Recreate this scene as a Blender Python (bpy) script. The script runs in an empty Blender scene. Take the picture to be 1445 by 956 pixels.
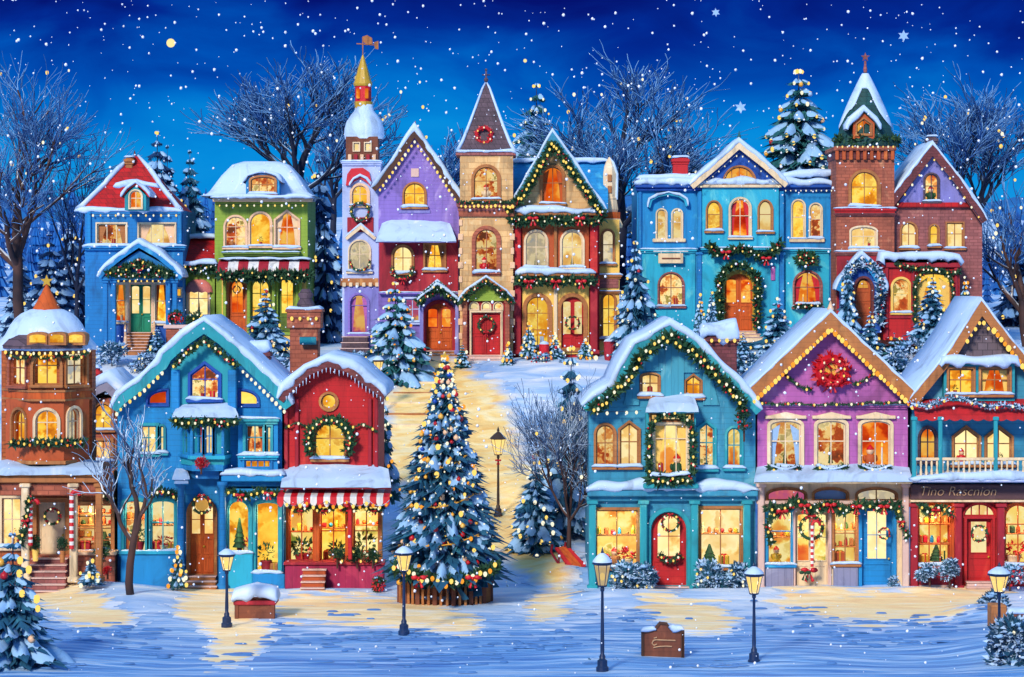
import bpy, math, random
from mathutils import Vector, Matrix, noise
from mathutils.geometry import tessellate_polygon
PI = math.pi
F, CX, HR, CH = 3600.0, 722.5, 400.0, 9.3      # photo scale, centre column, horizon row, camera height
COL = bpy.context.scene.collection
def wx(px, Y): return (px - CX) * Y / F
def wz(py, Y): return CH - (py - HR) * Y / F
def lin(c):
    c = c / 255.0
    return c / 12.92 if c <= .04045 else ((c + .055) / 1.055) ** 2.4
def C(r, g, b, k=1.0): return (min(1, lin(r) * k), min(1, lin(g) * k), min(1, lin(b) * k), 1)

# ---------------------------------------------------------------- terrain
PROF = [(0, 0.25), (55, 0.05), (62, 0), (78, 0), (81, .5), (87, 1.28), (95, 2.97), (102, 4.77), (108, 6.15),
        (111, 6.3), (120, 6.9), (140, 8.6), (200, 13), (320, 17), (900, 24), (3000, 26)]
def prof(Y):
    if Y <= PROF[0][0]: return PROF[0][1]
    for (a, za), (b, zb) in zip(PROF, PROF[1:]):
        if Y <= b:
            t = (Y - a) / (b - a)
            return za + (zb - za) * t
    return PROF[-1][1]
MOUNDS = []
def gz(x, Y):
    z = (prof(Y - .6) + prof(Y) + prof(Y + .6)) / 3
    a = .05 if Y < 78 else .09
    z += a * noise.noise(Vector((x * .25, Y * .45, 1.3))) + a * .45 * noise.noise(Vector((x * .9, Y * 1.1, 7)))
    for (mx, my, rx, ry, h) in MOUNDS:
        q = ((x - mx) / rx) ** 2 + ((Y - my) / ry) ** 2
        if q < 5: z += h * math.exp(-q)
    if Y > 125: z += min(1, (Y - 125) / 30) * 1.6 * noise.noise(Vector((x * .03, Y * .03, 4)))
    return z
def GY(py):
    Y = 50.0
    while Y < 125:
        if HR + F * (CH - prof(Y)) / Y <= py: return Y
        Y += .05
    return 125.0
def mound(px, py, rx, ry, h):
    Y = GY(py); MOUNDS.append((wx(px, Y), Y, rx, ry, h))

# ---------------------------------------------------------------- materials
MATS = {}
def nmat(name):
    m = bpy.data.materials.new(name); m.use_nodes = True
    nt = m.node_tree
    for n in list(nt.nodes): nt.nodes.remove(n)
    out = nt.nodes.new('ShaderNodeOutputMaterial'); b = nt.nodes.new('ShaderNodeBsdfPrincipled')
    nt.links.new(b.outputs[0], out.inputs[0])
    MATS[name] = m
    return m, nt, b, out
def N(nt, t, **k):
    n = nt.nodes.new('ShaderNode' + t)
    for a, v in k.items():
        if a.startswith('i_'): n.inputs[int(a[2:]) if a[2:].isdigit() else a[2:].replace('_', ' ')].default_value = v
        else: setattr(n, a, v)
    return n
def ramp(nt, fac, stops, interp='LINEAR'):
    r = N(nt, 'ValToRGB'); e = r.color_ramp.elements; r.color_ramp.interpolation = interp
    e[0].position, e[0].color = stops[0]; e[1].position, e[1].color = stops[-1]
    for p, c in stops[1:-1]:
        q = e.new(p); q.color = c
    nt.links.new(fac, r.inputs[0]); return r.outputs[0]
def mat(name, c1, c2=None, kind='plain', sc=1.6, rough=.75, bump=.3, metal=0.0, bw=.45, bh=.16, mortar=None):
    """kinds: plain, clap (horizontal boards), board (upright boards), brick, shingle"""
    m, nt, b, out = nmat(name)
    L = nt.links.new
    if c2 is None: c2 = tuple(min(1, v * 1.5 + .012) for v in c1[:3]) + (1,)
    tc = N(nt, 'TexCoord'); g = N(nt, 'NewGeometry')
    mp = N(nt, 'Mapping'); L(g.outputs['Position'], mp.inputs[0]); mp.inputs['Scale'].default_value = (1, 1, .55)
    no = N(nt, 'TexNoise'); no.inputs['Scale'].default_value = sc; no.inputs['Detail'].default_value = 5; no.inputs['Roughness'].default_value = .62
    no.inputs['Distortion'].default_value = 1.4; L(mp.outputs[0], no.inputs['Vector'])
    dk = tuple(v * .62 for v in c1[:3]) + (1,)
    col = ramp(nt, no.outputs[0], [(.3, dk), (.46, c1), (.58, c1), (.72, c2)])
    sep = N(nt, 'SeparateXYZ'); L(g.outputs['Position'], sep.inputs[0])
    h = None
    if kind in ('clap', 'board'):
        mu = N(nt, 'Math', operation='MULTIPLY'); mu.inputs[1].default_value = 6.0 if kind == 'clap' else 5.0
        ax = sep.outputs['Z']
        if kind == 'board':
            ad = N(nt, 'Math', operation='ADD'); L(sep.outputs['X'], ad.inputs[0]); L(sep.outputs['Y'], ad.inputs[1]); ax = ad.outputs[0]
        L(ax, mu.inputs[0]); fr = N(nt, 'Math', operation='FRACT'); L(mu.outputs[0], fr.inputs[0]); h = fr.outputs[0]
        r2 = ramp(nt, h, [(.0, (.45, .45, .45, 1)), (.12, (1, 1, 1, 1)), (.9, (1, 1, 1, 1)), (1, (.8, .8, .8, 1))])
        mx = N(nt, 'MixRGB', blend_type='MULTIPLY'); mx.inputs[0].default_value = .55; L(col, mx.inputs[1]); L(r2, mx.inputs[2]); col = mx.outputs[0]
    if kind in ('brick', 'shingle'):
        ad = N(nt, 'Math', operation='ADD'); L(sep.outputs['X'], ad.inputs[0]); L(sep.outputs['Y'], ad.inputs[1])
        cb = N(nt, 'CombineXYZ'); L(ad.outputs[0], cb.inputs[0]); L(sep.outputs['Z'], cb.inputs[1])
        bt = N(nt, 'TexBrick'); L(cb.outputs[0], bt.inputs[0]); bt.inputs['Scale'].default_value = 1
        bt.inputs['Brick Width'].default_value = bw; bt.inputs['Row Height'].default_value = bh
        bt.inputs['Mortar Size'].default_value = .018 if kind == 'brick' else .012; bt.inputs['Mortar Smooth'].default_value = .3
        bt.inputs['Color1'].default_value = (1, 1, 1, 1); bt.inputs['Color2'].default_value = (.62, .6, .62, 1)
        bt.inputs['Mortar'].default_value = mortar or ((.55, .5, .5, 1) if kind == 'brick' else (.3, .3, .3, 1))
        mx = N(nt, 'MixRGB', blend_type='MULTIPLY'); mx.inputs[0].default_value = .9; L(col, mx.inputs[1]); L(bt.outputs[0], mx.inputs[2]); col = mx.outputs[0]
        iv = N(nt, 'Math', operation='SUBTRACT'); iv.inputs[0].default_value = 1; L(bt.outputs['Fac'], iv.inputs[1]); h = iv.outputs[0]
    if kind != 'plain' or 'paint' in name or 'turquoise' in name or name in ('cream', 'crimson', 'magenta', 'lavender', 'royal_blue'):   # rain streaks and worn patches
        ms = N(nt, 'Mapping'); ms.inputs['Scale'].default_value = (2.6, 2.6, .32); L(g.outputs['Position'], ms.inputs[0])
        ns = N(nt, 'TexNoise'); ns.inputs['Scale'].default_value = 1.5; ns.inputs['Detail'].default_value = 7; ns.inputs['Roughness'].default_value = .65; L(ms.outputs[0], ns.inputs['Vector'])
        rs = ramp(nt, ns.outputs[0], [(.34, (.58, .6, .66, 1)), (.47, (.95, .95, .95, 1)), (.6, (1, 1, 1, 1)), (.72, (1.25, 1.22, 1.15, 1))])
        mg = N(nt, 'MixRGB', blend_type='MULTIPLY'); mg.inputs[0].default_value = .8; L(col, mg.inputs[1]); L(rs, mg.inputs[2]); col = mg.outputs[0]
    L(col, b.inputs['Base Color']); b.inputs['Roughness'].default_value = rough; b.inputs['Metallic'].default_value = metal
    bp = N(nt, 'Bump'); bp.inputs['Strength'].default_value = bump; bp.inputs['Distance'].default_value = .03
    n2 = N(nt, 'TexNoise'); n2.inputs['Scale'].default_value = 9; n2.inputs['Detail'].default_value = 4; L(g.outputs['Position'], n2.inputs['Vector'])
    if h is not None:
        a2 = N(nt, 'Math', operation='ADD'); m3 = N(nt, 'Math', operation='MULTIPLY'); m3.inputs[1].default_value = .5
        L(n2.outputs[0], m3.inputs[0]); L(m3.outputs[0], a2.inputs[0]); L(h, a2.inputs[1]); hh = a2.outputs[0]
    else: hh = n2.outputs[0]
    L(hh, bp.inputs['Height']); L(bp.outputs[0], b.inputs['Normal'])
    return m
def emat(name, stops, scale=4.0, strength=1.0, stretch=(1, 1, 1), mixn=.5):
    """lit interior seen through a pane: many small warm patches"""
    m, nt, b, out = nmat(name); nt.nodes.remove(b); L = nt.links.new
    g = N(nt, 'NewGeometry'); mp = N(nt, 'Mapping'); mp.inputs['Scale'].default_value = stretch; L(g.outputs['Position'], mp.inputs[0])
    nz = N(nt, 'TexNoise'); nz.inputs['Scale'].default_value = scale * 1.3; nz.inputs['Detail'].default_value = 6; L(mp.outputs[0], nz.inputs['Vector'])
    mv = N(nt, 'MixRGB'); mv.inputs[0].default_value = .38; L(mp.outputs[0], mv.inputs[1]); L(nz.outputs['Color'], mv.inputs[2])
    vo = N(nt, 'TexVoronoi'); vo.inputs['Scale'].default_value = scale; vo.feature = 'SMOOTH_F1'; vo.inputs['Smoothness'].default_value = .7
    L(mv.outputs[0], vo.inputs['Vector'])
    sp = N(nt, 'SeparateXYZ'); L(vo.outputs['Color'], sp.inputs[0])
    n3 = N(nt, 'TexNoise'); n3.inputs['Scale'].default_value = scale * .35; n3.inputs['Detail'].default_value = 4; L(mp.outputs[0], n3.inputs['Vector'])
    mx = N(nt, 'Math', operation='MULTIPLY'); mx.inputs[1].default_value = 1 - mixn; L(sp.outputs[0], mx.inputs[0])
    my = N(nt, 'Math', operation='MULTIPLY_ADD'); my.inputs[1].default_value = mixn; L(n3.outputs[0], my.inputs[0]); L(mx.outputs[0], my.inputs[2])
    col = ramp(nt, my.outputs[0], stops)
    oi = N(nt, 'ObjectInfo'); rr = N(nt, 'MapRange'); rr.inputs[3].default_value = strength * .72; rr.inputs[4].default_value = strength * 1.12; L(oi.outputs['Random'], rr.inputs[0])
    e = N(nt, 'Emission'); L(rr.outputs[0], e.inputs[1]); L(col, e.inputs[0]); L(e.outputs[0], out.inputs[0])
    return m
def glowmat(name, c, s, transp=0.0, sample=False):
    m, nt, b, out = nmat(name); nt.nodes.remove(b); L = nt.links.new
    e = N(nt, 'Emission'); e.inputs[0].default_value = c; e.inputs[1].default_value = s
    if transp:
        t = N(nt, 'BsdfTransparent'); mx = N(nt, 'MixShader'); mx.inputs[0].default_value = transp
        L(e.outputs[0], mx.inputs[1]); L(t.outputs[0], mx.inputs[2]); L(mx.outputs[0], out.inputs[0])
    else: L(e.outputs[0], out.inputs[0])
    if not sample: m.cycles.emission_sampling = 'NONE'
    return m
def snowtop(name, c1, c2, snow=(.78, .84, .92, 1), lo=.25, hi=.45, rough=.8):
    """bark or twigs with snow lying on whatever faces up"""
    m, nt, b, out = nmat(name); L = nt.links.new
    g = N(nt, 'NewGeometry'); s = N(nt, 'SeparateXYZ'); L(g.outputs['Normal'], s.inputs[0])
    no = N(nt, 'TexNoise'); no.inputs['Scale'].default_value = 2.2; no.inputs['Detail'].default_value = 4; L(g.outputs['Position'], no.inputs['Vector'])
    ad = N(nt, 'Math', operation='ADD'); L(s.outputs['Z'], ad.inputs[0]); m2 = N(nt, 'Math', operation='MULTIPLY_ADD'); m2.inputs[1].default_value = .9; m2.inputs[2].default_value = -.45
    L(no.outputs[0], m2.inputs[0]); L(m2.outputs[0], ad.inputs[1])
    f = ramp(nt, ad.outputs[0], [(lo, (0, 0, 0, 1)), (hi, (1, 1, 1, 1))])
    n1 = N(nt, 'TexNoise'); n1.inputs['Scale'].default_value = 1.1; L(g.outputs['Position'], n1.inputs['Vector'])
    c = ramp(nt, n1.outputs[0], [(.35, c1), (.65, c2)])
    mx = N(nt, 'MixRGB'); L(f, mx.inputs[0]); L(c, mx.inputs[1]); mx.inputs[2].default_value = snow
    L(mx.outputs[0], b.inputs['Base Color']); b.inputs['Roughness'].default_value = rough
    return m
def M(n): return MATS[n]

# ---------------------------------------------------------------- mesh builder
ORIG = {}
class MB:
    def __init__(s): s.v = []; s.f = []; s.fm = []; s.mi = 0
    def add(s, vs, fs):
        o = len(s.v); s.v += [tuple(v) for v in vs]
        for f in fs: s.f.append(tuple(i + o for i in f)); s.fm.append(s.mi)
        return s
    def box(s, x0, x1, y0, y1, z0, z1):
        x0, x1 = sorted((x0, x1)); y0, y1 = sorted((y0, y1)); z0, z1 = sorted((z0, z1))
        b = min(x1 - x0, y1 - y0, z1 - z0) * .18; b = min(b, .03)
        vs = []; 
        for (x, y, sx, sy) in ((x0, y0, 1, 1), (x1, y0, -1, 1), (x1, y1, -1, -1), (x0, y1, 1, -1)):
            vs += [(x + sx * b, y + sy * b, z0), (x, y + sy * b, z0 + b), (x + sx * b, y, z0 + b), (x, y + sy * b, z1 - b), (x + sx * b, y, z1 - b), (x + sx * b, y + sy * b, z1)]
        # simple chamfer: bottom ring 0, side rings (1..4), top ring 5
        def c(i, k): return (i % 4) * 6 + k
        fs = [(c(0, 0), c(3, 0), c(2, 0), c(1, 0)), (c(0, 5), c(1, 5), c(2, 5), c(3, 5))]
        for i in range(4):
            A = (2, 4) if i % 2 == 0 else (1, 3); B = A
            fs.append((c(i, A[0]), c(i + 1, B[0]), c(i + 1, B[1]), c(i, A[1])))
            fs.append((c(i, 0), c(i + 1, 0), c(i + 1, B[0]), c(i, A[0])))
            fs.append((c(i, A[1]), c(i + 1, B[1]), c(i + 1, 5), c(i, 5)))
            fs.append((c(i, 1), c(i, 2), c(i, 4), c(i, 3)))
            fs.append((c(i, 0), c(i, 2), c(i, 1))); fs.append((c(i, 5), c(i, 3), c(i, 4)))
        return s.add(vs, fs)
    def prism(s, poly, y0, y1):
        n = len(poly); vs = [(x, y0, z) for x, z in poly] + [(x, y1, z) for x, z in poly]
        tr = tessellate_polygon([[Vector((x, z, 0)) for x, z in poly]])
        fs = [tuple(t) for t in tr] + [tuple(i + n for i in t) for t in tr]
        fs += [(i, (i + 1) % n, (i + 1) % n + n, i + n) for i in range(n)]
        return s.add(vs, fs)
    def ring(s, inner, outer, y0, y1):
        n = len(inner)
        vs = [(x, y0, z) for x, z in inner] + [(x, y0, z) for x, z in outer] + [(x, y1, z) for x, z in outer] + [(x, y1, z) for x, z in inner]
        fs = []
        for i in range(n):
            j = (i + 1) % n
            fs += [(i, j, n + j, n + i), (n + i, n + j, 2 * n + j, 2 * n + i), (2 * n + i, 2 * n + j, 3 * n + j, 3 * n + i), (3 * n + i, 3 * n + j, j, i)]
        return s.add(vs, fs)
    def panel(s, outer, holes, y0, rev, y1):
        loops = [outer] + holes
        flat = [p for l in loops for p in l]
        tr = tessellate_polygon([[Vector((x, z, 0)) for x, z in l] for l in loops])
        s.add([(x, y0, z) for x, z in flat], [tuple(t) for t in tr])
        n = len(outer)
        s.add([(x, y0, z) for x, z in outer] + [(x, y1, z) for x, z in outer], [(i, (i + 1) % n, (i + 1) % n + n, i + n) for i in range(n)])
        if y1 - y0 > rev + .3 or not holes:
            tr = tessellate_polygon([[Vector((x, z, 0)) for x, z in outer]])
            s.add([(x, y1, z) for x, z in outer], [tuple(t) for t in tr])
        for h in holes:
            n = len(h); s.add([(x, y0, z) for x, z in h] + [(x, y0 + rev, z) for x, z in h], [(i, (i + 1) % n, (i + 1) % n + n, i + n) for i in range(n)])
        return s
    def tube(s, pts, rad, n=6, cap=True):
        pts = [Vector(p) for p in pts]
        if not isinstance(rad, (list, tuple)): rad = [rad] * len(pts)
        vs = []; up = None
        for i, p in enumerate(pts):
            d = (pts[min(i + 1, len(pts) - 1)] - pts[max(i - 1, 0)])
            d = d.normalized() if d.length > 1e-6 else Vector((0, 0, 1))
            if up is None:
                up = d.orthogonal().normalized()
            up = (up - d * up.dot(d)); up = up.normalized() if up.length > 1e-5 else d.orthogonal().normalized()
            w = d.cross(up)
            for k in range(n):
                a = 2 * PI * k / n
                vs.append(p + (up * math.cos(a) + w * math.sin(a)) * rad[i])
        fs = []
        for i in range(len(pts) - 1):
            for k in range(n):
                fs.append((i * n + k, i * n + (k + 1) % n, (i + 1) * n + (k + 1) % n, (i + 1) * n + k))
        if cap and n > 2: fs += [tuple(range(n)), tuple(range((len(pts) - 1) * n, len(pts) * n))]
        return s.add(vs, fs)
    def lathe(s, prof_, cx, cy, n=12, rot=0.0, sy=1.0, arc=None):
        vs = []; 
        for r, z in prof_:
            for k in range(n):
                a = rot + 2 * PI * k / n
                vs.append((cx + r * math.cos(a), cy + r * math.sin(a) * sy, z))
        fs = []; m = len(prof_)
        for i in range(m - 1):
            for k in range(n): fs.append((i * n + k, i * n + (k + 1) % n, (i + 1) * n + (k + 1) % n, (i + 1) * n + k))
        fs += [tuple(range(n)), tuple(range((m - 1) * n, m * n))]
        return s.add(vs, fs)
    def ball(s, c, r, n=8, m=5, sc=(1, 1, 1), jit=0.0, rng=random):
        pr = []
        vs = [(c[0], c[1], c[2] - r * sc[2])]
        for i in range(1, m):
            t = PI * i / m
            for k in range(n):
                a = 2 * PI * k / n + i * .4; q = 1 + jit * (rng.random() - .5)
                vs.append((c[0] + r * sc[0] * math.sin(t) * math.cos(a) * q, c[1] + r * sc[1] * math.sin(t) * math.sin(a) * q, c[2] - r * sc[2] * math.cos(t) * q))
        vs.append((c[0], c[1], c[2] + r * sc[2])); e = len(vs) - 1
        fs = []
        for k in range(n):
            fs.append((0, 1 + (k + 1) % n, 1 + k)); fs.append((e, 1 + (m - 2) * n + k, 1 + (m - 2) * n + (k + 1) % n))
            for i in range(m - 2): fs.append((1 + i * n + k, 1 + i * n + (k + 1) % n, 1 + (i + 1) * n + (k + 1) % n, 1 + (i + 1) * n + k))
        return s.add(vs, fs)
    def band(s, pts, t0, t1, y0, y1, kind='rect', amp=0.0, step=.18, seed=0, taper=True):
        """slab that follows a polyline of (x,z); kind snow rounds its edges and makes it lumpy"""
        P = [Vector(p) for p in pts]; Q = []
        for a, b in zip(P, P[1:]):
            n = max(1, int((b - a).length / step)) if kind == 'snow' else 1
            for i in range(n): Q.append(a + (b - a) * (i / n))
        Q.append(P[-1])
        m = len(Q); vs = []; ns = None
        for i, q in enumerate(Q):
            d0 = (q - Q[i - 1]).normalized() if i > 0 else (Q[1] - q).normalized()
            d1 = (Q[i + 1] - q).normalized() if i < m - 1 else d0
            d = (d0 + d1); d = d.normalized() if d.length > 1e-4 else d0
            k = 1 / max(.55, d.dot(d0)); nn = Vector((-d.y, d.x)) * k
            h = t1 - t0
            if kind == 'snow':
                u = min(i, m - 1 - i) / max(1, (m - 1))
                e = math.sqrt(min(1, u * 14 + .12)) if taper else 1
                w = noise.noise(Vector((q.x * 1.1 + seed, q.y * 1.1, seed * 3.3))); w2 = noise.noise(Vector((q.x * 3.1 + seed, q.y * 2.7, 9)))
                hh = h * e * (1 + amp * w); dr = max(0, w2 + .1) * h * .9 * (1 if amp else 0); f = h * .3
                sec = [(y0 + .02, t0 - dr), (y0 - f * .7, t0 - dr * .6 + hh * .12), (y0 - f, t0 + hh * .45), (y0 - f * .55, t0 + hh * .8), (y0 + f * .6, t0 + hh),
                       (y0 + (y1 - y0) * .5, t0 + hh * 1.05), (y1 - f, t0 + hh * .95), (y1, t0 + hh * .3), (y1, t0 + .005)]
            else: sec = [(y0, t0), (y0, t1), (y1, t1), (y1, t0)]
            ns = len(sec)
            for (y, t) in sec: vs.append((q.x + nn.x * t, y, q.y + nn.y * t))
        fs = []
        for i in range(m - 1):
            for k in range(ns): fs.append((i * ns + k, i * ns + (k + 1) % ns, (i + 1) * ns + (k + 1) % ns, (i + 1) * ns + k))
        fs += [tuple(range(ns)), tuple(range((m - 1) * ns, m * ns))]
        return s.add(vs, fs)
    def build(s, name, mats, parent=None, smooth=False, loc=None, **props):
        if parent is not None: o0 = ORIG[parent.name]
        elif loc is not None: o0 = Vector(loc)
        else:
            xs = [v[0] for v in s.v]; ys = [v[1] for v in s.v]; zs = [v[2] for v in s.v]
            o0 = Vector(((min(xs) + max(xs)) / 2, (min(ys) + max(ys)) / 2, min(zs)))
        me = bpy.data.meshes.new(name)
        me.from_pydata([(v[0] - o0.x, v[1] - o0.y, v[2] - o0.z) for v in s.v], [], s.f)
        if not isinstance(mats, (list, tuple)): mats = [mats]
        for m in mats: me.materials.append(M(m) if isinstance(m, str) else m)
        if len(mats) > 1: me.polygons.foreach_set('material_index', s.fm)
        if smooth: me.polygons.foreach_set('use_smooth', [True] * len(me.polygons))
        me.update()
        o = bpy.data.objects.new(name, me); COL.objects.link(o)
        if parent is not None: o.parent = parent
        else: o.location = o0
        ORIG[o.name] = o0
        for k, v in props.items(): o[k] = v
        return o
def thing(name, label, cat, loc, group=None):
    o = bpy.data.objects.new(name, None); COL.objects.link(o); o.location = loc; o.empty_display_size = .2
    ORIG[o.name] = Vector(loc); o['label'] = label; o['category'] = cat
    if group: o['group'] = group
    return o
def tag(o, label, cat, group=None):
    o['label'] = label; o['category'] = cat
    if group: o['group'] = group
    return o
def dupmesh(src, name, parent, loc, scale=1.0, rz=0.0):
    """another object of the same mesh, placed at a world point under parent"""
    o = bpy.data.objects.new(name, src); COL.objects.link(o)
    if parent is not None: o.parent = parent; o.location = Vector(loc) - ORIG[parent.name]
    else: o.location = loc
    o.scale = (scale,) * 3 if not isinstance(scale, tuple) else scale
    o.rotation_euler = (0, 0, rz)
    return o

# ---------------------------------------------------------------- outline shapes
def shp(kind, x0, x1, zt, zb):
    w = x1 - x0; c = (x0 + x1) / 2; P = [(x0, zb), (x1, zb)]
    if kind == 'rect': return P + [(x1, zt), (x0, zt)]
    if kind in ('arch', 'seg'):
        r = w / 2; hh = min(r, (zt - zb) * .6) if kind == 'arch' else w * .16
        for i in range(0, 13):
            a = PI * i / 12; P.append((c + r * math.cos(a), zt - hh + hh * math.sin(a)))
        return P
    if kind == 'point':
        hh = w * .62
        for i in range(0, 7):
            t = i / 6; P.append((x1 - (w / 2) * t ** 1.5, zt - hh + hh * math.sin(t * PI / 2) ** .9 if t < 1 else zt))
        for i in range(5, -1, -1):
            t = i / 6; P.append((x0 + (w / 2) * t ** 1.5, zt - hh + hh * math.sin(t * PI / 2) ** .9))
        return P
    if kind == 'house':
        return P + [(x1, zt - w * .38), (c, zt), (x0, zt - w * .38)]
    if kind == 'round':
        h = zt - zb; return [(c + w / 2 * math.cos(2 * PI * i / 18), zb + h / 2 + h / 2 * math.sin(2 * PI * i / 18)) for i in range(18)]
    if kind == 'half':
        return P[:0] + [(c + w / 2 * math.cos(PI * i / 14), zb + (zt - zb) * math.sin(PI * i / 14)) for i in range(15)]
    if kind == 'quarterleft':
        return P + [(x1, zt)] + [(x1 - w * math.sin(PI / 2 * i / 8) , zb + (zt - zb) * (.35 + .65 * math.cos(PI / 2 * i / 8))) for i in range(1, 9)]
    if kind == 'quarterright':
        return [(x1, zb)][:0] + [(x0, zb), (x1, zb)] + [(x0 + w * math.cos(PI / 2 * i / 8), zb + (zt - zb) * (.35 + .65 * math.sin(PI / 2 * i / 8))) for i in range(0, 8)] + [(x0, zt)]
def off(poly, d):
    n = len(poly); A = sum(poly[i][0] * poly[(i + 1) % n][1] - poly[(i + 1) % n][0] * poly[i][1] for i in range(n))
    sg = 1 if A > 0 else -1; out = []
    for i in range(n):
        a, b, c = Vector(poly[i - 1]), Vector(poly[i]), Vector(poly[(i + 1) % n])
        e = (b - a).normalized() if (b - a).length > 1e-6 else Vector((1, 0)); f = (c - b).normalized() if (c - b).length > 1e-6 else e
        n1 = Vector((e.y, -e.x)) * sg; n2 = Vector((f.y, -f.x)) * sg; q = n1 + n2
        q = q.normalized() if q.length > 1e-4 else n1
        q = q / max(.5, q.dot(n1)); out.append((b.x + q.x * d, b.y + q.y * d))
    return out
# ---------------------------------------------------------------- material library
snow_hi = (.80, .86, .95, 1)
mat('snow', (.5, .67, .92, 1), (.78, .85, .95, 1), sc=.8, rough=.6, bump=.25)
mat('bough_snow', C(140, 185, 228), C(200, 222, 242), sc=1.5, rough=.7, bump=.15)
mat('blue_paint', C(14, 132, 198), C(80, 180, 215), 'clap', sc=.7)
mat('deep_blue_paint', C(12, 120, 190), C(55, 160, 208), 'clap', sc=.7)
mat('teal_paint', C(30, 152, 168), C(110, 200, 195), sc=.6, bump=.12)
mat('teal_board', C(52, 144, 178), C(120, 190, 208), 'clap', sc=.7)
mat('teal_upright', C(60, 152, 178), C(135, 202, 208), 'board', sc=.7)
mat('turquoise', C(30, 168, 202), C(110, 212, 216), sc=.5, bump=.1)
mat('turquoise_deep', C(10, 134, 198), C(70, 182, 216), sc=.5, bump=.1)
mat('royal_blue', C(10, 75, 165), C(20, 100, 185), sc=.6, bump=.1)
mat('green_paint', C(138, 168, 58), C(192, 206, 96), 'clap', sc=.7)
mat('olive', C(95, 120, 40), C(150, 150, 60), sc=1)
mat('emerald', C(0, 130, 100), C(10, 160, 120), 'board', sc=1)
mat('red_paint', C(192, 26, 34), C(225, 66, 54), 'clap', sc=.6)
mat('red_shingle', C(200, 10, 20), C(225, 30, 30), 'shingle', sc=.8, bw=.3, bh=.2)
mat('crimson', C(160, 22, 44), C(200, 62, 66), sc=.9)
mat('magenta', C(165, 25, 75), C(195, 55, 90), 'board', sc=.9)
mat('lilac_paint', C(138, 112, 196), C(186, 162, 222), 'clap', sc=.7)
mat('purple_paint', C(180, 96, 170), C(218, 148, 198), 'clap', sc=.7)
mat('lavender', C(128, 126, 196), C(165, 160, 214), sc=.8)
mat('pale_lilac', C(175, 190, 232), C(210, 215, 240), sc=.7)
mat('cream', C(232, 205, 165), C(250, 232, 200), sc=1.2, bump=.15)
mat('cream_wall', C(236, 190, 128), C(250, 222, 168), 'brick', sc=1.2, bw=.55, bh=.24, mortar=(.72, .62, .55, 1))
mat('gold_wall', C(240, 195, 95), C(250, 215, 130), sc=1.2, bump=.15)
mat('pinkish', C(215, 180, 170), C(235, 210, 195), sc=1)
mat('tan_wood', C(175, 110, 60), C(215, 155, 90), 'clap', sc=1)
mat('orange_wood', C(200, 85, 20), C(235, 130, 40), 'board', sc=1)
mat('orange_brick', C(190, 98, 48), C(225, 145, 80), 'brick', sc=1, bw=.34, bh=.12)
mat('brown_orange', C(180, 80, 35), C(215, 120, 55), sc=1)
mat('brick', C(180, 96, 70), C(226, 155, 112), 'brick', sc=1, bw=.36, bh=.14)
mat('dark_brick', C(120, 55, 60), C(160, 85, 75), 'brick', sc=1, bw=.3, bh=.12)
mat('rose_brick', C(165, 95, 92), C(208, 140, 125), 'brick', sc=1, bw=.36, bh=.14)
mat('slate_shingle', C(95, 75, 88), C(135, 110, 120), 'shingle', sc=1, bw=.26, bh=.2)
mat('green_shingle', C(20, 80, 80), C(45, 115, 105), 'shingle', sc=1, bw=.24, bh=.2)
mat('taupe', C(110, 95, 105), C(140, 122, 125), 'shingle', sc=.8, bw=.3, bh=.22)
mat('gold', C(190, 150, 35), C(230, 195, 80), rough=.4, sc=2)
mat('dark_wood', C(72, 42, 30), C(105, 65, 45), sc=1.4)
mat('brown_wood', C(120, 65, 45), C(155, 90, 60), 'clap', sc=1.4)
mat('sign_brown', C(82, 55, 60), C(105, 75, 75), sc=1)
mat('iron', C(12, 38, 78), C(25, 60, 110), rough=.45, sc=2)
mat('bronze', C(60, 42, 30), C(90, 65, 45), rough=.5, sc=2)
mat('white_paint', C(225, 225, 225), C(240, 240, 240), sc=1)
mat('stone', C(135, 130, 150), C(175, 170, 180), sc=1.6)
mat('grey_lilac', C(135, 135, 165), C(165, 165, 190), 'board', sc=1)
mat('cobble', C(75, 125, 190), C(110, 155, 210), sc=1.5, rough=.6)
mat('leaf_green', C(22, 70, 42), C(70, 120, 60), sc=3)
mat('garland_green', C(25, 72, 48), C(110, 125, 55), sc=4)
mat('fir_blue', C(22, 84, 118), C(62, 146, 160), sc=2)
mat('fir_green', C(24, 92, 100), C(84, 152, 128), sc=2)
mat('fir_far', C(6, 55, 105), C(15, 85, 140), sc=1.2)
mat('berry', C(190, 20, 35), C(225, 50, 50), rough=.4, sc=3)
mat('ribbon', C(200, 15, 35), C(225, 40, 50), rough=.5, sc=2)
mat('silver_blue', C(150, 185, 225), C(200, 220, 240), rough=.35, sc=2)
mat('bauble_gold', C(235, 170, 60), C(250, 205, 110), rough=.3, sc=2)
mat('bauble_blue', C(15, 80, 190), C(40, 120, 220), rough=.3, sc=2)
mat('peach', C(235, 190, 150), C(250, 215, 180), rough=.5, sc=2)
mat('pink_cloth', C(215, 120, 110), C(235, 160, 140), sc=3)
snowtop('bark_snow', C(38, 26, 32), C(78, 50, 44), lo=.38, hi=.6)
snowtop('hazy_twig_snow', C(16, 58, 118), C(40, 105, 175), snow=C(125, 180, 232), lo=-.1, hi=.5)  # frosted far twigs, with the haze of distance put into their blue
snowtop('dark_bark', C(10, 22, 52), C(30, 40, 66), snow=C(170, 205, 240), lo=.42, hi=.62)
snowtop('frost_twig', C(30, 60, 105), C(70, 105, 150), snow=C(200, 222, 245), lo=-.25, hi=.2)
snowtop('frosty_leaf', C(14, 60, 92), C(36, 100, 120), snow=C(175, 205, 240), lo=.1, hi=.4)
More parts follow.
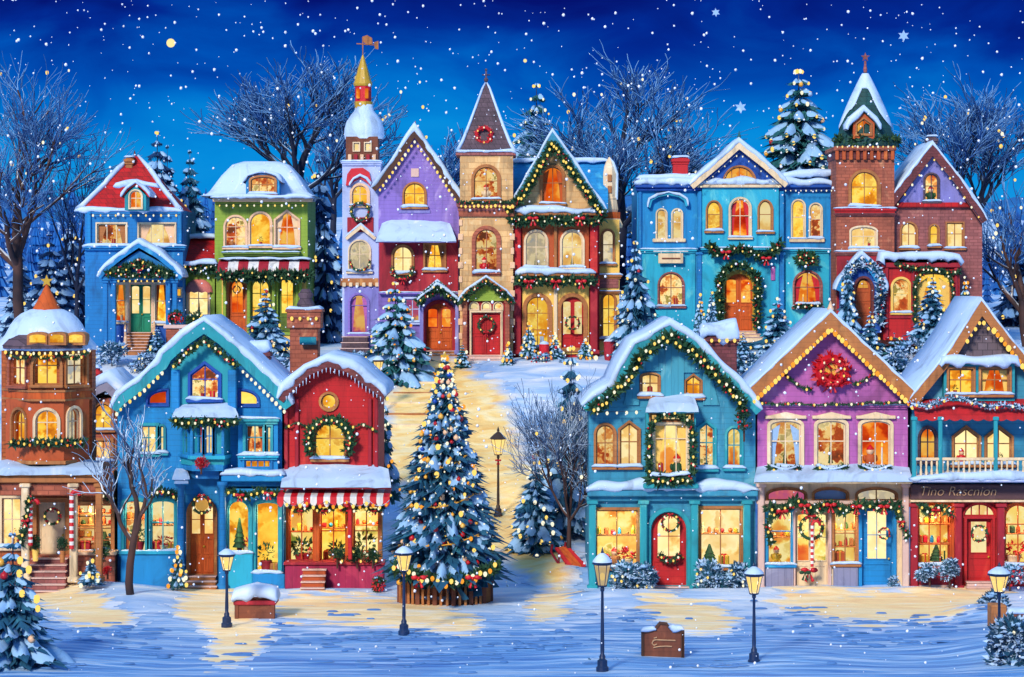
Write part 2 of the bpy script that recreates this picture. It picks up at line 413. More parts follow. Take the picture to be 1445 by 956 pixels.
k1 = [(.18, C(150, 70, 35)), (.3, C(205, 125, 50)), (.42, C(245, 195, 95)), (.56, C(255, 230, 150)), (.7, C(255, 240, 190)), (.82, C(225, 170, 80))]
emat('glow_cream', [(.15, C(190, 120, 60)), (.3, C(240, 190, 105)), (.45, C(255, 225, 150)), (.62, C(255, 236, 175)), (.8, C(235, 190, 110))], 3.4, 1.12)
emat('glow_gold', [(.15, C(170, 80, 20)), (.32, C(235, 150, 35)), (.48, C(252, 200, 70)), (.62, C(255, 222, 105)), (.8, C(215, 140, 40))], 4.2, 1.15)
emat('glow_busy', [(.18, C(110, 60, 40)), (.3, C(190, 80, 40)), (.4, C(228, 150, 75)), (.52, C(250, 210, 130)), (.64, C(255, 232, 170)), (.78, C(160, 140, 70))], 5.2, 1.08, mixn=.35)
emat('glow_shop', [(.15, C(200, 60, 35)), (.27, C(235, 150, 60)), (.4, C(252, 215, 110)), (.58, C(255, 236, 160)), (.7, C(225, 190, 90)), (.8, C(130, 140, 55))], 3.2, 1.2, mixn=.4)
emat('glow_orange', [(.2, C(170, 30, 15)), (.36, C(225, 80, 20)), (.5, C(250, 140, 40)), (.66, C(255, 200, 90)), (.8, C(235, 90, 30))], 3.0, .95)
emat('glow_pink', [(.2, C(120, 60, 160)), (.36, C(215, 100, 120)), (.5, C(245, 160, 100)), (.66, C(255, 205, 110)), (.8, C(230, 90, 60))], 3.0, .9)
emat('glow_pale', [(.2, C(150, 165, 180)), (.36, C(205, 190, 160)), (.5, C(245, 225, 175)), (.66, C(250, 235, 200)), (.8, C(170, 150, 130))], 4.5, .85)
glowmat('bulb_warm', C(255, 215, 110), 1.25)
glowmat('bulb_white', C(255, 248, 215), 1.15)
glowmat('bulb_amber', C(255, 165, 55), 1.1)
glowmat('lantern_glass', C(255, 215, 125), 1.25, transp=.35)
glowmat('dim_glass', C(225, 195, 140), .75, transp=.3)
glowmat('moon_face', C(255, 238, 165), 1.05)
GN = 'glow_cream'

def bulbmesh(matn, r):
    mb = MB(); mb.ball((0, 0, 0), r, 6, 4, (1, 1, 1.25))
    me = bpy.data.meshes.new('bulb'); me.from_pydata(mb.v, [], mb.f); me.materials.append(M(matn))
    me.polygons.foreach_set('use_smooth', [True] * len(me.polygons)); return me
BULB = {k: bulbmesh('bulb_' + k, .042) for k in ('warm', 'white', 'amber')}
def ballmesh(matn, name='ornament'):
    mb = MB(); mb.ball((0, 0, 0), 1, 10, 7); mb.lathe([(.22, .95), (.22, 1.2), (.05, 1.3)], 0, 0, 6)
    me = bpy.data.meshes.new(name); me.from_pydata(mb.v, [], mb.f); me.materials.append(M(matn))
    me.polygons.foreach_set('use_smooth', [True] * len(me.polygons)); return me
ORN = [ballmesh(m) for m in ('berry', 'bauble_gold', 'peach', 'silver_blue', 'bauble_blue')]

# ---------------------------------------------------------------- house kit
HOUSES = []
def inside(p, poly):
    x, z = p; c = False; n = len(poly)
    for i in range(n):
        (x1, z1), (x2, z2) = poly[i], poly[(i + 1) % n]
        if (z1 > z) != (z2 > z) and x < (x2 - x1) * (z - z1) / (z2 - z1) + x1: c = not c
    return c
class House:
    def __init__(s, name, label, cat, pxc, base, Y, group='houses of the village'):
        s.Y = Y; s.o = thing(name, label, cat, (wx(pxc, Y), Y, wz(base, Y)), group); s.walls = []; HOUSES.append(s)
    def pl(s, pts, d=0): 
        Y = s.Y - d; return [(wx(a, Y), wz(b, Y)) for a, b in pts]
    def window(s, w, Yf, parent=None, wallparent=None):
        kind, x0, x1, yt, yb = w['s']; poly = shp(kind, wx(x0, Yf), wx(x1, Yf), wz(yt, Yf), wz(yb, Yf))
        fw = w.get('fw', .085); fr = w.get('fr', 'cream'); rec = w.get('rec', .3); gl = w.get('gl', GN)
        xs = [p[0] for p in poly]; zs = [p[1] for p in poly]; X0, X1, Z0, Z1 = min(xs), max(xs), min(zs), max(zs)
        mb = MB()
        if fw > 0: mb.ring(poly, off(poly, fw), Yf - .06, Yf + .012)
        mb.ring(off(poly, -.045), off(poly, .003), Yf + .04, Yf + .11)
        nv, nh = w.get('m', (1, 1)); t = .018
        if kind in ('arch', 'point', 'half', 'round'): inb = lambda x: Z0 + (Z1 - Z0) * .99
        for i in range(nv):
            x = X0 + (X1 - X0) * (i + 1) / (nv + 1); cx = (X0 + X1) / 2; top = Z1
            if kind in ('arch', 'half', 'round'): 
                r = (X1 - X0) / 2; hh = min(r, (Z1 - Z0) * .6) if kind == 'arch' else (Z1 - Z0)
                top = Z1 - hh + hh * math.sqrt(max(0, 1 - ((x - cx) / r) ** 2))
                if kind == 'round': top = Z1 if nv == 1 else Z1 - .08
            if kind in ('point', 'house'): top = Z1 - abs(x - cx) / (X1 - X0) * 2 * (X1 - X0) * .45
            mb.box(x - t, x + t, Yf + .05, Yf + .1, Z0, top)
        for i in range(nh):
            z = Z0 + (Z1 - Z0) * (i + 1) / (nh + 1) if nh > 1 else Z0 + (Z1 - Z0) * w.get('hz', .56)
            mb.box(X0 + .01, X1 - .01, Yf + .055, Yf + .095, z - t, z + t)
        if w.get('hood'):
            mb.box(X0 - .16, X1 + .16, Yf - .14, Yf + .01, Z1 + .06, Z1 + .16)
        if w.get('peak'):
            c = (X0 + X1) / 2; a = .16; hb = w['peak']
            mb.prism([(X0 - a, Z1 + .07), (X1 + a, Z1 + .07), (X1 + a, Z1 + .13), (c, Z1 + .13 + hb), (X0 - a, Z1 + .13)], Yf - .12, Yf + .01)
        f = mb.build('window', fr, s.o)
        if w.get('lab'): f['label'] = w['lab']
        MB().prism(off(poly, .002), Yf + rec - .02, Yf + rec + .01).build('pane', gl, f)
        if w.get('sill', 1):
            MB().box(X0 - .13, X1 + .13, Yf - .13, Yf + .02, Z0 - .11, Z0 - .01 if fw else Z0).build('sill', w.get('sm', fr), f)
            if w.get('sn', 1):
                mb = MB(); mb.band([(X0 - .14, Z0 - .012), (X1 + .14, Z0 - .012)], 0, .07 + .04 * random.random(), Yf - .15, Yf - .005, 'snow', .6, .1, random.random() * 50)
                mb.build('snow', 'snow', f, True)
        if w.get('cur'):
            cc = w['cur'] if isinstance(w['cur'], str) else 'peach'; W = X1 - X0
            for sg in (-1, 1):
                e = X0 if sg < 0 else X1; pts = []
                P = [(e, Z0), (e, Z1 - .03 if kind == 'rect' else Z1 - W * .35), (e - sg * W * .34, Z1 - (.03 if kind == 'rect' else W * .12)), (e - sg * W * .2, Z0 + (Z1 - Z0) * .45), (e - sg * W * .14, Z0)]
                MB().prism(P, Yf + .13, Yf + .17).build('curtain', cc, f)
        if rec >= .6:      # added point light before the pane, spilling shop glow onto the snow
            l = bpy.data.lights.new('shop_spill_light', 'POINT'); l.energy = w.get('lamp', 55) * (X1 - X0); l.color = (1, .68, .3); l.shadow_soft_size = .1
            lo = bpy.data.objects.new('shop_spill_light', l); COL.objects.link(lo); lo.parent = f; lo.location = Vector(((X0 + X1) / 2, Yf + .17, Z1 - .3)) - ORIG[f.name]
        for dk in w.get('dec', []):
            shelf(dk, X0, X1, Z0, Z1, Yf, rec, f) if dk[0] == 'shelf' else decor(dk, X0, X1, Z0, Z1, Yf, rec)
        return f
    def door(s, w, Yf):
        kind, x0, x1, yt, yb = w['s']; poly = shp(kind, wx(x0, Yf), wx(x1, Yf), wz(yt, Yf), wz(yb, Yf))
        xs = [p[0] for p in poly]; zs = [p[1] for p in poly]; X0, X1, Z0, Z1 = min(xs), max(xs), min(zs), max(zs)
        W, Hh = X1 - X0, Z1 - Z0; y = Yf + .14; mm = w.get('mat', 'orange_wood')
        mb = MB(); mb.prism(poly, y, y + .08)
        gt = w.get('glass', .42)   # share of the height that is glazed, from the top
        n = w.get('leaves', 2); zt = Z0 + Hh * (1 - gt) - .03
        for i in range(n):
            a = X0 + W * i / n + W * .05 + .01; b = X0 + W * (i + 1) / n - W * .05 - .01
            rows = w.get('rows', 2)
            for r in range(rows):
                q0 = Z0 + .08 + (zt - Z0 - .12) * r / rows; q1 = Z0 + .02 + (zt - Z0 - .12) * (r + 1) / rows
                mb.ring([(a + .05, q0 + .05), (b - .05, q0 + .05), (b - .05, q1 - .05), (a + .05, q1 - .05)], [(a, q0), (b, q0), (b, q1), (a, q1)], y - .025, y + .01)
        if n == 2: mb.box((X0 + X1) / 2 - .015, (X0 + X1) / 2 + .015, y - .03, y + .01, Z0, Z1 - (W * .02))
        d = mb.build('door', mm, s.o)
        if w.get('lab'): d['label'] = w['lab']
        fm = MB(); fm.ring(poly, off(poly, w.get('fw', .1)), Yf - .07, Yf + .012)
        fm.ring(off(poly, -.03), off(poly, .003), Yf + .02, Yf + .14)
        fm.build('door_frame', w.get('fr', 'cream'), d)
        if gt > 0:
            gk = 'arch' if kind == 'arch' else ('point' if kind == 'point' else 'rect')
            for i in range(n):
                if n == 1:
                    gp = off(shp(gk, X0 + W * .2, X1 - W * .2, Z1 - W * .14, Z0 + Hh * (1 - gt)), 0)
                else:
                    a = X0 + W * i / n + W * .09; b = X0 + W * (i + 1) / n - W * .09; dz = W * .22 if kind != 'rect' else W * .1
                    gp = shp('seg', a, b, Z1 - dz, Z0 + Hh * (1 - gt))
                MB().prism(gp, y - .012, y + .004).build('glass', w.get('gl', 'glow_cream'), d)
                m2 = MB(); m2.ring(gp, off(gp, .03), y - .03, y + .002)
                gx = [p[0] for p in gp]; gz_ = [p[1] for p in gp]
                if w.get('bars', 1): m2.box(min(gx), max(gx), y - .024, y - .006, (min(gz_) + max(gz_)) / 2 - .012, (min(gz_) + max(gz_)) / 2 + .012)
                if n == 1 and w.get('bars', 1): m2.box((min(gx) + max(gx)) / 2 - .012, (min(gx) + max(gx)) / 2 + .012, y - .024, y - .006, min(gz_), max(gz_) - .01)
                m2.build('glazing_bar', w.get('bm', mm), d)
        hb = MB(); hx = X1 - W * .12 if n == 1 else (X0 + X1) / 2 + .05
        hb.ball((hx, y - .06, Z0 + Hh * .38), .035, 8, 5); hb.tube([(hx, y - .05, Z0 + Hh * .38), (hx, y + .01, Z0 + Hh * .38)], .015, 6)
        hb.build('handle', 'gold', d, True)
        return d
    def wall(s, out, mt, wins=(), doors=(), d=0.0, depth=4.0, name='wall', rev=.34, ledge=None):
        Yf = s.Y - d; outer = [(wx(a, Yf), wz(b, Yf)) for a, b in out]; holes = []
        for w in list(wins) + list(doors):
            kind, x0, x1, yt, yb = w['s']; holes.append(shp(kind, wx(x0, Yf), wx(x1, Yf), wz(yt, Yf), wz(yb, Yf)))
        rv = max([rev] + [w.get('rec', .3) + .02 for w in wins])
        s.walls.append(dict(outer=outer, holes=holes, Yf=Yf, rv=rv, Y1=s.Y + depth, name=name, mt=mt, deep=rv)); o = None
        for w in wins: s.window(w, Yf)
        for w in doors: s.door(w, Yf)
        return o
    def finish(s):
        """build the walls, cutting through those behind for every window or door set in a wall in front"""
        W = s.walls
        for i, w in enumerate(W):
            hs = [(h_, w['rv']) for h_ in w['holes']]
            for j, v in enumerate(W):
                if j != i and v['Yf'] < w['Yf'] - .01 and v['Yf'] + v['deep'] > w['Yf'] - .02:
                    for h_ in v['holes']:
                        g = off(h_, .03)
                        if all(inside(p, w['outer']) for p in g) and not any(inside(p, q) for q, _ in hs for p in g) and not any(inside(p, g) for q, _ in hs for p in q):
                            hs.append((g, max(.02, v['Yf'] + v['deep'] - w['Yf'])))
            mb = MB().panel(w['outer'], [q for q, _ in hs], w['Yf'], w['rv'], max(w['Y1'], w['Yf'] + .02))
            mb.build(w['name'], w['mt'], s.o)
    def gable(s, pts, mt='slate_shingle', d=0.0, over=.35, back=4.2, th=.1, sn=.2, board='cream', bw=.14, name='roof', snow=True, amp=.5, sd=None, parent=None):
        Yf = s.Y - d; P = [(wx(a, Yf - over), wz(b, Yf - over)) for a, b in pts]; sd = random.random() * 90 if sd is None else sd
        r = MB().band(P, 0, th, Yf - over + .02, s.Y + back).build(name, mt, s.o)
        if board: MB().band(P, -bw, th + .01, Yf - over - .05, Yf - over + .018).build('barge_board', board, r)
        if snow: 
            MB().band(P, th, th + sn * .68, Yf - over - .04, s.Y + back - .1, 'snow', amp, .14, sd).build('snow', 'snow', r, True)
        return r
    def ledge(s, x0, x1, y, h=.12, out=.22, d=0, mt='cream', sn=.12, name='cornice', th_px=None, amp=.6, slope=0):
        """a moulded ledge along the front with snow lying on it"""
        Yf = s.Y - d; X0, X1, z = wx(x0, Yf - out), wx(x1, Yf - out), wz(y, Yf - out)
        o = MB().box(X0, X1, Yf - out, Yf + .02, z - h, z).box(X0 + .05, X1 - .05, Yf - out * .6, Yf + .015, z - h * 1.8, z - h).build(name, mt, s.o)
        if sn: MB().band([(X0 - .03, z), (X1 + .03, z)], 0, sn, Yf - out - .02, Yf - .005, 'snow', amp, .12, random.random() * 90).build('snow', 'snow', o, True)
        return o
    def hoodroof(s, x0, x1, yt, yb, out=.6, d=0, mt='slate_shingle', sn=.16, name='hood', inset=6):
        """a sloping lean-to roof over a bay or a porch, snow on top"""
        Yf = s.Y - d; Ya = Yf - out
        A = [(wx(x0, Ya), wz(yb, Ya)), (wx(x1, Ya), wz(yb, Ya))]; B = [(wx(x0 + inset, Yf), wz(yt, Yf)), (wx(x1 - inset, Yf), wz(yt, Yf))]
        def slab(lift, thick, grow):
            mb = MB(); n = 14; vs = []
            rows = 6
            for j in range(rows + 1):
                t = j / rows
                for i in range(n + 1):
                    u = i / n
                    x = (A[0][0] * (1 - t) + B[0][0] * t) * (1 - u) + (A[1][0] * (1 - t) + B[1][0] * t) * u
                    y = Ya * (1 - t) + Yf * t; z = A[0][1] * (1 - t) + B[0][1] * t
                    ed = min(1, 5 * min(u, 1 - u) + .35) * min(1, 4 * t + .55)
                    dy = 0
                    zz = z + lift + thick * ed * (1 + (grow and .5 * noise.noise(Vector((x * 1.4, y * 2, z)))))
                    if grow and j == 0: dy = -.05; zz = z + lift - .05 * abs(noise.noise(Vector((x * 3, 2, z)))) 
                    vs.append((x, y + dy, zz))
            fs = [(j * (n + 1) + i, j * (n + 1) + i + 1, (j + 1) * (n + 1) + i + 1, (j + 1) * (n + 1) + i) for j in range(rows) for i in range(n)]
            k = len(vs)
            bot = [(A[0][0], Ya, A[0][1] + lift - .0), (A[1][0], Ya, A[1][1] + lift), (B[1][0], Yf, B[1][1] + lift), (B[0][0], Yf, B[0][1] + lift)]
            mb.add(vs + bot, fs + [(k, k + 1, k + 2, k + 3), tuple([k] + [i for i in range(n + 1)] + [k + 1]), tuple([k] + [j * (n + 1) for j in range(rows + 1)] + [k + 3]), tuple([k + 1] + [j * (n + 1) + n for j in range(rows + 1)] + [k + 2])])
            return mb
        o = slab(-.05, .05, 0).build(name, mt, s.o)
        slab(.004, sn * .6, 1).build('snow', 'snow', o, True)
        return o
    def block(s, x0, x1, y0, y1, d=.0, th=.3, mt='cream', name='panel', parent=None):
        Yf = s.Y - d
        return MB().box(wx(x0, Yf), wx(x1, Yf), Yf, Yf + th, wz(y1, Yf), wz(y0, Yf)).build(name, mt, parent or s.o)
    def posts(s, xs, y0, y1, w=.12, d=.3, mt='cream', cap=True, name='post', rnd=False):
        for x in xs:
            Yf = s.Y - d; X = wx(x, Yf); a, b = wz(y0, Yf), wz(y1, Yf); mb = MB()
            if rnd: mb.lathe([(w * .75, b), (w * .75, b + .14), (w * .5, b + .2), (w * .42, a - .2), (w * .7, a - .12), (w * .7, a)], X, Yf, 10)
            else:
                mb.box(X - w / 2, X + w / 2, Yf - w / 2, Yf + w / 2, b, a)
                if cap: mb.box(X - w * .75, X + w * .75, Yf - w * .75, Yf + w * .75, a - .12, a - .004); mb.box(X - w * .75, X + w * .75, Yf - w * .75, Yf + w * .75, b - .002, b + .18)
            mb.build(name, mt, s.o, rnd)
    def steps(s, x0, x1, y0, y1, n, mt='cream', d=0, name='step', shrink=3):
        """a flight of steps from row y0 down to row y1, in front of the wall"""
        z1 = wz(y0, s.Y); zb = wz(y1, s.Y) - .1; hh = (z1 - wz(y1, s.Y)) / n; run = .26
        mb = MB()
        for i in range(n):
            a = s.Y - d - run * (i + 1); mb.box(wx(x0 - shrink * i, s.Y), wx(x1 + shrink * i, s.Y), a, s.Y - d + .03 - i * .002, zb, z1 - hh * i)
            sm = .0
        o = mb.build('stairs', mt, s.o)
        for i in range(n):
            a = s.Y - d - run * (i + 1)
            MB().box(wx(x0 - shrink * i - 1, s.Y), wx(x1 + shrink * i + 1, s.Y), a - .03, a + run - .01, z1 - hh * i - .002, z1 - hh * i + .035).build('tread', 'pinkish', o)
        return o
    def chimney(s, x0, x1, y0, y1, dy=1.5, mt='brick', depth=.7, sn=.14, pot=False, parent=None):
        Y = s.Y + dy; X0, X1, a, b = wx(x0, Y), wx(x1, Y), wz(y0, Y), wz(y1, Y)
        o = MB().box(X0, X1, Y, Y + depth, b, a).box(X0 - .07, X1 + .07, Y - .07, Y + depth + .07, a - .22, a - .08).box(X0 - .04, X1 + .04, Y - .04, Y + depth + .04, a - .32, a - .24).build('chimney', mt, parent or s.o)
        MB().band([(X0 - .06, a), (X1 + .06, a)], 0, sn, Y - .05, Y + depth + .04, 'snow', .5, .08, x0).build('snow', 'snow', o, True)
        if pot: MB().lathe([(.14, a), (.17, a + .1), (.12, a + .3), (.16, a + .36)], (X0 + X1) / 2, Y + depth / 2, 10).build('chimney_pot', 'dark_brick', o, True)
        return o
    def finial(s, px, y0, y1, w=5, mt='peach', dy=0, parent=None):
        Y = s.Y + dy; a, b = wz(y0, Y), wz(y1, Y); h = a - b; r = w * Y / F
        return MB().lathe([(r * .6, b - .05), (r * .6, b + h * .05), (r, b + h * .22), (r * .85, b + h * .36), (r * .35, b + h * .5), (r * .55, b + h * .62), (r * .3, b + h * .78), (.005, a)], wx(px, Y), Y, 10).build('finial', mt, parent or s.o, True)
def W_(kind, x0, x1, yt, yb, **k): k['s'] = (kind, x0, x1, yt, yb); return k

# ---------------------------------------------------------------- small things inside windows
DEC_N = {}
DECW = {'fir': ('fir_tree_figure', 'christmas decoration'), 'gift': ('gift_box', 'gift'), 'pot': ('potted_plant', 'plant'), 'bear': ('toy_figure', 'toy'), 'candle': ('candle', 'candle'), 'vase': ('vase', 'vase')}
def shelf(dk, X0, X1, Z0, Z1, Yf, rec, f):
    """a board across the window with a row of jars, boxes and ornaments standing on it"""
    _, n, hs, seed, where = dk; rng = random.Random(seed); z = Z0 + (Z1 - Z0) * hs; y = Yf + .12 + (rec - .12) * .55; dp = min(.16, (rec - .15) * .4)
    if hs > 0: MB().box(X0 + .01, X1 - .01, y - dp, y + dp, z - .035, z).build('shelf', 'tan_wood', f)
    for i in range(n):
        x = X0 + (X1 - X0) * (i + .5 + rng.uniform(-.12, .12)) / n; w = min((X1 - X0) / n * .36, .13) * rng.uniform(.7, 1); h = rng.uniform(.12, .26) * min(1.3, (Z1 - Z0) * .7); mt = rng.choice(('crimson', 'leaf_green', 'brown_orange', 'gold', 'tan_wood', 'ribbon', 'turquoise_deep', 'cream', 'orange_wood')); k = rng.randrange(3)
        if k == 0: o = MB().box(x - w, x + w, y - dp * .7, y + dp * .7, z, z + h * .8).build('goods', mt)
        elif k == 1: o = MB().lathe([(w * .8, z), (w, z + h * .2), (w * .9, z + h * .7), (w * .5, z + h * .85), (w * .6, z + h)], x, y, 10).build('goods', mt, smooth=True)
        else: o = MB().ball((x, y, z + min(w, dp)), min(w, dp), 9, 6).build('goods', mt, smooth=True)
        tag(o, 'small jar, box or ball on display in the ' + where, 'shop goods', 'goods in the ' + where)
def decor(dk, X0, X1, Z0, Z1, Yf, rec):
    kind, u, hs, mt, label = dk   # kind, place across 0..1, height share, material, label
    x = X0 + (X1 - X0) * u; h = (Z1 - Z0) * hs; y = Yf + .11 + (rec - .12) * .42; r = min((rec - .13) * .48, h * .5); z = Z0
    nm, cat = DECW[kind]
    if kind == 'fir':
        mb = MB(); 
        for i in range(5):
            t = i / 5; mb.lathe([(min(r * 1.0, h * .4) * (1 - t * .85), z + h * (.12 + t * .7)), (min(r, h * .4) * (1 - t * .9) * .35, z + h * (.12 + t * .7 + .24))], x, y, 9, i)
        t = thing(nm, label, cat, (x, y, z)); mb.build('foliage', mt, t); MB().lathe([(r * .3, z), (r * .4, z + h * .13)], x, y, 8).build('pot', 'crimson', t)
    elif kind == 'gift':
        t = thing(nm, label, cat, (x, y, z)); MB().box(x - r, x + r, y - r * .9, y + r * .9, z, z + h).build('box', mt, t)
        mb = MB(); mb.box(x - r * .14, x + r * .14, y - r * .95, y + r * .95, z + .002, z + h + .008); mb.ball((x - r * .3, y, z + h + r * .12), r * .26, 6, 4, (1.2, .6, .6)); mb.ball((x + r * .3, y, z + h + r * .12), r * .26, 6, 4, (1.2, .6, .6)); mb.build('bow', 'gold' if mt != 'gold' else 'ribbon', t)
    elif kind == 'pot':
        t = thing(nm, label, cat, (x, y, z)); MB().lathe([(r * .55, z), (r * .8, z + h * .35), (r * .85, z + h * .38)], x, y, 10).build('pot', 'crimson' if mt != 'berry' else 'cream', t, True)
        mb = MB(); leafcloud(mb, (x, y, z + h * .66), (r * 1.1, r * .9, h * .36), 70, r * .5); mb.build('leaves', mt, t)
    elif kind == 'bear':
        t = thing(nm, label, cat, (x, y, z)); mb = MB(); mb.ball((x, y, z + h * .34), h * .34, 10, 7, (.8, .62, 1)); mb.ball((x - h * .2, y - h * .06, z + h * .1), h * .12, 7, 5); mb.ball((x + h * .2, y - h * .06, z + h * .1), h * .12, 7, 5)
        mb.ball((x - h * .27, y, z + h * .42), h * .11, 7, 5, (.8, .8, 1.5)); mb.ball((x + h * .27, y, z + h * .42), h * .11, 7, 5, (.8, .8, 1.5)); mb.build('body', mt, t, True)
        MB().ball((x, y, z + h * .76), h * .2, 10, 7).build('head', 'peach', t, True); MB().lathe([(h * .2, z + h * .84), (h * .17, z + h * .9), (.01, z + h * 1.08)], x, y, 10).build('hat', 'ribbon', t, True)
    elif kind == 'candle':
        t = thing(nm, label, cat, (x, y, z)); MB().lathe([(.05, z), (.05, z + h * .1), (.025, z + h * .12), (.025, z + h * .7)], x, y, 8).build('stick', mt, t)
        MB().ball((x, y, z + h * .8), .035, 6, 5, (.8, .8, 2)).build('flame', 'bulb_warm', t)
def leafcloud(mb, c, r, n, size, rng=random, up=.3):
    for i in range(n):
        while True:
            p = Vector((rng.uniform(-1, 1), rng.uniform(-1, 1), rng.uniform(-1, 1)))
            if .25 < p.length < 1: break
        q = Vector((c[0] + p.x * r[0], c[1] + p.y * r[1], c[2] + p.z * r[2]))
        d = (p.normalized() + Vector((rng.uniform(-.7, .7), rng.uniform(-.7, .7), rng.uniform(-.5, .8)))).normalized()
        w = d.orthogonal().normalized(); w.rotate(Matrix.Rotation(rng.uniform(0, 6.28), 3, d)); s = size * rng.uniform(.6, 1.2)
        mb.add([q - d * s * .3, q + w * s * .28 + d * s * .25, q + d * s, q - w * s * .28 + d * s * .25], [(0, 1, 2, 3)])

# ---------------------------------------------------------------- garlands, strings, wreaths
def path_px(pts, Y, n, sag=0.0, scall=0):
    P = [Vector((wx(a, Y), wz(b, Y))) for a, b in pts]; L = [(b - a).length for a, b in zip(P, P[1:])]; T = sum(L); out = []
    for i in range(n + 1):
        s = T * i / n; k = 0
        while k < len(L) - 1 and s > L[k]: s -= L[k]; k += 1
        q = P[k] + (P[k + 1] - P[k]) * min(1, s / max(L[k], 1e-6)); u = i / n
        if scall: u = (u * scall) % 1
        out.append(Vector((q.x, Y, q.y - sag * 4 * u * (1 - u))))
    return out
def string_lights(pts, Y, n, label, kinds=('warm',), size=1.0, sag=0, scall=0, group='strings of lights on the houses'):
    q = path_px(pts, Y, n * 2, sag, scall); rng = random.Random(len(label) + n)
    t = MB().tube(q, .012, 4).build('light_string', 'dark_bark'); tag(t, label, 'string of lights', group)
    for i in range(n):
        p = q[i * 2 + 1] + Vector((0, -.02, -.045)) ; dupmesh(BULB[kinds[i % len(kinds)]], 'bulb', t, p, size * rng.uniform(.8, 1.2))
    return t
def garland(pts, Y, label, th=.1, n=10, sag=0, scall=0, mt='garland_green', bows=0, berries=True, kinds=('warm', 'white'), bs=.9, snow=False):
    q = path_px(pts, Y, 40, sag, scall); rng = random.Random(len(label) * 7 + n); mb = MB()
    L = sum((b - a).length for a, b in zip(q, q[1:])); k = max(30, int(L * 95))
    for i in range(k):
        u = rng.random() * (len(q) - 1); a = int(u); p = q[a] + (q[min(a + 1, len(q) - 1)] - q[a]) * (u - a)
        leafcloud(mb, p, (th * .6, th * .5, th * .6), 2, th * 1.1, rng)
    mb.tube(q, th * .4, 5)
    t = mb.build('garland', [mt]); tag(t, label, 'garland', 'green garlands on the houses')
    if berries:
        b = MB()
        for i in range(int(L * 2) + 2):
            p = rng.choice(q); b.ball((p.x + rng.uniform(-th, th) * .6, p.y - th * .7, p.z + rng.uniform(-th, th) * .6), .035, 6, 4)
        b.build('berries', 'berry', t, True, kind='stuff')
    if snow:
        b = MB(); 
        b.band([(p.x, p.z + th * .5) for p in q], 0, th * .5, Y - th * .6, Y + th * .3, 'snow', 1.2, .1, len(label)); b.build('snow', 'snow', t, True)
    for i in range(n):
        p = q[int((i + .5) * 40 / n)]; dupmesh(BULB[kinds[i % len(kinds)]], 'bulb', t, (p.x, p.y - th * .85, p.z + rng.uniform(-.6, .5) * th), bs)
    for i in range(bows):
        p = q[int((i + .5) * 40 / bows)]; bowmesh(p.x, p.y - th, p.z, th * 1.1, t)
    return t
def bowmesh(x, y, z, s, parent, mt='ribbon', name='bow'):
    mb = MB()
    for sg in (-1, 1):
        mb.ball((x + sg * s * .55, y, z + s * .1), s * .5, 7, 5, (1, .45, .62)); mb.prism([(x, z), (x + sg * s * .25, z - s * 1.3), (x + sg * s * .6, z - s * 1.15)], y - .02, y + .02)
    mb.ball((x, y - .03, z), s * .24, 6, 4); return mb.build(name, mt, parent, True)
def wreath(px, py, r_px, Y, label, mt='leaf_green', th=.34, bow=True, n=6, arc=(0, 2 * PI), sy=1.0, kinds=('warm', 'white'), snow=False, fill=None):
    x, z, r = wx(px, Y), wz(py, Y), r_px * Y / F; rng = random.Random(int(px * 3 + py)); mb = MB(); q = []
    for i in range(33):
        a = arc[0] + (arc[1] - arc[0]) * i / 32; q.append(Vector((x + r * (1 - th * .5) * math.cos(a), Y, z + r * (1 - th * .5) * math.sin(a) * sy)))
    t_ = r * th * .5; mb.tube(q, t_ * .7, 6)
    for i in range(int(110 * max(1, r / .4))): leafcloud(mb, rng.choice(q), (t_, t_ * .7, t_), 2, t_ * .95, rng)
    t = mb.build('wreath', mt); tag(t, label, 'wreath', 'wreaths on walls and doors')
    b = MB()
    for i in range(14): p = rng.choice(q); b.ball((p.x + rng.uniform(-t_, t_) * .7, Y - t_ * .9, p.z + rng.uniform(-t_, t_) * .7), .03, 6, 4)
    b.build('berries', 'berry', t, True, kind='stuff')
    if fill: MB().lathe([(r * .3, 0)], 0, 0) if 0 else MB().prism([(x + r * .62 * math.cos(2 * PI * i / 16), z + r * .62 * math.sin(2 * PI * i / 16)) for i in range(16)], Y - .03, Y + .03).build('centre', fill, t)
    for i in range(n):
        p = q[int((i + .5) * 32 / n)]; dupmesh(BULB[kinds[i % len(kinds)]], 'bulb', t, (p.x, Y - t_ * 1.05, p.z), .8)
    if bow: bowmesh(x, Y - t_ * 1.1, z + (r * (1 - th * .4) * sy if bow == 'top' else -r * (1 - th * .4) * sy), r * .34, t)
    return t
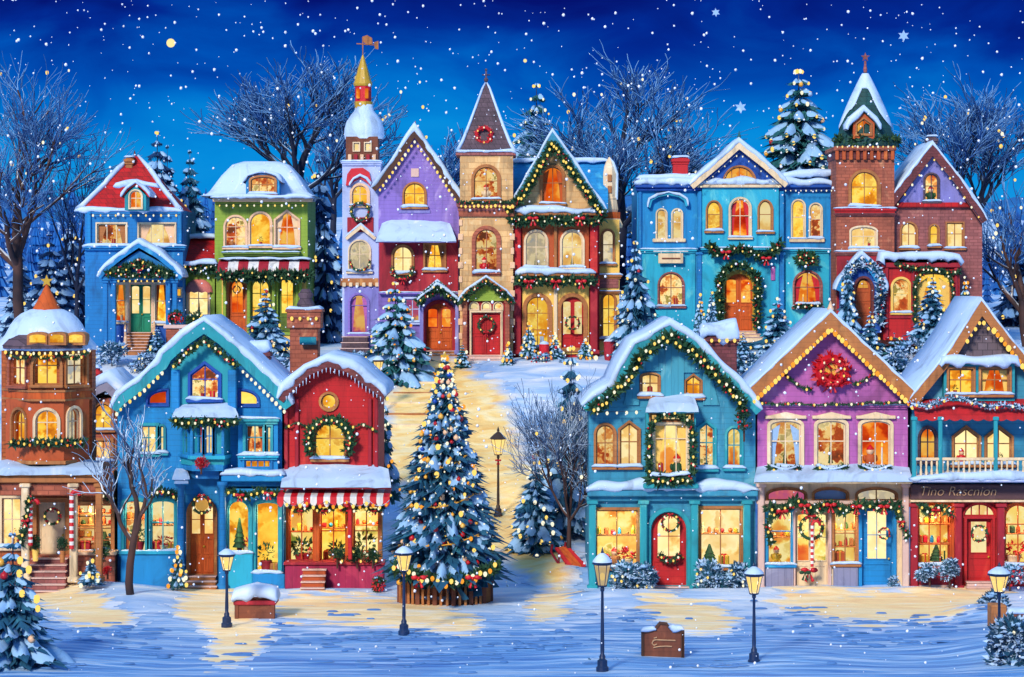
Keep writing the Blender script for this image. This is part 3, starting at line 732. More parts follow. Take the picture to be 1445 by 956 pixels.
# ---------------------------------------------------------------- firs
MIDS = {}
def fir_meshes(seed, tiers, boughs, R=.42, fol='fir_blue', droop=.35, snowy=.5, jag=1.0, top=0.03, m=6, zlo=.1, sw=.5):
    """unit-height snow-laden fir: returns (foliage, snow, trunk meshes, tip points)"""
    rng = random.Random(seed); fo, sn, tr = MB(), MB(), MB(); tips = []
    tr.tube([(0, 0, -.03), (.003, 0, .3), (0, .002, .7), (0, 0, .98)], [.024, .018, .009, .003], 7)
    for t in range(tiers):
        u = t / (tiers - 1); z = zlo + (.96 - zlo) * u ** .93; r = R * (1 - u) ** .82 * rng.uniform(.9, 1.08) + top
        nb = max(5, int(boughs * (1 - u * .6)))
        for b in range(nb):
            a = 2 * PI * (b + rng.random() * .6) / nb + t * 1.3; L = r * rng.uniform(.72, 1.16); dx, dy = math.cos(a), math.sin(a); px_, py_ = -dy, dx
            dr = droop * rng.uniform(.75, 1.3); wd = L * rng.uniform(.3, .42) + .012; ridge = []
            for i in range(m + 1):
                s = i / m; zz = z + .035 - dr * L * (s ** 1.5) + .10 * L * max(0, s - .7) * 2
                ridge.append((dx * L * s, dy * L * s, zz))
            # needle sprays hanging either side of the bough: separate jagged blades
            for i in range(1, m + 1):
                s = i / m; w = wd * math.sin(PI * min(1, s * .78 + .18)) * rng.uniform(.75, 1.25) * jag
                A, B = ridge[i - 1], ridge[i]
                for sg in (-1, 1):
                    hang = w * rng.uniform(.35, .75); fwd = L * .16 * rng.uniform(.6, 1.6)
                    T1 = (B[0] + px_ * w * sg + dx * fwd, B[1] + py_ * w * sg + dy * fwd, B[2] - hang)
                    T2 = (A[0] + px_ * w * sg * .75 + dx * fwd * .5, A[1] + py_ * w * sg * .75 + dy * fwd * .5, A[2] - hang * 1.25)
                    fo.add([A, B, T1, T2], [(0, 1, 2), (0, 2, 3)])
                    T3 = ((A[0] + B[0]) / 2 + px_ * w * sg * .5, (A[1] + B[1]) / 2 + py_ * w * sg * .5, A[2] - hang * 1.9)
                    fo.add([A, B, T3], [(0, 1, 2)])
            e = ridge[-1]; fo.add([ridge[-2], (e[0] + px_ * wd * .3, e[1] + py_ * wd * .3, e[2]), (e[0] + dx * wd * .8, e[1] + dy * wd * .8, e[2] - wd * .2), (e[0] - px_ * wd * .3, e[1] - py_ * wd * .3, e[2])], [(0, 1, 2, 3)])
            tips.append((e[0] * .97, e[1] * .97, e[2] - .004)); q_ = ridge[-2]; MIDS.setdefault(seed, []).append((q_[0], q_[1], q_[2] + .012))
            if rng.random() < snowy + .25:
                s0 = rng.uniform(.3, .55); k0 = int(s0 * m); vs = []; th = wd * rng.uniform(.22, .4)
                st = ridge[k0:]; n = len(st)
                for i, p in enumerate(st):
                    f = math.sin(PI * (i + .6) / (n + .2)); w = wd * sw * f * rng.uniform(.7, 1.15)
                    for (q, hh) in ((-1, -.25), (-.6, .55), (0, .9), (.6, .55), (1, -.25)):
                        vs.append((p[0] + px_ * w * q, p[1] + py_ * w * q, p[2] + th * hh * f - abs(q) * w * .3 + .004))
                fs = [(i * 5 + k, i * 5 + k + 1, (i + 1) * 5 + k + 1, (i + 1) * 5 + k) for i in range(n - 1) for k in range(4)]
                sn.add(vs, fs)
    def me(mb, name, mt, sm):
        d = bpy.data.meshes.new(name); d.from_pydata(mb.v, [], mb.f); d.materials.append(M(mt))
        if sm: d.polygons.foreach_set('use_smooth', [True] * len(d.polygons))
        return d
    return me(fo, 'foliage', fol, False), me(sn, 'snow', 'bough_snow', True), me(tr, 'trunk', 'dark_bark', True), tips
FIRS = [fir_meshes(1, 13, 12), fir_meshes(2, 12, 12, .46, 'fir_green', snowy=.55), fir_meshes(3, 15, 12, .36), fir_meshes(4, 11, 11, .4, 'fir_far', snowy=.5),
        fir_meshes(5, 9, 10, .5, 'fir_green', droop=.25)]
def fir(px, py0, py1, Y, v, label, wpx=None, lights=0, kinds=('warm', 'white'), baubles=0, name='fir_tree', cat='fir tree', group='snowy fir trees around the village', star=False, bs=1.0, pot=None, zb=None):
    """a fir whose foot is at row py1 and tip at row py0 when it stands at depth Y"""
    fo, sn, tr, tips = FIRS[v]; x = wx(px, Y); z0 = wz(py1, Y) if zb is None else zb; H = wz(py0, Y) - z0
    R = {0: .42, 1: .46, 2: .36, 3: .4, 4: .5}[v]; sx = (wpx / 2 * Y / F) / (R * H * .98) if wpx else 1
    t = thing(name, label, cat, (x, Y, z0), group); rng = random.Random(int(px * 7 + py0)); rz = rng.uniform(0, 6)
    for me in (fo, sn, tr):
        o = bpy.data.objects.new(me.name.split('.')[0], me); COL.objects.link(o); o.parent = t; o.scale = (H * sx, H * sx, H); o.rotation_euler = (0, 0, rz)
        if me is sn: o['kind'] = 'stuff'
    front = [p for p in tips if (p[0] * math.sin(rz) + p[1] * math.cos(rz)) < .02]; rng.shuffle(front)
    def wp(p): 
        c, s_ = math.cos(rz), math.sin(rz); return (x + (p[0] * c - p[1] * s_) * H * sx, Y + (p[0] * s_ + p[1] * c) * H * sx - .04, z0 + p[2] * H)
    lights = int(lights * 2.6); baubles = int(baubles * 1.5)
    for i in range(min(lights, len(front))): dupmesh(BULB[kinds[i % len(kinds)]], 'bulb', t, wp(front[i]), bs * rng.uniform(1.0, 1.6))
    for i in range(baubles):
        p = wp(front[(lights + i) % len(front)]); dupmesh(ORN[i % 3 if rng.random() < .8 else 3], 'bauble', t, (p[0], p[1] - .03, p[2] - .06), .07 * bs)
    if star:
        starmesh(x, Y, z0 + H * 1.02, .16 * bs, t)
    if pot: MB().lathe([(.1, z0 - .25), (.16, z0), (.17, z0 + .03)], x, Y, 12).build('pot', pot, t, True)
    return t
def starmesh(x, Y, z, r, parent, mt='gold', name='star', n=5):
    P = [(x + (r if i % 2 == 0 else r * .42) * math.sin(PI * i / n), z + (r if i % 2 == 0 else r * .42) * math.cos(PI * i / n)) for i in range(2 * n)]
    return MB().prism(P, Y - .04, Y + .04).build(name, mt, parent)

# ---------------------------------------------------------------- bare trees
def bare_tree(px, py0, py1, Y, label, seed, trunk_r=.28, fork=.3, spread=1.0, lean=0.0, levels=5, kids=4, bark='dark_bark', twig='hazy_twig_snow', width=None, group='bare winter trees', lights=0, zb=None, gravity=.0, curve=.1):
    rng = random.Random(seed); x0 = wx(px, Y); z0 = wz(py1, Y) if zb is None else zb; H = wz(py0, Y) - z0; fl = .021 / H * (fork + 1.0) * Y / 115; trunk_r *= fork + 1.0
    br, tw, tips = MB(), MB(), []
    def grow(p, d, L, r, lv):
        n = 5 if lv < 3 else 4; pts = [p]; q = p.copy(); dd = d.copy(); seg = L / (n - 1)
        for i in range(n - 1):
            dd = (dd + Vector((rng.uniform(-1, 1), rng.uniform(-1, 1), rng.uniform(-.6, .8))) * curve * (1 + lv * .35) + Vector((0, 0, .06 - gravity * lv * .03))).normalized()
            q = q + dd * seg; pts.append(q.copy())
        r1 = r * (.7 if lv < levels else .4)
        rad = [max(r + (r1 - r) * i / (n - 1), fl * (1 if lv < levels else .8)) for i in range(n)]
        (br if lv <= min(3, levels - 2) else tw).tube(pts, rad, (9, 7, 5, 4, 3, 3, 3)[min(lv, 6)], cap=False)
        if lv >= levels: tips.append(pts[-1]); return
        k = kids + (1 if lv in (1, 2) else 0)
        for j in range(k):
            s = 1 if (j == 0) else rng.uniform(.35 if lv else .72, .98); fi = s * (n - 1); a = min(int(fi), n - 2); pp = pts[a] + (pts[a + 1] - pts[a]) * (fi - a)
            ang = rng.uniform(.1, .26) if j == 0 else rng.uniform(.34, .72) * spread; az = rng.uniform(0, 2 * PI) if lv else 2 * PI * (j + rng.random() * .4) / k
            o1 = dd.orthogonal().normalized(); o1.rotate(Matrix.Rotation(az, 3, dd)); nd = (dd * math.cos(ang) + o1 * math.sin(ang)).normalized()
            nd.y *= .75; nd.normalize()
            sc = rng.uniform(.62, .82) if j else .8
            rr = r + (r1 - r) * s
            grow(pp, nd, (.52 if lv == 0 else L) * sc, rr * (.88 if j == 0 else .7), lv + 1)
    base = Vector((0, 0, 0)); grow(base, Vector((lean, 0, 1)).normalized(), fork, trunk_r / H, 0)
    zm = max(v[2] for v in tw.v); xm = sorted(v[0] for v in tw.v); xw = xm[int(len(xm) * .985)] - xm[int(len(xm) * .015)]
    sz = H / zm; sx = sz if not width else (width * Y / F) / xw
    zs_ = [v[0] for v in tw.v if v[2] > zm * .6]; cx = sum(zs_) / max(1, len(zs_)) - lean * .4
    def fit(mb):
        out = []
        for v in mb.v:
            q_ = max(0, (v[2] - fork * .5) / (zm - fork * .5)) ** .8 * cx; v = (v[0] - min(1.0, 1.25 * abs(q_) / (abs(cx) + 1e-6)) * cx if v[2] > fork * .5 else v[0], v[1], v[2]); k = min(1, max(0, v[2] / (fork * .8))); s = sz * (1 - k) + sx * k if width else sz
            out.append((x0 + v[0] * s, Y + v[1] * s, z0 + v[2] * sz))
        mb.v = out
    rt = tips[:]; fit(br); fit(tw)
    flare = MB(); 
    t = thing('bare_tree', label, 'tree', (x0, Y, z0), group)
    br.build('trunk', bark, t, True); tw.build('crown', twig, t, True)
    for i in range(lights):
        v = rng.choice(rt); s = sx if width else sz; dupmesh(BULB['warm' if i % 2 else 'white'], 'bulb', t, (x0 + v.x * s, Y + v.y * s - .03, z0 + v.z * sz), rng.uniform(1.0, 2.0))
    return t

# ---------------------------------------------------------------- shrubs
def shrub(px, py0, py1, wpx, Y, label, mt='frosty_leaf', snow=True, lights=0, berries=0, group='snowy shrubs by the houses', name='shrub', cat='shrub', pot=None, legs=False, kinds=('warm', 'white'), dense=1.0):
    x = wx(px, Y); z0, z1 = wz(py1, Y), wz(py0, Y); r = wpx / 2 * Y / F; h = (z1 - z0) / 2; c = (x, Y, z0 + h); rng = random.Random(int(px * 5 + py1))
    t = thing(name, label, cat, (x, Y, z0), group)
    mb = MB(); sn = MB(); nb = int(12 * dense)
    for i in range(nb):
        a = rng.uniform(0, 2 * PI); e = rng.uniform(-.5, 1); rr = rng.uniform(.35, .85)
        q = (x + r * rr * math.cos(a) * math.cos(e * 1.2) , Y + r * .7 * rr * math.sin(a), z0 + h + h * .75 * math.sin(e * 1.3)); s = min(r, h) * rng.uniform(.36, .6)
        leafcloud(mb, q, (s, s, s), int(70 * dense), s * .55, rng)
        if snow and rng.random() < .8: sn.ball((q[0], q[1], q[2] + s * .55), s * .68, 9, 5, (1, .9, .38), .5, rng)
    mb.build('leaves', mt, t)
    if snow and sn.v: sn.build('snow', 'bough_snow', t, True, kind='stuff')
    MB().tube([(x, Y, z0 - .12), (x, Y, z0 + h)], .03, 6).build('stem', 'dark_wood', t)
    for i in range(lights):
        a = rng.uniform(PI, 2 * PI); e = rng.uniform(-.8, 1)
        dupmesh(BULB[kinds[i % len(kinds)]], 'bulb', t, (x + r * .85 * math.cos(a) * math.cos(e), Y - r * .75 * abs(math.sin(a)), z0 + h + h * .85 * math.sin(e)), .9)
    if berries:
        b = MB()
        for i in range(berries):
            a = rng.uniform(PI, 2 * PI); e = rng.uniform(-.8, 1); b.ball((x + r * .9 * math.cos(a) * math.cos(e), Y - r * .8 * abs(math.sin(a)), z0 + h + h * .85 * math.sin(e)), .04, 6, 4)
        b.build('berries', 'berry', t, True, kind='stuff')
    if pot: MB().lathe([(r * .4, z0 - .3), (r * .55, z0 + .02), (r * .6, z0 + .05)], x, Y, 12).build('pot', pot, t, True)
    return t

# ---------------------------------------------------------------- lamps
def street_lamp(px, py0, py1, label, metal='iron', glass='lantern_glass', lit=12, bow=False, snow=True, Y=None, hw=11):
    Y = GY(py1) if Y is None else Y; x = wx(px, Y); z0 = gz(x, Y) - .03; H = wz(py0, Y) - z0; t = thing('street_lamp', label, 'street lamp', (x, Y, z0), 'street lamps along the snowy street')
    r = hw * Y / F; lh = H * .2
    MB().lathe([(.15, z0 - .1), (.15, z0 + .14), (.12, z0 + .17), (.12, z0 + .3), (.07, z0 + .34)], x, Y, 12).build('base', metal, t)
    MB().lathe([(.07, z0 + .33), (.075, z0 + .4), (.045, z0 + .46), (.05, z0 + .55), (.038, z0 + H * .5), (.032, z0 + H * .7), (.05, z0 + H * .71), (.05, z0 + H * .73), (.035, z0 + H * .745)], x, Y, 12).build('pole', metal, t, True)
    a = z0 + H * .745; b = a + lh * .95; ln = MB()
    ln.lathe([(r * .5, a - .01), (r * .55, a + .03)], x, Y, 6); 
    for k in range(6):
        g = 2 * PI * k / 6; ln.tube([(x + r * .5 * math.cos(g), Y + r * .5 * math.sin(g), a), (x + r * math.cos(g), Y + r * math.sin(g), b)], .012, 4)
    ln.lathe([(r * 1.04, b - .015), (r * 1.04, b + .015)], x, Y, 6); o = ln.build('lantern', metal, t)
    vs = MB(); vs.lathe([(r * .47, a + .03), (r * .93, b - .02)], x, Y, 6); vs.f = vs.f[:-2]; vs.fm = vs.fm[:-2]; vs.build('glass', glass, o)
    MB().ball((x, Y, a + lh * .42), r * .32, 8, 6, (1, 1, 1.5)).build('lamp_bulb', 'bulb_warm', o, True)
    MB().lathe([(r * 1.25, b + .01), (r * 1.1, b + .05), (r * .6, b + lh * .28), (r * .2, b + lh * .42)], x, Y, 12).lathe([(r * .1, b + lh * .4), (r * .2, b + lh * .5), (.004, b + lh * .75)], x, Y, 8).build('cap', metal, t, True)
    if snow: MB().lathe([(r * 1.15, b + .055), (r * 1.12, b + .09), (r * .7, b + lh * .36), (r * .3, b + lh * .47), (.01, b + lh * .52)], x, Y, 12).build('snow', 'snow', t, True)
    if bow: bowmesh(x, Y - .07, z0 + H * .68, .11, t)
    if lit:
        l = bpy.data.lights.new('lamp_light', 'POINT'); l.energy = lit; l.color = (1, .66, .28); l.shadow_soft_size = .12
        lo = bpy.data.objects.new('lamp_light', l); COL.objects.link(lo); lo.parent = t; lo.location = Vector((x, Y, a + lh * .45)) - ORIG[t.name]
    return t
random.seed(11)
# =================================================================== BACK ROW
# ---- blue house with the red hipped roof
h = House('blue_house', 'tall blue house with a flared red roof and gabled snowy porch', 'house', 190, 490, 111)
h.wall([(120, 505), (120, 297), (258, 297), (258, 505)], 'deep_blue_paint', [
    W_('rect', 137, 178, 316, 346, m=(2, 0), gl='glow_busy', cur='tan_wood', fw=.06, dec=[('vase', .5, .3, 'gold', '')] if 0 else [('gift', .55, .3, 'crimson', 'small red gift box in the upper window of the red-roofed blue house')]),
    W_('rect', 196, 247, 316, 346, m=(2, 0), gl='glow_cream', cur='peach', fw=.06),
    W_('rect', 248, 256, 407, 419, m=(0, 0), fw=.04, sill=0, gl='glow_gold')], depth=4.5)
h.ledge(117, 262, 347.5, h=.1, out=.25, mt='blue_paint', sn=.12)
h.posts([126, 254], 299, 345, w=.16, d=.04, mt='blue_paint', cap=False, name='corner_board')
# hip roof: stacked rectangles narrowing upwards
def hip(h, levels, cx, y_c, name='roof', mt='red_shingle', dep=None, d=0, snow=True, par=None):
    vs = []; n = len(levels); Yc = h.Y + y_c
    for (hw, py) in levels:
        a = hw * Yc / F; b = a if dep is None else a * dep; X = wx(cx, Yc); z = wz(py, Yc)
        vs += [(X - a, Yc - b, z), (X + a, Yc - b, z), (X + a, Yc + b, z), (X - a, Yc + b, z)]
    fs = [(i * 4 + k, i * 4 + (k + 1) % 4, i * 4 + 4 + (k + 1) % 4, i * 4 + 4 + k) for i in range(n - 1) for k in range(4)] + [(0, 1, 2, 3), (4 * n - 4, 4 * n - 3, 4 * n - 2, 4 * n - 1)]
    r = MB().add(vs, fs).build(name, mt, par or h.o)
    if snow:
        for k in (0, 1):
            mb = MB(); mb.tube([(vs[i * 4 + k][0], vs[i * 4 + k][1], vs[i * 4 + k][2] + .04) for i in range(n)], [.12] * (n - 1) + [.05], 6); mb.build('ridge_snow', 'snow', r, True)
        a, b = vs[0], vs[1]
        MB().band([(a[0] - .1, a[2]), (b[0] + .1, b[2])], -.05, .13, a[1] - .08, a[1] + .35, 'snow', .9, .12, cx).build('eave_snow', 'snow', r, True)
    return r, vs
r, vs = hip(h, [(72, 299), (66, 294), (38, 262), (36, 258), (22, 240), (3, 221)], 192, 2.2, dep=.95)
MB().band([(wx(160, 110), wz(263, 110)), (wx(192, 110), wz(258, 110)), (wx(224, 110), wz(264, 110))], -.05, .12, 109.95, 110.5, 'snow', .8, .12, 5).build('snow', 'snow', r, True)
d_ = House.__new__(House); d_.Y = 110.2; d_.o = h.o
h.wall([(176, 297), (176, 276), (191, 262), (206, 276), (206, 297)], 'teal_paint', [W_('arch', 183, 200, 269, 294, m=(1, 1), gl='glow_orange', fw=.05, sill=0, rec=.2)], d=1.15, depth=-.1, name='dormer', rev=.2)
h.gable([(172, 279), (181, 268), (191, 261), (201, 268), (210, 279)], d=1.15, over=.1, back=.6, th=.06, sn=.16, board=None, name='dormer_roof', mt='red_shingle')
h.chimney(177, 187, 222, 250, dy=1.6, mt='tan_wood', depth=.4, sn=.06)
h.finial(190, 212, 224, 3, 'dark_brick', 2.2)
# porch
h.wall([(143, 390), (158, 378), (196, 354), (240, 378), (252, 390)], 'deep_blue_paint', d=1.5, depth=-1.2, name='pediment', rev=.1)
h.gable([(139, 392), (152, 378), (172, 362), (196, 346), (222, 361), (243, 378), (256, 393)], d=1.5, over=.15, back=.2, th=.06, sn=.26, board='blue_paint', bw=.1, name='porch_roof')
h.block(143, 252, 389, 396, d=1.6, th=1.5, mt='blue_paint', name='lintel')
h.posts([149, 160.5, 237.5, 247], 396, 497, w=.2, d=1.4, mt='deep_blue_paint')
h.wall([(158, 500), (158, 397), (239, 397), (239, 500)], 'royal_blue', [
    W_('rect', 162, 178, 401, 454, m=(0, 1), gl='glow_orange', cur='gold_wall', sill=1, dec=[('vase', .5, .3, 'x', '')] if 0 else [('pot', .55, .45, 'berry', 'potted red poinsettia in the porch side window of the blue house')]),
    W_('rect', 219, 236, 401, 456, m=(0, 1), gl='glow_gold', cur='orange_wood', sill=1)],
    [W_('rect', 183, 214, 401, 470, mat='emerald', leaves=2, rows=1, glass=.6, gl='glow_cream', fr='peach')], d=.15, depth=.3, name='porch_wall')
h.steps(181, 214, 470, 498, 7, d=.15, shrink=0, mt='tan_wood')
for sx in (177, 218):
    mb = MB(); A = (wx(sx, 110.8), 110.7, wz(455, 110.8)); B = (wx(sx, 109), 109, wz(478, 109)); mb.tube([A, B], .05, 6); mb.box(B[0] - .06, B[0] + .06, 108.94, 109.06, B[2] - .8, B[2] + .1); mb.build('handrail', 'peach', h.o)
garland([(152, 388), (174, 379), (196, 372), (219, 379), (243, 388)], 109.3, 'green garland inside the snowy porch gable of the blue house', th=.2, n=8)
garland([(163, 389), (230, 389)], 109.3, 'flat evergreen swag over the porch beam of the blue house', th=.14, n=4)
wreath(196, 374, 9, 109.1, 'round wreath at the peak of the blue house porch', n=5)
string_lights([(126, 303), (254, 303)], 110.85, 12, 'row of white bulbs under the red roof eave', ('white', 'warm'))
string_lights([(163, 395.5), (236, 395.5)], 109.3, 9, 'warm bulbs along the porch beam of the blue house')

# ---- small red-roofed shop between the two
h = House('small_shop', 'narrow one-storey shop with a steep red roof between blue and green houses', 'shop', 281, 462, 112)
h.wall([(257, 470), (257, 372), (305, 372), (305, 470)], 'green_paint', [W_('arch', 266, 294, 402, 446, m=(1, 1), gl='glow_cream', fr='peach', dec=[('fir', .5, .6, 'leaf_green', 'little green fir in the arched window of the narrow shop')])], depth=3.5)
Yf = 112; mb = MB(); mb.prism([(0, 0)] * 0 or [(wx(256, Yf), wz(372, Yf)), (wx(306, Yf), wz(372, Yf)), (wx(306, Yf), wz(371, Yf)), (wx(256, Yf), wz(371, Yf))], Yf - .25, Yf + 3)
mb.add([(wx(256, Yf), Yf - .3, wz(372, Yf)), (wx(306, Yf), Yf - .3, wz(372, Yf)), (wx(306, Yf), Yf + 1.7, wz(336, Yf)), (wx(256, Yf), Yf + 1.7, wz(336, Yf)), (wx(306, Yf), Yf + 3.6, wz(372, Yf)), (wx(256, Yf), Yf + 3.6, wz(372, Yf))], [(0, 1, 2, 3), (3, 2, 4, 5), (0, 3, 5), (1, 2, 4)])
r = mb.build('roof', 'red_shingle', h.o)
MB().band([(wx(255, Yf + 1.7), wz(336, Yf + 1.7)), (wx(307, Yf + 1.7), wz(336, Yf + 1.7))], -.02, .18, Yf + 1.4, Yf + 2.1, 'snow', .5, .12, 3).build('snow', 'snow', r, True)
MB().band([(wx(255, Yf - .3), wz(372, Yf - .3)), (wx(307, Yf - .3), wz(372, Yf - .3))], -.04, .14, Yf - .42, Yf + .1, 'snow', 1.0, .12, 8).build('eave_snow', 'snow', r, True)
mb = MB()                     # scalloped half dome awning
vs = []; X = wx(280.5, Yf); rr = 20 * Yf / F
for i in range(5):
    t = i / 4
    for k in range(13):
        a = PI * k / 12; q = rr * math.cos(t * PI / 2 * .95); vs.append((X + q * math.cos(a), Yf - q * .45 * math.sin(a) , wz(412, Yf) + (20 * Yf / F) * .9 * math.sin(t * PI / 2) - (.05 if i == 0 and k % 2 else 0)))
mb.add(vs, [(i * 13 + k, i * 13 + k + 1, i * 13 + 14 + k, i * 13 + 13 + k) for i in range(4) for k in range(12)]); mb.mi = 0
mb.build('awning', 'pink_cloth', h.o)
garland([(259, 380), (303, 380)], 111.7, 'leafy garland under the red roof of the narrow shop', th=.22, n=6)

# ---- green house
h = House('green_house', 'olive green house with a snow-covered mansard roof and striped canopy', 'house', 368, 480, 112)
h.wall([(303, 500), (303, 281), (434, 281), (434, 500)], 'green_paint', [
    W_('arch', 318, 347, 306, 349, m=(1, 2), gl='glow_busy', fr='peach', dec=[('bear', .3, .3, 'tan_wood', 'small toy figure with red hat in the first upper window of the green house')]),
    W_('arch', 353, 382, 301, 347, m=(0, 0), gl='glow_gold', fr='peach', dec=[('pot', .5, .3, 'leaf_green', 'green plant in the middle upper window of the green house')]),
    W_('house', 389, 421, 299, 349, m=(1, 1), gl='glow_orange', fr='peach', cur='cream')], depth=4.5)
h.ledge(313, 423, 356, h=.1, out=.25, mt='olive', sn=.05)
r, vs = hip(h, [(70, 282), (66, 277), (52, 256), (37, 238), (30, 236)], 370, 2.4, mt='slate_shingle', dep=.8, snow=False)
r2, vs2 = hip(h, [(72, 279), (68, 271), (54, 250), (40, 234), (26, 229)], 370, 2.4, name='snow', mt='snow', dep=.82, snow=False, par=r)
r2.data.polygons.foreach_set('use_smooth', [False] * len(r2.data.polygons))
bm = r2.modifiers.new('round', 'BEVEL'); bm.width = .28; bm.segments = 3
h.block(300, 441, 280, 285, d=.3, th=.4, mt='peach', name='cornice')
MB().band([(wx(299, 111.5), wz(280, 111.5)), (wx(442, 111.5), wz(280, 111.5))], 0, .16, 110.9, 112.4, 'snow', .6, .14, 12).build('eave_snow', 'snow', r, True)
h.wall([(347, 278), (347, 256), (352, 248), (370, 243), (388, 248), (394, 256), (394, 278)], 'turquoise_deep', [W_('seg', 354, 388, 250, 274, m=(2, 1), gl='glow_busy', fr='tan_wood', sill=1, rec=.2)], d=.25, depth=1.6, name='dormer', rev=.2)
h.gable([(344, 259), (351, 250), (370, 244), (389, 250), (397, 259)], d=.25, over=.08, back=1.6, th=.05, sn=.16, board=None, name='dormer_roof')
string_lights([(305, 289), (432, 289)], 111.7, 13, 'row of gold bulbs under the mansard eave of the green house', ('warm', 'white'))
# wavy striped canopy
def canopy(h, x0, x1, y0, y1, out, mats, n, label=None, wav=.08, d=0, name='awning', drop=.16, snow=0):
    Yf = h.Y - d; X0, X1 = wx(x0, Yf), wx(x1, Yf); za, zb_ = wz(y0, Yf), wz(y1, Yf - out); mb = MB()
    for i in range(n):
        a = X0 + (X1 - X0) * i / n; b = X0 + (X1 - X0) * (i + 1) / n; mb.mi = i % 2; vs = []
        for j in range(5):
            t = j / 4; y = Yf - out * t; z = za + (zb_ - za) * t + wav * math.sin(t * 3.1)
            vs += [(a, y, z), (b, y, z)]
        c = (a + b) / 2
        fs = [(2 * j, 2 * j + 1, 2 * j + 3, 2 * j + 2) for j in range(4)]
        k = len(vs); vs += [(a, Yf - out, zb_ - drop * .55), (b, Yf - out, zb_ - drop * .55), (a * .75 + b * .25, Yf - out - .01, zb_ - drop * .9), (c, Yf - out - .01, zb_ - drop), (a * .25 + b * .75, Yf - out - .01, zb_ - drop * .9)]
        fs += [(8, 9, k + 1, k), (k, k + 1, k + 4, k + 3, k + 2)]
        mb.add(vs, fs)
    o = mb.build(name, mats, h.o); s = o.modifiers.new('thick', 'SOLIDIFY'); s.thickness = .02
    return o
canopy(h, 310, 438, 368, 379, .8, ['crimson', 'white_paint'], 9, wav=.12, drop=.2)
MB().band([(wx(309, 111.6), wz(366, 111.6)), (wx(439, 111.6), wz(366, 111.6))], 0, .13, 111.4, 112, 'snow', 1.1, .12, 2).build('canopy_snow', 'snow', h.o, True)
garland([(309, 388), (436, 388)], 111.1, 'thick leafy garland under the striped canopy of the green house', th=.26, n=12, sag=.1, scall=3)
h.wall([(313, 497), (313, 384), (432, 384), (432, 497)], 'gold_wall', [W_('arch', 355, 380, 394, 455, m=(1, 2), gl='glow_gold', fr='olive')],
    [W_('arch', 322, 347, 394, 470, mat='orange_wood', leaves=1, rows=1, glass=.62, gl='glow_orange', fr='tan_wood'), W_('arch', 392, 418, 388, 470, mat='olive', leaves=1, rows=1, glass=.66, gl='glow_gold', fr='green_paint')], d=.12, depth=.2, name='shop_front', rev=.22)
h.posts([317, 351, 386, 424], 384, 497, w=.14, d=.3, mt='green_paint')
wreath(334, 409, 6, 111.6, 'tiny wreath on the orange door of the green house', n=2, bow=False)

# ---- brick planter in front
pl = thing('brick_planter', 'low brick planter box full of red berries before the narrow shop', 'planter', (wx(262, 107), 107, wz(500, 107)))
MB().box(wx(234, 107), wx(290, 107), 107, 108.6, wz(502, 107), wz(464, 107)).build('wall', 'brick', pl)
MB().box(wx(231, 107), wx(293, 107), 106.9, 108.7, wz(464, 107), wz(459, 107)).build('coping', 'pinkish', pl)
shrub(248, 439, 460, 24, 107.8, 'bush crowded with red berries on the brick planter', 'leaf_green', berries=45, snow=False)
shrub(277, 441, 461, 30, 107.9, 'round green bush with warm lights on the brick planter', 'garland_green', lights=7, snow=False)

# ---- pale lilac clock tower
h = House('bell_tower', 'slim pale lilac tower with golden spire, snowy dome and weathervane', 'tower', 510, 495, 110, 'houses of the village')
h.wall([(483, 502), (483, 228), (537, 228), (537, 502)], 'pale_lilac', [
    W_('arch', 497, 519, 262, 290, m=(1, 1), gl='glow_gold', fr='peach', fw=.1), W_('arch', 493, 522, 340, 383, m=(1, 1), gl='glow_pale', fr='cream', fw=.06)], depth=2.0)
h.block(488, 525, 238, 262, d=.06, th=.07, mt='crimson', name='red_panel') if 0 else None
MB().prism([(wx(a, 109.86), wz(b, 109.86)) for a, b in [(488, 262), (490, 246), (496, 238), (512, 237), (521, 243), (525, 262), (521, 262), (518, 258), (508, 252), (499, 257), (494, 262)]], 109.86, 109.99).build('drapery', 'ribbon', h.o)
MB().band([(wx(493, 109.8), wz(262, 109.8)), (wx(500, 109.8), wz(253, 109.8)), (wx(508, 109.8), wz(249, 109.8)), (wx(516, 109.8), wz(253, 109.8)), (wx(523, 109.8), wz(262, 109.8))], 0, .1, 109.76, 109.98, 'snow', .5, .08, 4).build('hood_snow', 'snow', h.o, True)
h.block(490, 527, 307, 328, d=.05, th=.06, mt='crimson', name='red_panel')
wreath(508, 299, 15, 109.75, 'frosted wreath under the top window of the lilac tower', n=5, bow=False, mt='garland_green')
h.gable([(488, 337), (509, 320), (530, 337)], d=.05, over=.15, back=.0, th=.05, sn=.1, board='cream', bw=.08, name='window_hood', mt='tan_wood')
wreath(508, 368, 16, 109.72, 'half-round wreath over the lower arched window of the lilac tower', n=4, bow=False, arc=(PI * 1.0, PI * 2.0), th=.25)
h.block(480, 540, 393, 404, d=.12, th=2.2, mt='tan_wood', name='cornice')
for i in range(6): h.block(483 + i * 9.3, 488 + i * 9.3, 399, 405, d=.2, th=.1, mt='cream', name='bracket')
h.wall([(486, 502), (486, 405), (534, 405), (534, 502)], 'lavender', [W_('arch', 494, 519, 416, 471, m=(0, 1), hz=.72, gl='glow_pink', fr='lilac_paint', fw=.08, cur='purple_paint')], d=.1, depth=0, name='ground_floor', rev=.24)
h.steps(484, 520, 476, 500, 3, d=.1, mt='slate_shingle', shrink=1)
h.ledge(481, 539, 228, h=.1, out=.12, mt='pale_lilac', sn=.06, name='string_course')
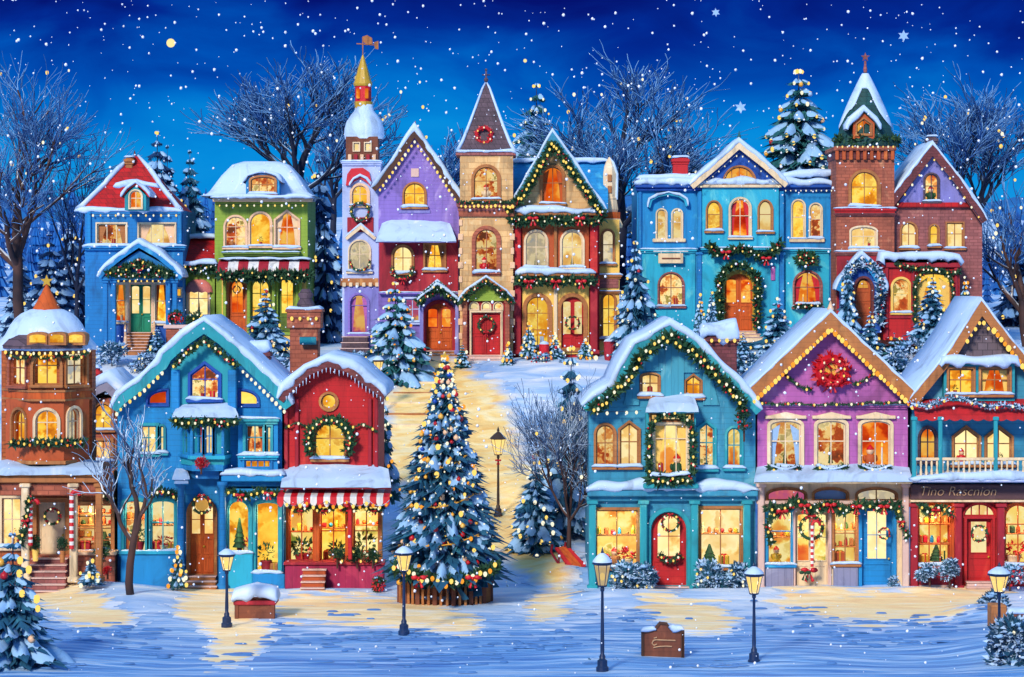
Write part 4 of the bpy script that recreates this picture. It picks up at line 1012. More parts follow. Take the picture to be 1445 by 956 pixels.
for w, a, b, m in ((22, 193, 228, 'brown_wood'),):
    h.wall([(510 - w, b), (510 - w, a), (533, a), (533, b)], m, [W_('rect', 499, 507, 202, 213, m=(0, 0), fw=.04, sill=0, gl='glow_cream', rec=.15), W_('rect', 515, 523, 202, 213, m=(0, 0), fw=.04, sill=0, gl='glow_cream', rec=.15)], d=-.1, depth=1.6, name='belfry', rev=.17)
    for i in range(5): h.block(491 + i * 8.6, 496 + i * 8.6, 218, 227, d=0, th=.1, mt='crimson' if i % 2 else 'peach', name='baluster')
Yc = 110.9; xs = wx(514, Yc)
def pxl(lst, Y): return [(r * Y / F, wz(z, Y)) for r, z in lst]
MB().lathe(pxl([(27, 197), (28.5, 191), (28, 182), (25, 172), (19, 163), (14, 157), (12.5, 151), (12, 148)], Yc), xs, Yc, 16).build('dome', 'snow', h.o, True)
sp = MB().lathe(pxl([(12, 156), (13, 144)], Yc), wx(513, Yc), Yc, 10).lathe(pxl([(12.5, 122), (13.5, 119), (11, 112), (7, 97), (3, 84), (1, 78)], Yc), wx(512, Yc), Yc, 10).build('spire', 'gold', h.o)
MB().lathe(pxl([(11.5, 144.2), (11.5, 121.8)], Yc), wx(512.5, Yc), Yc, 10).build('lantern_stage', 'ribbon', sp)
for k in (-6, 6): MB().box(wx(512 + k - 2.4, Yc), wx(512 + k + 2.4, Yc), Yc - .42, Yc - .3, wz(140, Yc), wz(126, Yc)).build('pane', 'glow_orange', sp)
mb = MB(); mb.tube([(wx(512, Yc), Yc, wz(82, Yc)), (wx(512, Yc), Yc, wz(52, Yc))], .025, 5); mb.tube([(wx(503, Yc), Yc, wz(62, Yc)), (wx(530, Yc), Yc, wz(64, Yc))], .025, 5)
mb.prism([(wx(a, Yc), wz(b, Yc)) for a, b in [(512, 52), (518, 50), (525, 54), (526, 62), (519, 64), (513, 60)]], Yc - .04, Yc + .04); mb.prism([(wx(a, Yc), wz(b, Yc)) for a, b in [(528, 60), (534, 58), (534, 70), (529, 69)]], Yc - .03, Yc + .03); mb.build('weathervane', 'tan_wood', h.o)

# ---- purple house with the red floor
h = House('purple_gabled_house', 'purple gabled house with a red middle storey and orange arched door', 'house', 590, 500, 109)
h.wall([(534, 508), (534, 266), (560, 228), (585, 195), (612, 228), (648, 285), (648, 508)], 'lilac_paint', [W_('arch', 570, 600, 259, 292, m=(1, 1), gl='glow_gold', fr='tan_wood', fw=.07)], depth=4.5)
h.wall([(535, 412), (535, 338), (646, 338), (646, 412)], 'crimson', [
    W_('arch', 555, 582, 348, 385, m=(1, 1), gl='glow_cream', fr='tan_wood'), W_('rect', 600, 627, 345, 381, m=(1, 1), gl='glow_gold', fr='tan_wood', cur='tan_wood')], d=.18, depth=0, name='middle_wall', rev=.3)
h.hoodroof(530, 644, 318, 341, out=1.1, d=0, sn=.34, inset=9, mt='lavender')
h.gable([(527, 268), (539, 256), (560, 225), (585, 189), (612, 226), (634, 262), (652, 287)], over=.3, back=4.5, sn=.26, board='dark_wood', bw=.1, mt='lavender')
h.finial(586, 171, 193, 5, 'rose_brick', .2)
string_lights([(534, 270), (560, 234), (585, 199), (612, 234), (648, 290)], 108.55, 26, 'gold bulbs edging the purple gable', ('warm', 'warm', 'white'), 1.35)
wreath(568, 380, 17, 108.55, 'green wreath hung below the arched window of the red storey', n=6, arc=(PI * .95, PI * 2.05), th=.36, bow='bottom')
h.block(563, 607, 297, 301, d=.04, th=.05, mt='lavender', name='trim_board'); h.block(580, 591, 238, 250, d=.04, th=.05, mt='pinkish', name='vent')
h.wall([(536, 508), (536, 414), (646, 414), (646, 508)], 'lilac_paint', [W_('rect', 572, 592, 422, 455, m=(1, 1), gl='glow_pink', fr='pale_lilac')], [W_('arch', 601, 639, 428, 495, mat='orange_wood', leaves=2, rows=2, glass=.5, gl='glow_orange', fr='crimson', fw=.14, bm='red_paint')], d=.06, depth=0, name='ground_floor', rev=.28)
h.posts([595, 645], 424, 500, w=.16, d=.55, mt='lavender')
h.gable([(588, 425), (601, 413), (617, 399), (633, 413), (648, 425)], d=.5, over=.15, back=-.1, th=.06, sn=.1, board='teal_paint', bw=.09, name='porch_roof')
garland([(589, 427), (602, 417), (617, 405), (633, 417), (648, 427)], 108.2, 'bushy garland framing the small porch over the orange door', th=.2, n=6, snow=True, berries=True)
h.steps(597, 643, 496, 508, 3, d=.06, mt='tan_wood', shrink=3)
h.ledge(535, 647, 413, h=.08, out=.3, mt='lilac_paint', sn=.05)

# ---- cream tower with the dark spire
h = House('stone_tower', 'cream stone tower with steep dark shingled spire and red wreath', 'tower', 686, 505, 108)
h.wall([(649, 512), (649, 219), (724, 219), (724, 512)], 'cream_wall', [
    W_('arch', 669, 703, 236, 281, m=(1, 1), gl='glow_busy', fr='tan_wood', fw=.12, dec=[('bear', .5, .45, 'cream', 'white toy figure in the top window of the stone tower')]),
    W_('arch', 671, 702, 324, 384, m=(1, 1), gl='glow_busy', fr='brick', fw=.16, dec=[('bear', .4, .34, 'berry', 'red toy figure in the middle window of the stone tower')])], depth=2.6)
h.ledge(644, 728, 286, h=.2, out=.25, mt='rose_brick', sn=0, name='cornice'); h.block(647, 726, 292, 306, d=.12, th=.15, mt='brick', name='frieze')
string_lights([(648, 289), (726, 289)], 107.6, 13, 'gold bulbs on the cornice of the stone tower', ('warm',), 1.3, sag=.05, scall=3)
garland([(647, 286), (726, 286)], 107.7, 'thin evergreen strip along the stone tower cornice', th=.09, n=2)
for x in (650, 723): 
    for i in range(9): h.block(x - (3.5 if i % 2 else 2.5), x + (3.5 if i % 2 else 2.5), 310 + i * 20, 319 + i * 20, d=.05, th=.08, mt='peach', name='quoin')
Yc = 109.2; X = wx(686, Yc); s2 = math.sqrt(2)
r = MB().lathe([(a * s2 * Yc / F, wz(b, Yc)) for a, b in [(40, 220), (41, 217), (33, 203), (24, 180), (14, 152), (5, 126), (1.5, 118)]], X, Yc, 4, PI / 4).build('spire', 'slate_shingle', h.o)
for sg in (-1, 1):
    mb = MB(); mb.tube([(X + sg * a * Yc / F, Yc - a * Yc / F, wz(b, Yc) + .03) for a, b in [(40, 217), (33, 203), (24, 180), (14, 152), (5, 126), (1, 118)]], [.09, .08, .07, .06, .05, .03], 6); mb.build('ridge_snow', 'snow', r, True)
a = 42 * Yc / F; MB().box(X - a, X + a, Yc - a, Yc + a, wz(222, Yc), wz(217, Yc)).build('eave', 'rose_brick', r)
MB().band([(X - a, wz(217, Yc)), (X + a, wz(217, Yc))], 0, .12, Yc - a - .03, Yc - a + .25, 'snow', .6, .12, 31).build('eave_snow', 'snow', r, True)
mb = MB(); mb.tube([(X, Yc, wz(121, Yc)), (X, Yc, wz(97, Yc))], .035, 6); mb.tube([(X - .17, Yc, wz(106, Yc)), (X + .17, Yc, wz(106, Yc))], .03, 5); mb.ball((X, Yc, wz(113, Yc)), .1, 8, 6); mb.ball((X, Yc, wz(99, Yc)), .06, 6, 5); mb.build('finial', 'slate_shingle', h.o, True)
wreath(683, 191, 14, 108.25, 'crimson berry wreath on the dark spire', mt='berry', n=6, bow=False, th=.5)
h.wall([(654, 512), (654, 424), (718, 424), (718, 512)], 'crimson', [W_('arch', 663, 675, 427, 437, m=(0, 0), fr='cream', fw=.04, sill=0, gl='glow_cream', rec=.12), W_('arch', 680, 692, 427, 437, m=(0, 0), fr='cream', fw=.04, sill=0, gl='glow_cream', rec=.12), W_('arch', 697, 709, 427, 437, m=(0, 0), fr='cream', fw=.04, sill=0, gl='glow_cream', rec=.12)],
    [W_('rect', 665, 707, 441, 502, mat='red_paint', leaves=2, rows=2, glass=0, fr='cream', fw=.07)], d=.25, depth=0, name='portal', rev=.2)
h.posts([656, 716], 424, 508, w=.2, d=.45, mt='brick')
h.gable([(648, 428), (660, 412), (686, 394), (712, 412), (724, 428)], d=.5, over=.15, back=-.2, th=.06, sn=.14, board='tan_wood', bw=.1, name='portal_roof', mt='slate_shingle')
MB().prism([(wx(a, 107.7), wz(b, 107.7)) for a, b in [(655, 425), (717, 425), (686, 402)]], 107.6, 107.75).build('pediment', 'green_paint', h.o)
garland([(649, 428), (663, 413), (686, 397), (709, 413), (723, 428)], 107.25, 'evergreen garland on the gabled portal above the red double door', th=.13, n=5, snow=False)
wreath(686, 458, 13, 107.7, 'large round wreath on the red double door of the stone tower', n=4, bow='bottom', mt='garland_green')
h.steps(660, 712, 502, 512, 2, d=.25, mt='pinkish', shrink=3)

# ---- cream and red house with the garlanded gable
h = House('red_and_cream_house', 'red and cream house with tall garlanded gable and paired arched shop windows', 'house', 784, 500, 108.5)
h.wall([(722, 300), (740, 268), (760, 231), (781, 197), (806, 231), (828, 262), (848, 300)], 'cream_wall', [W_('arch', 765, 795, 236, 287, m=(1, 1), gl='glow_orange', fr='tan_wood', fw=.1, cur='orange_wood')], depth=4.5, name='gable_wall')
h.wall([(724, 508), (724, 299), (846, 299), (846, 508)], 'red_paint', [], depth=4.5)
h.wall([(737, 385), (737, 306), (831, 306), (831, 385)], 'brown_orange', [
    W_('arch', 742, 771, 327, 377, m=(1, 1), gl='glow_pale', fr='cream', fw=.09, dec=[('fir', .5, .5, 'leaf_green', 'little fir in the first arched window of the garlanded house')]),
    W_('arch', 793, 822, 327, 377, m=(1, 1), gl='glow_cream', fr='cream', fw=.09, dec=[('fir', .5, .4, 'leaf_green', 'little fir in the second arched window of the garlanded house')])], d=.1, depth=0, name='middle_wall', rev=.32)
h.wall([(737, 500), (737, 400), (831, 400), (831, 500)], 'gold_wall', [
    W_('arch', 743, 774, 419, 489, m=(1, 2), gl='glow_gold', fr='tan_wood', fw=.16, dec=[('fir', .3, .4, 'leaf_green', 'fir on the sill of the first lower arch of the garlanded house'), ('gift', .7, .2, 'silver_blue', 'silver gift box in the first lower arch of the garlanded house')]),
    ], [W_('arch', 792, 824, 419, 492, mat='red_paint', leaves=2, rows=1, glass=.72, gl='glow_cream', fr='tan_wood', fw=.16)], d=.1, depth=0, name='ground_floor', rev=.32)
h.posts([730, 838], 303, 386, w=.32, d=.12, mt='red_paint', cap=False, name='pilaster'); h.posts([730, 838], 400, 500, w=.32, d=.12, mt='crimson', name='pilaster')
h.posts([784], 306, 386, w=.14, d=.16, mt='tan_wood'); h.posts([784], 402, 498, w=.16, d=.16, mt='cream')
h.ledge(718, 851, 300, h=.14, out=.45, mt='tan_wood', sn=.26); h.ledge(728, 840, 386, h=.12, out=.4, mt='tan_wood', sn=.2)
garland([(719, 309), (851, 309)], 107.95, 'thick garland under the snowy ledge below the gable', th=.22, n=14, sag=.12, scall=4, bows=2)
garland([(730, 396), (839, 396)], 107.95, 'bow-trimmed garland above the paired shop arches', th=.22, n=14, sag=.06, scall=3, bows=3)
h.gable([(713, 296), (724, 290), (742, 260), (760, 228), (780, 193), (804, 226), (830, 266), (855, 302)], over=.35, back=4.5, sn=.16, board='teal_board', bw=.12, mt='blue_paint')
garland([(716, 300), (742, 270), (760, 238), (780, 203), (803, 236), (850, 303)], 107.9, 'lit green garland outlining the tall cream gable', th=.2, n=34, kinds=('warm',), bs=1.3)
h.finial(779, 177, 196, 5, 'slate_shingle', .2)
wreath(808, 456, 11, 108.1, 'white-centred wreath on the arched double door of the garlanded house', n=4, bow=False)
MB().add([(wx(722, 109), 109, wz(300, 109)), (wx(858, 109), 109, wz(300, 109)), (wx(858, 111.4), 111.4, wz(228, 111.4)), (wx(722, 111.4), 111.4, wz(228, 111.4)), (wx(858, 113.5), 113.5, wz(300, 113.5)), (wx(722, 113.5), 113.5, wz(300, 113.5))], [(0, 1, 2, 3), (3, 2, 4, 5), (0, 3, 5), (1, 2, 4)]).build('cross_roof', 'blue_paint', h.o)
MB().band([(wx(722, 111.4), wz(228, 111.4)), (wx(860, 111.4), wz(228, 111.4))], -.02, .14, 111.1, 111.8, 'snow', .4, .14, 31).build('ridge_snow', 'snow', h.o, True)
# ---- narrow cream turret
h = House('narrow_turret_house', 'very narrow cream house with a pagoda-like turret beside the garlanded gable', 'house', 859, 500, 109.5)
h.wall([(845, 508), (845, 310), (874, 310), (874, 508)], 'gold_wall', [
    W_('arch', 850, 866, 325, 372, m=(0, 1), gl='glow_pale', fr='tan_wood', fw=.06), W_('arch', 850, 868, 415, 478, m=(1, 2), gl='glow_gold', fr='tan_wood', fw=.07)], depth=3)
h.block(846, 873, 392, 407, d=.05, th=.06, mt='rose_brick', name='brick_band')
h.ledge(842, 878, 388, h=.1, out=.14, mt='tan_wood', sn=.06); h.ledge(842, 878, 411, h=.08, out=.14, mt='tan_wood', sn=.04)
Yc = 110.4; X = wx(860, Yc)
MB().lathe([(a * Yc / F, wz(b, Yc)) for a, b in [(19, 322), (20, 318), (12, 300), (13, 296), (11, 283), (12, 280), (9.5, 278), (9.5, 246), (8, 236), (5, 228), (1, 222)]], X, Yc, 8, PI / 8).build('turret', 'cream', h.o)
MB().lathe([(a * Yc / F, wz(b, Yc)) for a, b in [(16, 323), (16, 300)]], X, Yc, 8, PI / 8).build('turret_base', 'orange_wood', h.o)
MB().tube([(X + .3, Yc - .12, wz(282, Yc)), (X + .33, Yc - .1, wz(246, Yc)), (X + .16, Yc - .1, wz(230, Yc)), (X, Yc, wz(223, Yc))], [.06, .06, .06, .04], 6).build('snow', 'snow', h.o, True)
for y in (252, 268): MB().box(X - .09, X + .09, Yc - .33, Yc - .25, wz(y + 5, Yc), wz(y - 5, Yc)).build('window', 'tan_wood', h.o)

# ---- turquoise mansion
h = House('turquoise_mansion', 'wide turquoise mansion with royal blue pediment and arched orange doorway', 'house', 1040, 470, 112)
UW = dict(fr='cream', fw=.06)
h.wall([(899, 490), (899, 262), (1177, 262), (1177, 490)], 'turquoise_deep', [
    W_('arch', 927, 940, 296, 337, m=(0, 1), sill=0, gl='glow_cream', **UW), W_('arch', 949, 962, 296, 337, m=(0, 1), sill=0, gl='glow_cream', **UW),
    W_('arch', 1118, 1135, 283, 337, m=(0, 1), gl='glow_gold', **UW), W_('arch', 1143, 1159, 288, 337, m=(0, 1), gl='glow_busy', **UW)], depth=5)
h.wall([(905, 488), (905, 354), (981, 354), (981, 488)], 'turquoise', [W_('arch', 930, 964, 386, 432, m=(1, 1), gl='glow_busy', fr='rose_brick', fw=.07, dec=[('gift', .7, .25, 'crimson', 'red gift box in the lower arched window at the mansion west wing')])], d=.06, depth=0, name='west_wing_wall', rev=.3)
h.wall([(1107, 488), (1107, 354), (1170, 354), (1170, 488)], 'turquoise', [W_('arch', 1121, 1158, 384, 433, m=(1, 1), gl='glow_orange', fr='rose_brick', fw=.08, cur='ribbon', dec=[('candle', .35, .4, 'cream', 'white candle in the red-curtained window of the turquoise mansion')])], d=.06, depth=0, name='east_wing_wall', rev=.3)
h.wall([(991, 490), (991, 262), (1099, 262), (1099, 490)], 'turquoise', [
    W_('point', 998, 1017, 285, 326, m=(0, 1), gl='glow_gold', fr='tan_wood', fw=.07, sill=1), W_('arch', 1031, 1058, 281, 335, m=(1, 1), gl='glow_orange', fr='cream', fw=.09, cur='ribbon'),
    W_('point', 1071, 1089, 284, 327, m=(0, 1), gl='glow_cream', fr='tan_wood', fw=.07)],
    [W_('arch', 1022, 1063, 386, 468, mat='orange_wood', leaves=2, rows=2, glass=.5, gl='glow_orange', fr='gold', fw=.16)], d=.3, depth=0, name='centre_wall', rev=.3)
h.wall([(984, 262), (1043, 209), (1104, 262)], 'royal_blue', [W_('half', 1022, 1065, 236, 258, m=(3, 0), gl='glow_orange', fr='tan_wood', fw=.08, sill=0)], d=.3, depth=4, name='pediment_wall')
h.block(896, 1180, 258, 266, d=.25, th=.5, mt='pale_lilac', name='cornice') if 0 else h.ledge(896, 1180, 260, h=.16, out=.35, mt='royal_blue', sn=.26)
MB().band([(wx(1100, 112.6), wz(252, 112.6)), (wx(1130, 112.6), wz(249, 112.6)), (wx(1179, 112.6), wz(247, 112.6))], -.05, .28, 111.9, 116, 'snow', .5, .14, 77).build('roof_snow', 'snow', h.o, True)
MB().band([(wx(897, 112.6), wz(253, 112.6)), (wx(985, 112.6), wz(252, 112.6))], -.05, .2, 111.9, 116, 'snow', .5, .14, 71).build('roof_snow', 'snow', h.o, True)
h.gable([(976, 264), (1008, 237), (1043, 206), (1080, 235), (1110, 262)], d=.35, over=.25, back=4.5, sn=.24, board='cream', bw=.12, mt='royal_blue')
h.block(984, 1103, 261, 265, d=.45, th=.2, mt='cream', name='pediment_beam')
string_lights([(985, 266), (1012, 243), (1043, 216), (1077, 243), (1103, 266)], 111.2, 14, 'small icy bulbs inside the blue pediment of the mansion', ('white',), .7)
string_lights([(1105, 268), (1177, 268)], 111.5, 10, 'icicle bulbs under the mansion cornice', ('white',), .7)
h.finial(1043, 184, 208, 5, 'fir_green', 0); h.chimney(950, 971, 222, 258, dy=1.8, mt='red_paint', depth=.6, sn=.08)
h.posts([987, 1103], 270, 350, w=.2, d=.2, mt='turquoise_deep', cap=False, name='pilaster'); h.posts([987, 1103], 356, 480, w=.22, d=.2, mt='deep_blue_paint', name='pilaster')
h.posts([903, 1174], 266, 480, w=.16, d=.03, mt='deep_blue_paint', cap=False, name='corner_board')
h.ledge(903, 984, 352, h=.1, out=.2, mt='turquoise', sn=.06); h.ledge(1104, 1174, 352, h=.1, out=.2, mt='turquoise', sn=.06); h.ledge(989, 1101, 350, h=.1, out=.3, d=.3, mt='turquoise', sn=.05)
hd = h.pl([(915, 293), (918, 282), (928, 276), (943, 273), (958, 276), (967, 282), (970, 291)], .1)
MB().band(hd, -.08, .02, 111.75, 112.01).build('window_hood', 'turquoise', h.o); MB().band(hd, .02, .1, 111.7, 112, 'snow', .4, .08, 3).build('hood_snow', 'snow', h.o, True)
h.block(921, 968, 337, 342, d=.12, th=.14, mt='cream', name='sill'); h.block(1114, 1164, 338, 342, d=.12, th=.14, mt='cream', name='sill')
s = thing('hanging_sign', 'small cream signboard with one brown line on the turquoise mansion', 'sign', (wx(946, 111.7), 111.7, wz(372, 111.7)))
MB().box(wx(929, 111.7), wx(964, 111.7), 111.66, 111.74, wz(372, 111.7), wz(358, 111.7)).build('board', 'cream', s); MB().box(wx(934, 111.7), wx(960, 111.7), 111.63, 111.665, wz(366, 111.7), wz(364, 111.7)).build('lettering', 'brown_wood', s)
MB().tube([(wx(922, 111.7), 111.7, wz(355, 111.7)), (wx(971, 111.7), 111.7, wz(355, 111.7))], .03, 5).tube([(wx(933, 111.7), 111.7, wz(355, 111.7)), (wx(933, 111.7), 111.7, wz(359, 111.7))], .015, 4).tube([(wx(960, 111.7), 111.7, wz(355, 111.7)), (wx(960, 111.7), 111.7, wz(359, 111.7))], .015, 4).build('bracket', 'white_paint', s)
garland([(1000, 345), (1010, 358), (1030, 356), (1043, 352), (1060, 356), (1080, 366), (1093, 352), (1100, 342)], 111.3, 'heavy drooping garland over the mansion entrance', th=.22, n=10, bows=2)
def archg(cx, r, yt, yb, Y, label, **k):
    pts = [(cx - r, yb), (cx - r, yt + r)] + [(cx - r * math.cos(PI * i / 8), yt + r - r * math.sin(PI * i / 8)) for i in range(1, 8)] + [(cx + r, yt + r), (cx + r, yb)]
    return garland(pts, Y, label, **k)
archg(1042, 27, 374, 462, 111.3, 'arched evergreen garland round the orange mansion door', th=.2, n=14, berries=True)
wreath(1137, 366, 17, 111.6, 'flat oval sprig of greenery over the red-curtained mansion window', sy=.5, n=6, bow=False, th=.8)
garland([(1122, 432), (1158, 432)], 111.6, 'short garland on the sill of the red-curtained mansion window', th=.16, n=4, snow=True)
h.block(1088, 1094, 376, 396, d=.36, th=.1, mt='purple_paint', name='plaque')
h.steps(1018, 1067, 468, 480, 3, d=.3, mt='cream')

# ---- brick clock tower with green spire
h = House('brick_tower', 'brick tower with snow-draped green conical spire and glowing dormer', 'tower', 1221, 470, 110)
h.wall([(1180, 488), (1180, 224), (1262, 224), (1262, 488)], 'brick', [
    W_('arch', 1201, 1239, 243, 291, m=(1, 1), gl='glow_gold', fr='tan_wood', fw=.12), W_('seg', 1201, 1236, 321, 350, m=(1, 1), gl='glow_cream', fr='cream', fw=.08, dec=[('pot', .75, .6, 'leaf_green', 'leafy green plant in the small tower window above the gothic porch')])], depth=2.8)
h.block(1177, 1265, 207, 213, d=.22, th=3.2, mt='brick', name='corbel_table'); h.block(1179, 1263, 213, 225, d=.08, th=3, mt='dark_brick', name='frieze')
for i in range(9): h.block(1179 + i * 9.8, 1184 + i * 9.8, 213, 226, d=.2, th=.14, mt='brown_orange', name='corbel')
h.ledge(1177, 1265, 294, h=.12, out=.16, mt='red_paint', sn=.05, name='string_course'); h.ledge(1177, 1265, 301, h=.08, out=.1, mt='dark_brick', sn=0, name='string_course')
h.ledge(1178, 1250, 355, h=.1, out=.2, mt='rose_brick', sn=.07, name='string_course'); h.block(1181, 1246, 359, 470, d=.06, th=.07, mt='crimson', name='lower_wall')
Yc = 111.3; X = wx(1221, Yc); r = MB()
PR = [(46, 208), (46.5, 204), (43, 196), (38, 184), (31, 166), (22, 146), (13, 126), (6, 110), (2, 102)]
r = MB().lathe([(a * Yc / F, wz(b, Yc)) for a, b in PR], X, Yc, 10, .2).build('spire', 'green_shingle', h.o)
mb = MB(); vs = []; nn = 40; rows = 18            # snow draped from the tip down, ragged lower edge
for j in range(rows + 1):
    t = j / rows
    for k in range(nn + 1):
        a = 2 * PI * k / nn; lim = 124 + 66 * (.45 + .5 * math.sin(a * 2 + 2.1) + .35 * noise.noise(Vector((math.cos(a) * 2, math.sin(a) * 2, 5)))); lim = min(198, max(126, lim))
        py = 104 + (lim - 104) * t; rr = 2
        for (r0, y0), (r1, y1) in zip(PR, PR[1:]):
            if y1 <= py <= y0: rr = r1 + (r0 - r1) * (py - y1) / (y0 - y1)
        e = (1.4 + 1.6 * math.sin(PI * min(1, t * .95 + .05))) * (1 if t < 1 else .1)
        vs.append((X + (rr + e) * Yc / F * math.cos(a), Yc + (rr + e) * Yc / F * math.sin(a), wz(py, Yc)))
mb.add(vs, [(j * (nn + 1) + k, j * (nn + 1) + k + 1, (j + 1) * (nn + 1) + k + 1, (j + 1) * (nn + 1) + k) for j in range(rows) for k in range(nn)]); mb.build('snow', 'snow', r, True)
MB().lathe([(.06, wz(106, Yc)), (.09, wz(98, Yc)), (.05, wz(92, Yc)), (.05, wz(86, Yc))], X, Yc, 8).build('finial', 'rose_brick', h.o, True)
starmesh(X, Yc, wz(81, Yc), .2, h.o, 'rose_brick', 'finial_star')
h.wall([(1204, 196), (1204, 174), (1219, 160), (1234, 174), (1234, 196)], 'brown_orange', [W_('house', 1209, 1229, 168, 190, m=(1, 0), gl='glow_orange', fr='tan_wood', fw=.06, sill=0, rec=.25)], d=.0, depth=1, name='dormer', rev=.28)
h.gable([(1197, 184), (1206, 170), (1219, 158), (1232, 170), (1241, 184)], d=0, over=.12, back=1, th=.05, sn=.24, board=None, name='dormer_roof', mt='green_shingle')
string_lights([(1178, 206), (1264, 206)], 109.55, 12, 'white bulbs round the eave of the green spire', ('white', 'warm'), .9)
mb = MB(); rng = random.Random(5)
for i in range(60):
    a = rng.uniform(PI, 2 * PI); 
    leafcloud(mb, (X + 44 * Yc / F * math.cos(a), Yc + 44 * Yc / F * math.sin(a), wz(201, Yc) + rng.uniform(-.1, .2)), (.12, .1, .12), 6, .2, rng)
tag(mb.build('garland', 'garland_green'), 'snow-dusted evergreen band round the foot of the green spire', 'garland', 'green garlands on the houses')
# gothic porch
h.wall([(1188, 470), (1188, 396), (1202, 380), (1216, 370), (1230, 380), (1243, 398), (1243, 470)], 'royal_blue', [], [W_('point', 1207, 1230, 393, 461, mat='brown_orange', leaves=1, rows=3, glass=.2, gl='glow_orange', fr='dark_brick', fw=.1)], d=1.0, depth=-.1, name='porch_wall', rev=.3)
h.gable([(1182, 410), (1190, 394), (1202, 378), (1216, 364), (1231, 378), (1241, 394), (1249, 412)], d=1.0, over=.2, back=-.1, th=.08, sn=.24, board='turquoise_deep', bw=.2, name='porch_roof', mt='royal_blue', amp=.9)
h.finial(1217, 355, 368, 4, 'white_paint', -1.2)
archg(1218, 24, 372, 458, 108.75, 'frosted garland framing the gothic porch doorway', th=.2, n=8, mt='frosty_leaf')

# ---- red brick gabled house
h = House('brick_gabled_house', 'rose brick house with lavender gable and bright red snowy porch', 'house', 1316, 475, 110.5)
h.wall([(1247, 488), (1247, 300), (1268, 284), (1268, 282), (1316, 215), (1370, 282), (1386, 305), (1386, 488)], 'rose_brick', [
    W_('arch', 1272, 1293, 315, 350, m=(1, 1), gl='glow_cream', fr='tan_wood', fw=.07), W_('arch', 1312, 1324, 318, 347, m=(0, 1), gl='glow_gold', fr='tan_wood', fw=.06),
    W_('rect', 1336, 1359, 315, 350, m=(1, 1), gl='glow_cream', fr='tan_wood', fw=.06)], depth=4.5)
h.wall([(1268, 286), (1292, 252), (1316, 221), (1342, 252), (1368, 286)], 'lavender', [W_('arch', 1305, 1324, 246, 284, m=(1, 1), gl='glow_busy', fr='slate_shingle', fw=.07, dec=[('bear', .5, .55, 'leaf_green', 'toy figure standing in the gable window of the rose brick house')])], d=.1, depth=0, name='gable_wall', rev=.3)
h.block(1262, 1372, 286, 293, d=.2, th=.25, mt='red_shingle', name='string_course')
h.gable([(1230, 314), (1252, 292), (1284, 250), (1316, 209), (1350, 252), (1372, 284), (1391, 312)], over=.4, back=4.5, sn=.15, board='dark_brick', bw=.22, mt='slate_shingle')
h.chimney(1309, 1322, 193, 216, dy=1.0, mt='slate_shingle', depth=.4, sn=.08)
h.block(1350, 1352, 200, 201) if 0 else None
h.wall([(1247, 480), (1247, 372), (1354, 372), (1354, 480)], 'red_paint', [W_('arch', 1260, 1283, 394, 441, m=(0, 1), gl='glow_busy', fr='gold_wall', fw=.1),
    W_('seg', 1293, 1342, 386, 462, m=(1, 0), gl='glow_gold', fr='tan_wood', fw=.08, cur='gold_wall', rec=.5)], d=1.3, depth=-.1, name='porch_wall', rev=.5)
MB().band([(wx(1243, 109.2), wz(371, 109.2)), (wx(1247, 109.2), wz(366, 109.2)), (wx(1350, 109.2), wz(367, 109.2)), (wx(1357, 109.2), wz(372, 109.2))], 0, .32, 108.9, 110.6, 'snow', .35, .14, 4).build('porch_snow', 'snow', h.o, True)
h.block(1245, 1356, 371, 378, d=1.45, th=.3, mt='crimson', name='cornice')
h.block(1247, 1290, 442, 450, d=1.36, th=.1, mt='crimson', name='dado'); h.posts([1251, 1288, 1349], 378, 478, w=.16, d=1.34, mt='crimson', cap=False, name='pilaster')
string_lights([(1262, 294), (1290, 256), (1316, 222), (1345, 256), (1386, 312)], 110, 12, 'sparse bulbs on the dark bargeboards of the rose brick house', ('white', 'warm'))
archg(1318, 27, 381, 455, 109.0, 'fine lit garland round the bright porch opening', th=.11, n=12)
garland([(1265, 372), (1354, 384)], 109.0, 'loose twiggy garland along the red porch eave', th=.12, n=8, sag=.1, scall=2)
# =================================================================== FRONT ROW (faces at 78 m)
random.seed(5)
# ---- orange turret house
h = House('orange_turret_house', 'orange brick corner house with round turret, snowy dome and red-orange cone', 'house', 70, 830, 78)
Y = 78
# polygonal bay: three facets
h.wall([(2, 665), (2, 490), (130, 490), (130, 665)], 'orange_brick', [], d=-.6, depth=1.3)
h.wall([(-14, 835), (-14, 665), (160, 665), (160, 835)], 'orange_brick', [
    W_('rect', 3, 30, 703, 772, m=(1, 1), gl='glow_cream', fr='cream', dec=[('pot', .5, .4, 'berry', 'poinsettia in the window beside the wreath door of the orange house')]),
    W_('rect', 108, 158, 712, 780, m=(1, 3), gl='glow_cream', fr='tan_wood', rec=.7, dec=[('shelf', 5, 0.30, 1, 'shelf window of the orange house'), ('shelf', 5, 0.56, 2, 'shelf window of the orange house'), ('shelf', 5, 0.80, 3, 'shelf window of the orange house'), ('gift', .2, .22, 'crimson', 'crimson gift box in the shelf window of the orange house'), ('bear', .45, .3, 'tan_wood', 'brown toy figure in the shelf window of the orange house'), ('fir', .75, .45, 'leaf_green', 'tiny fir in the shelf window of the orange house')])],
    [W_('rect', 52, 93, 708, 785, mat='cream', leaves=1, rows=1, glass=.0, fr='tan_wood', fw=.12)], depth=4, name='shop_front')
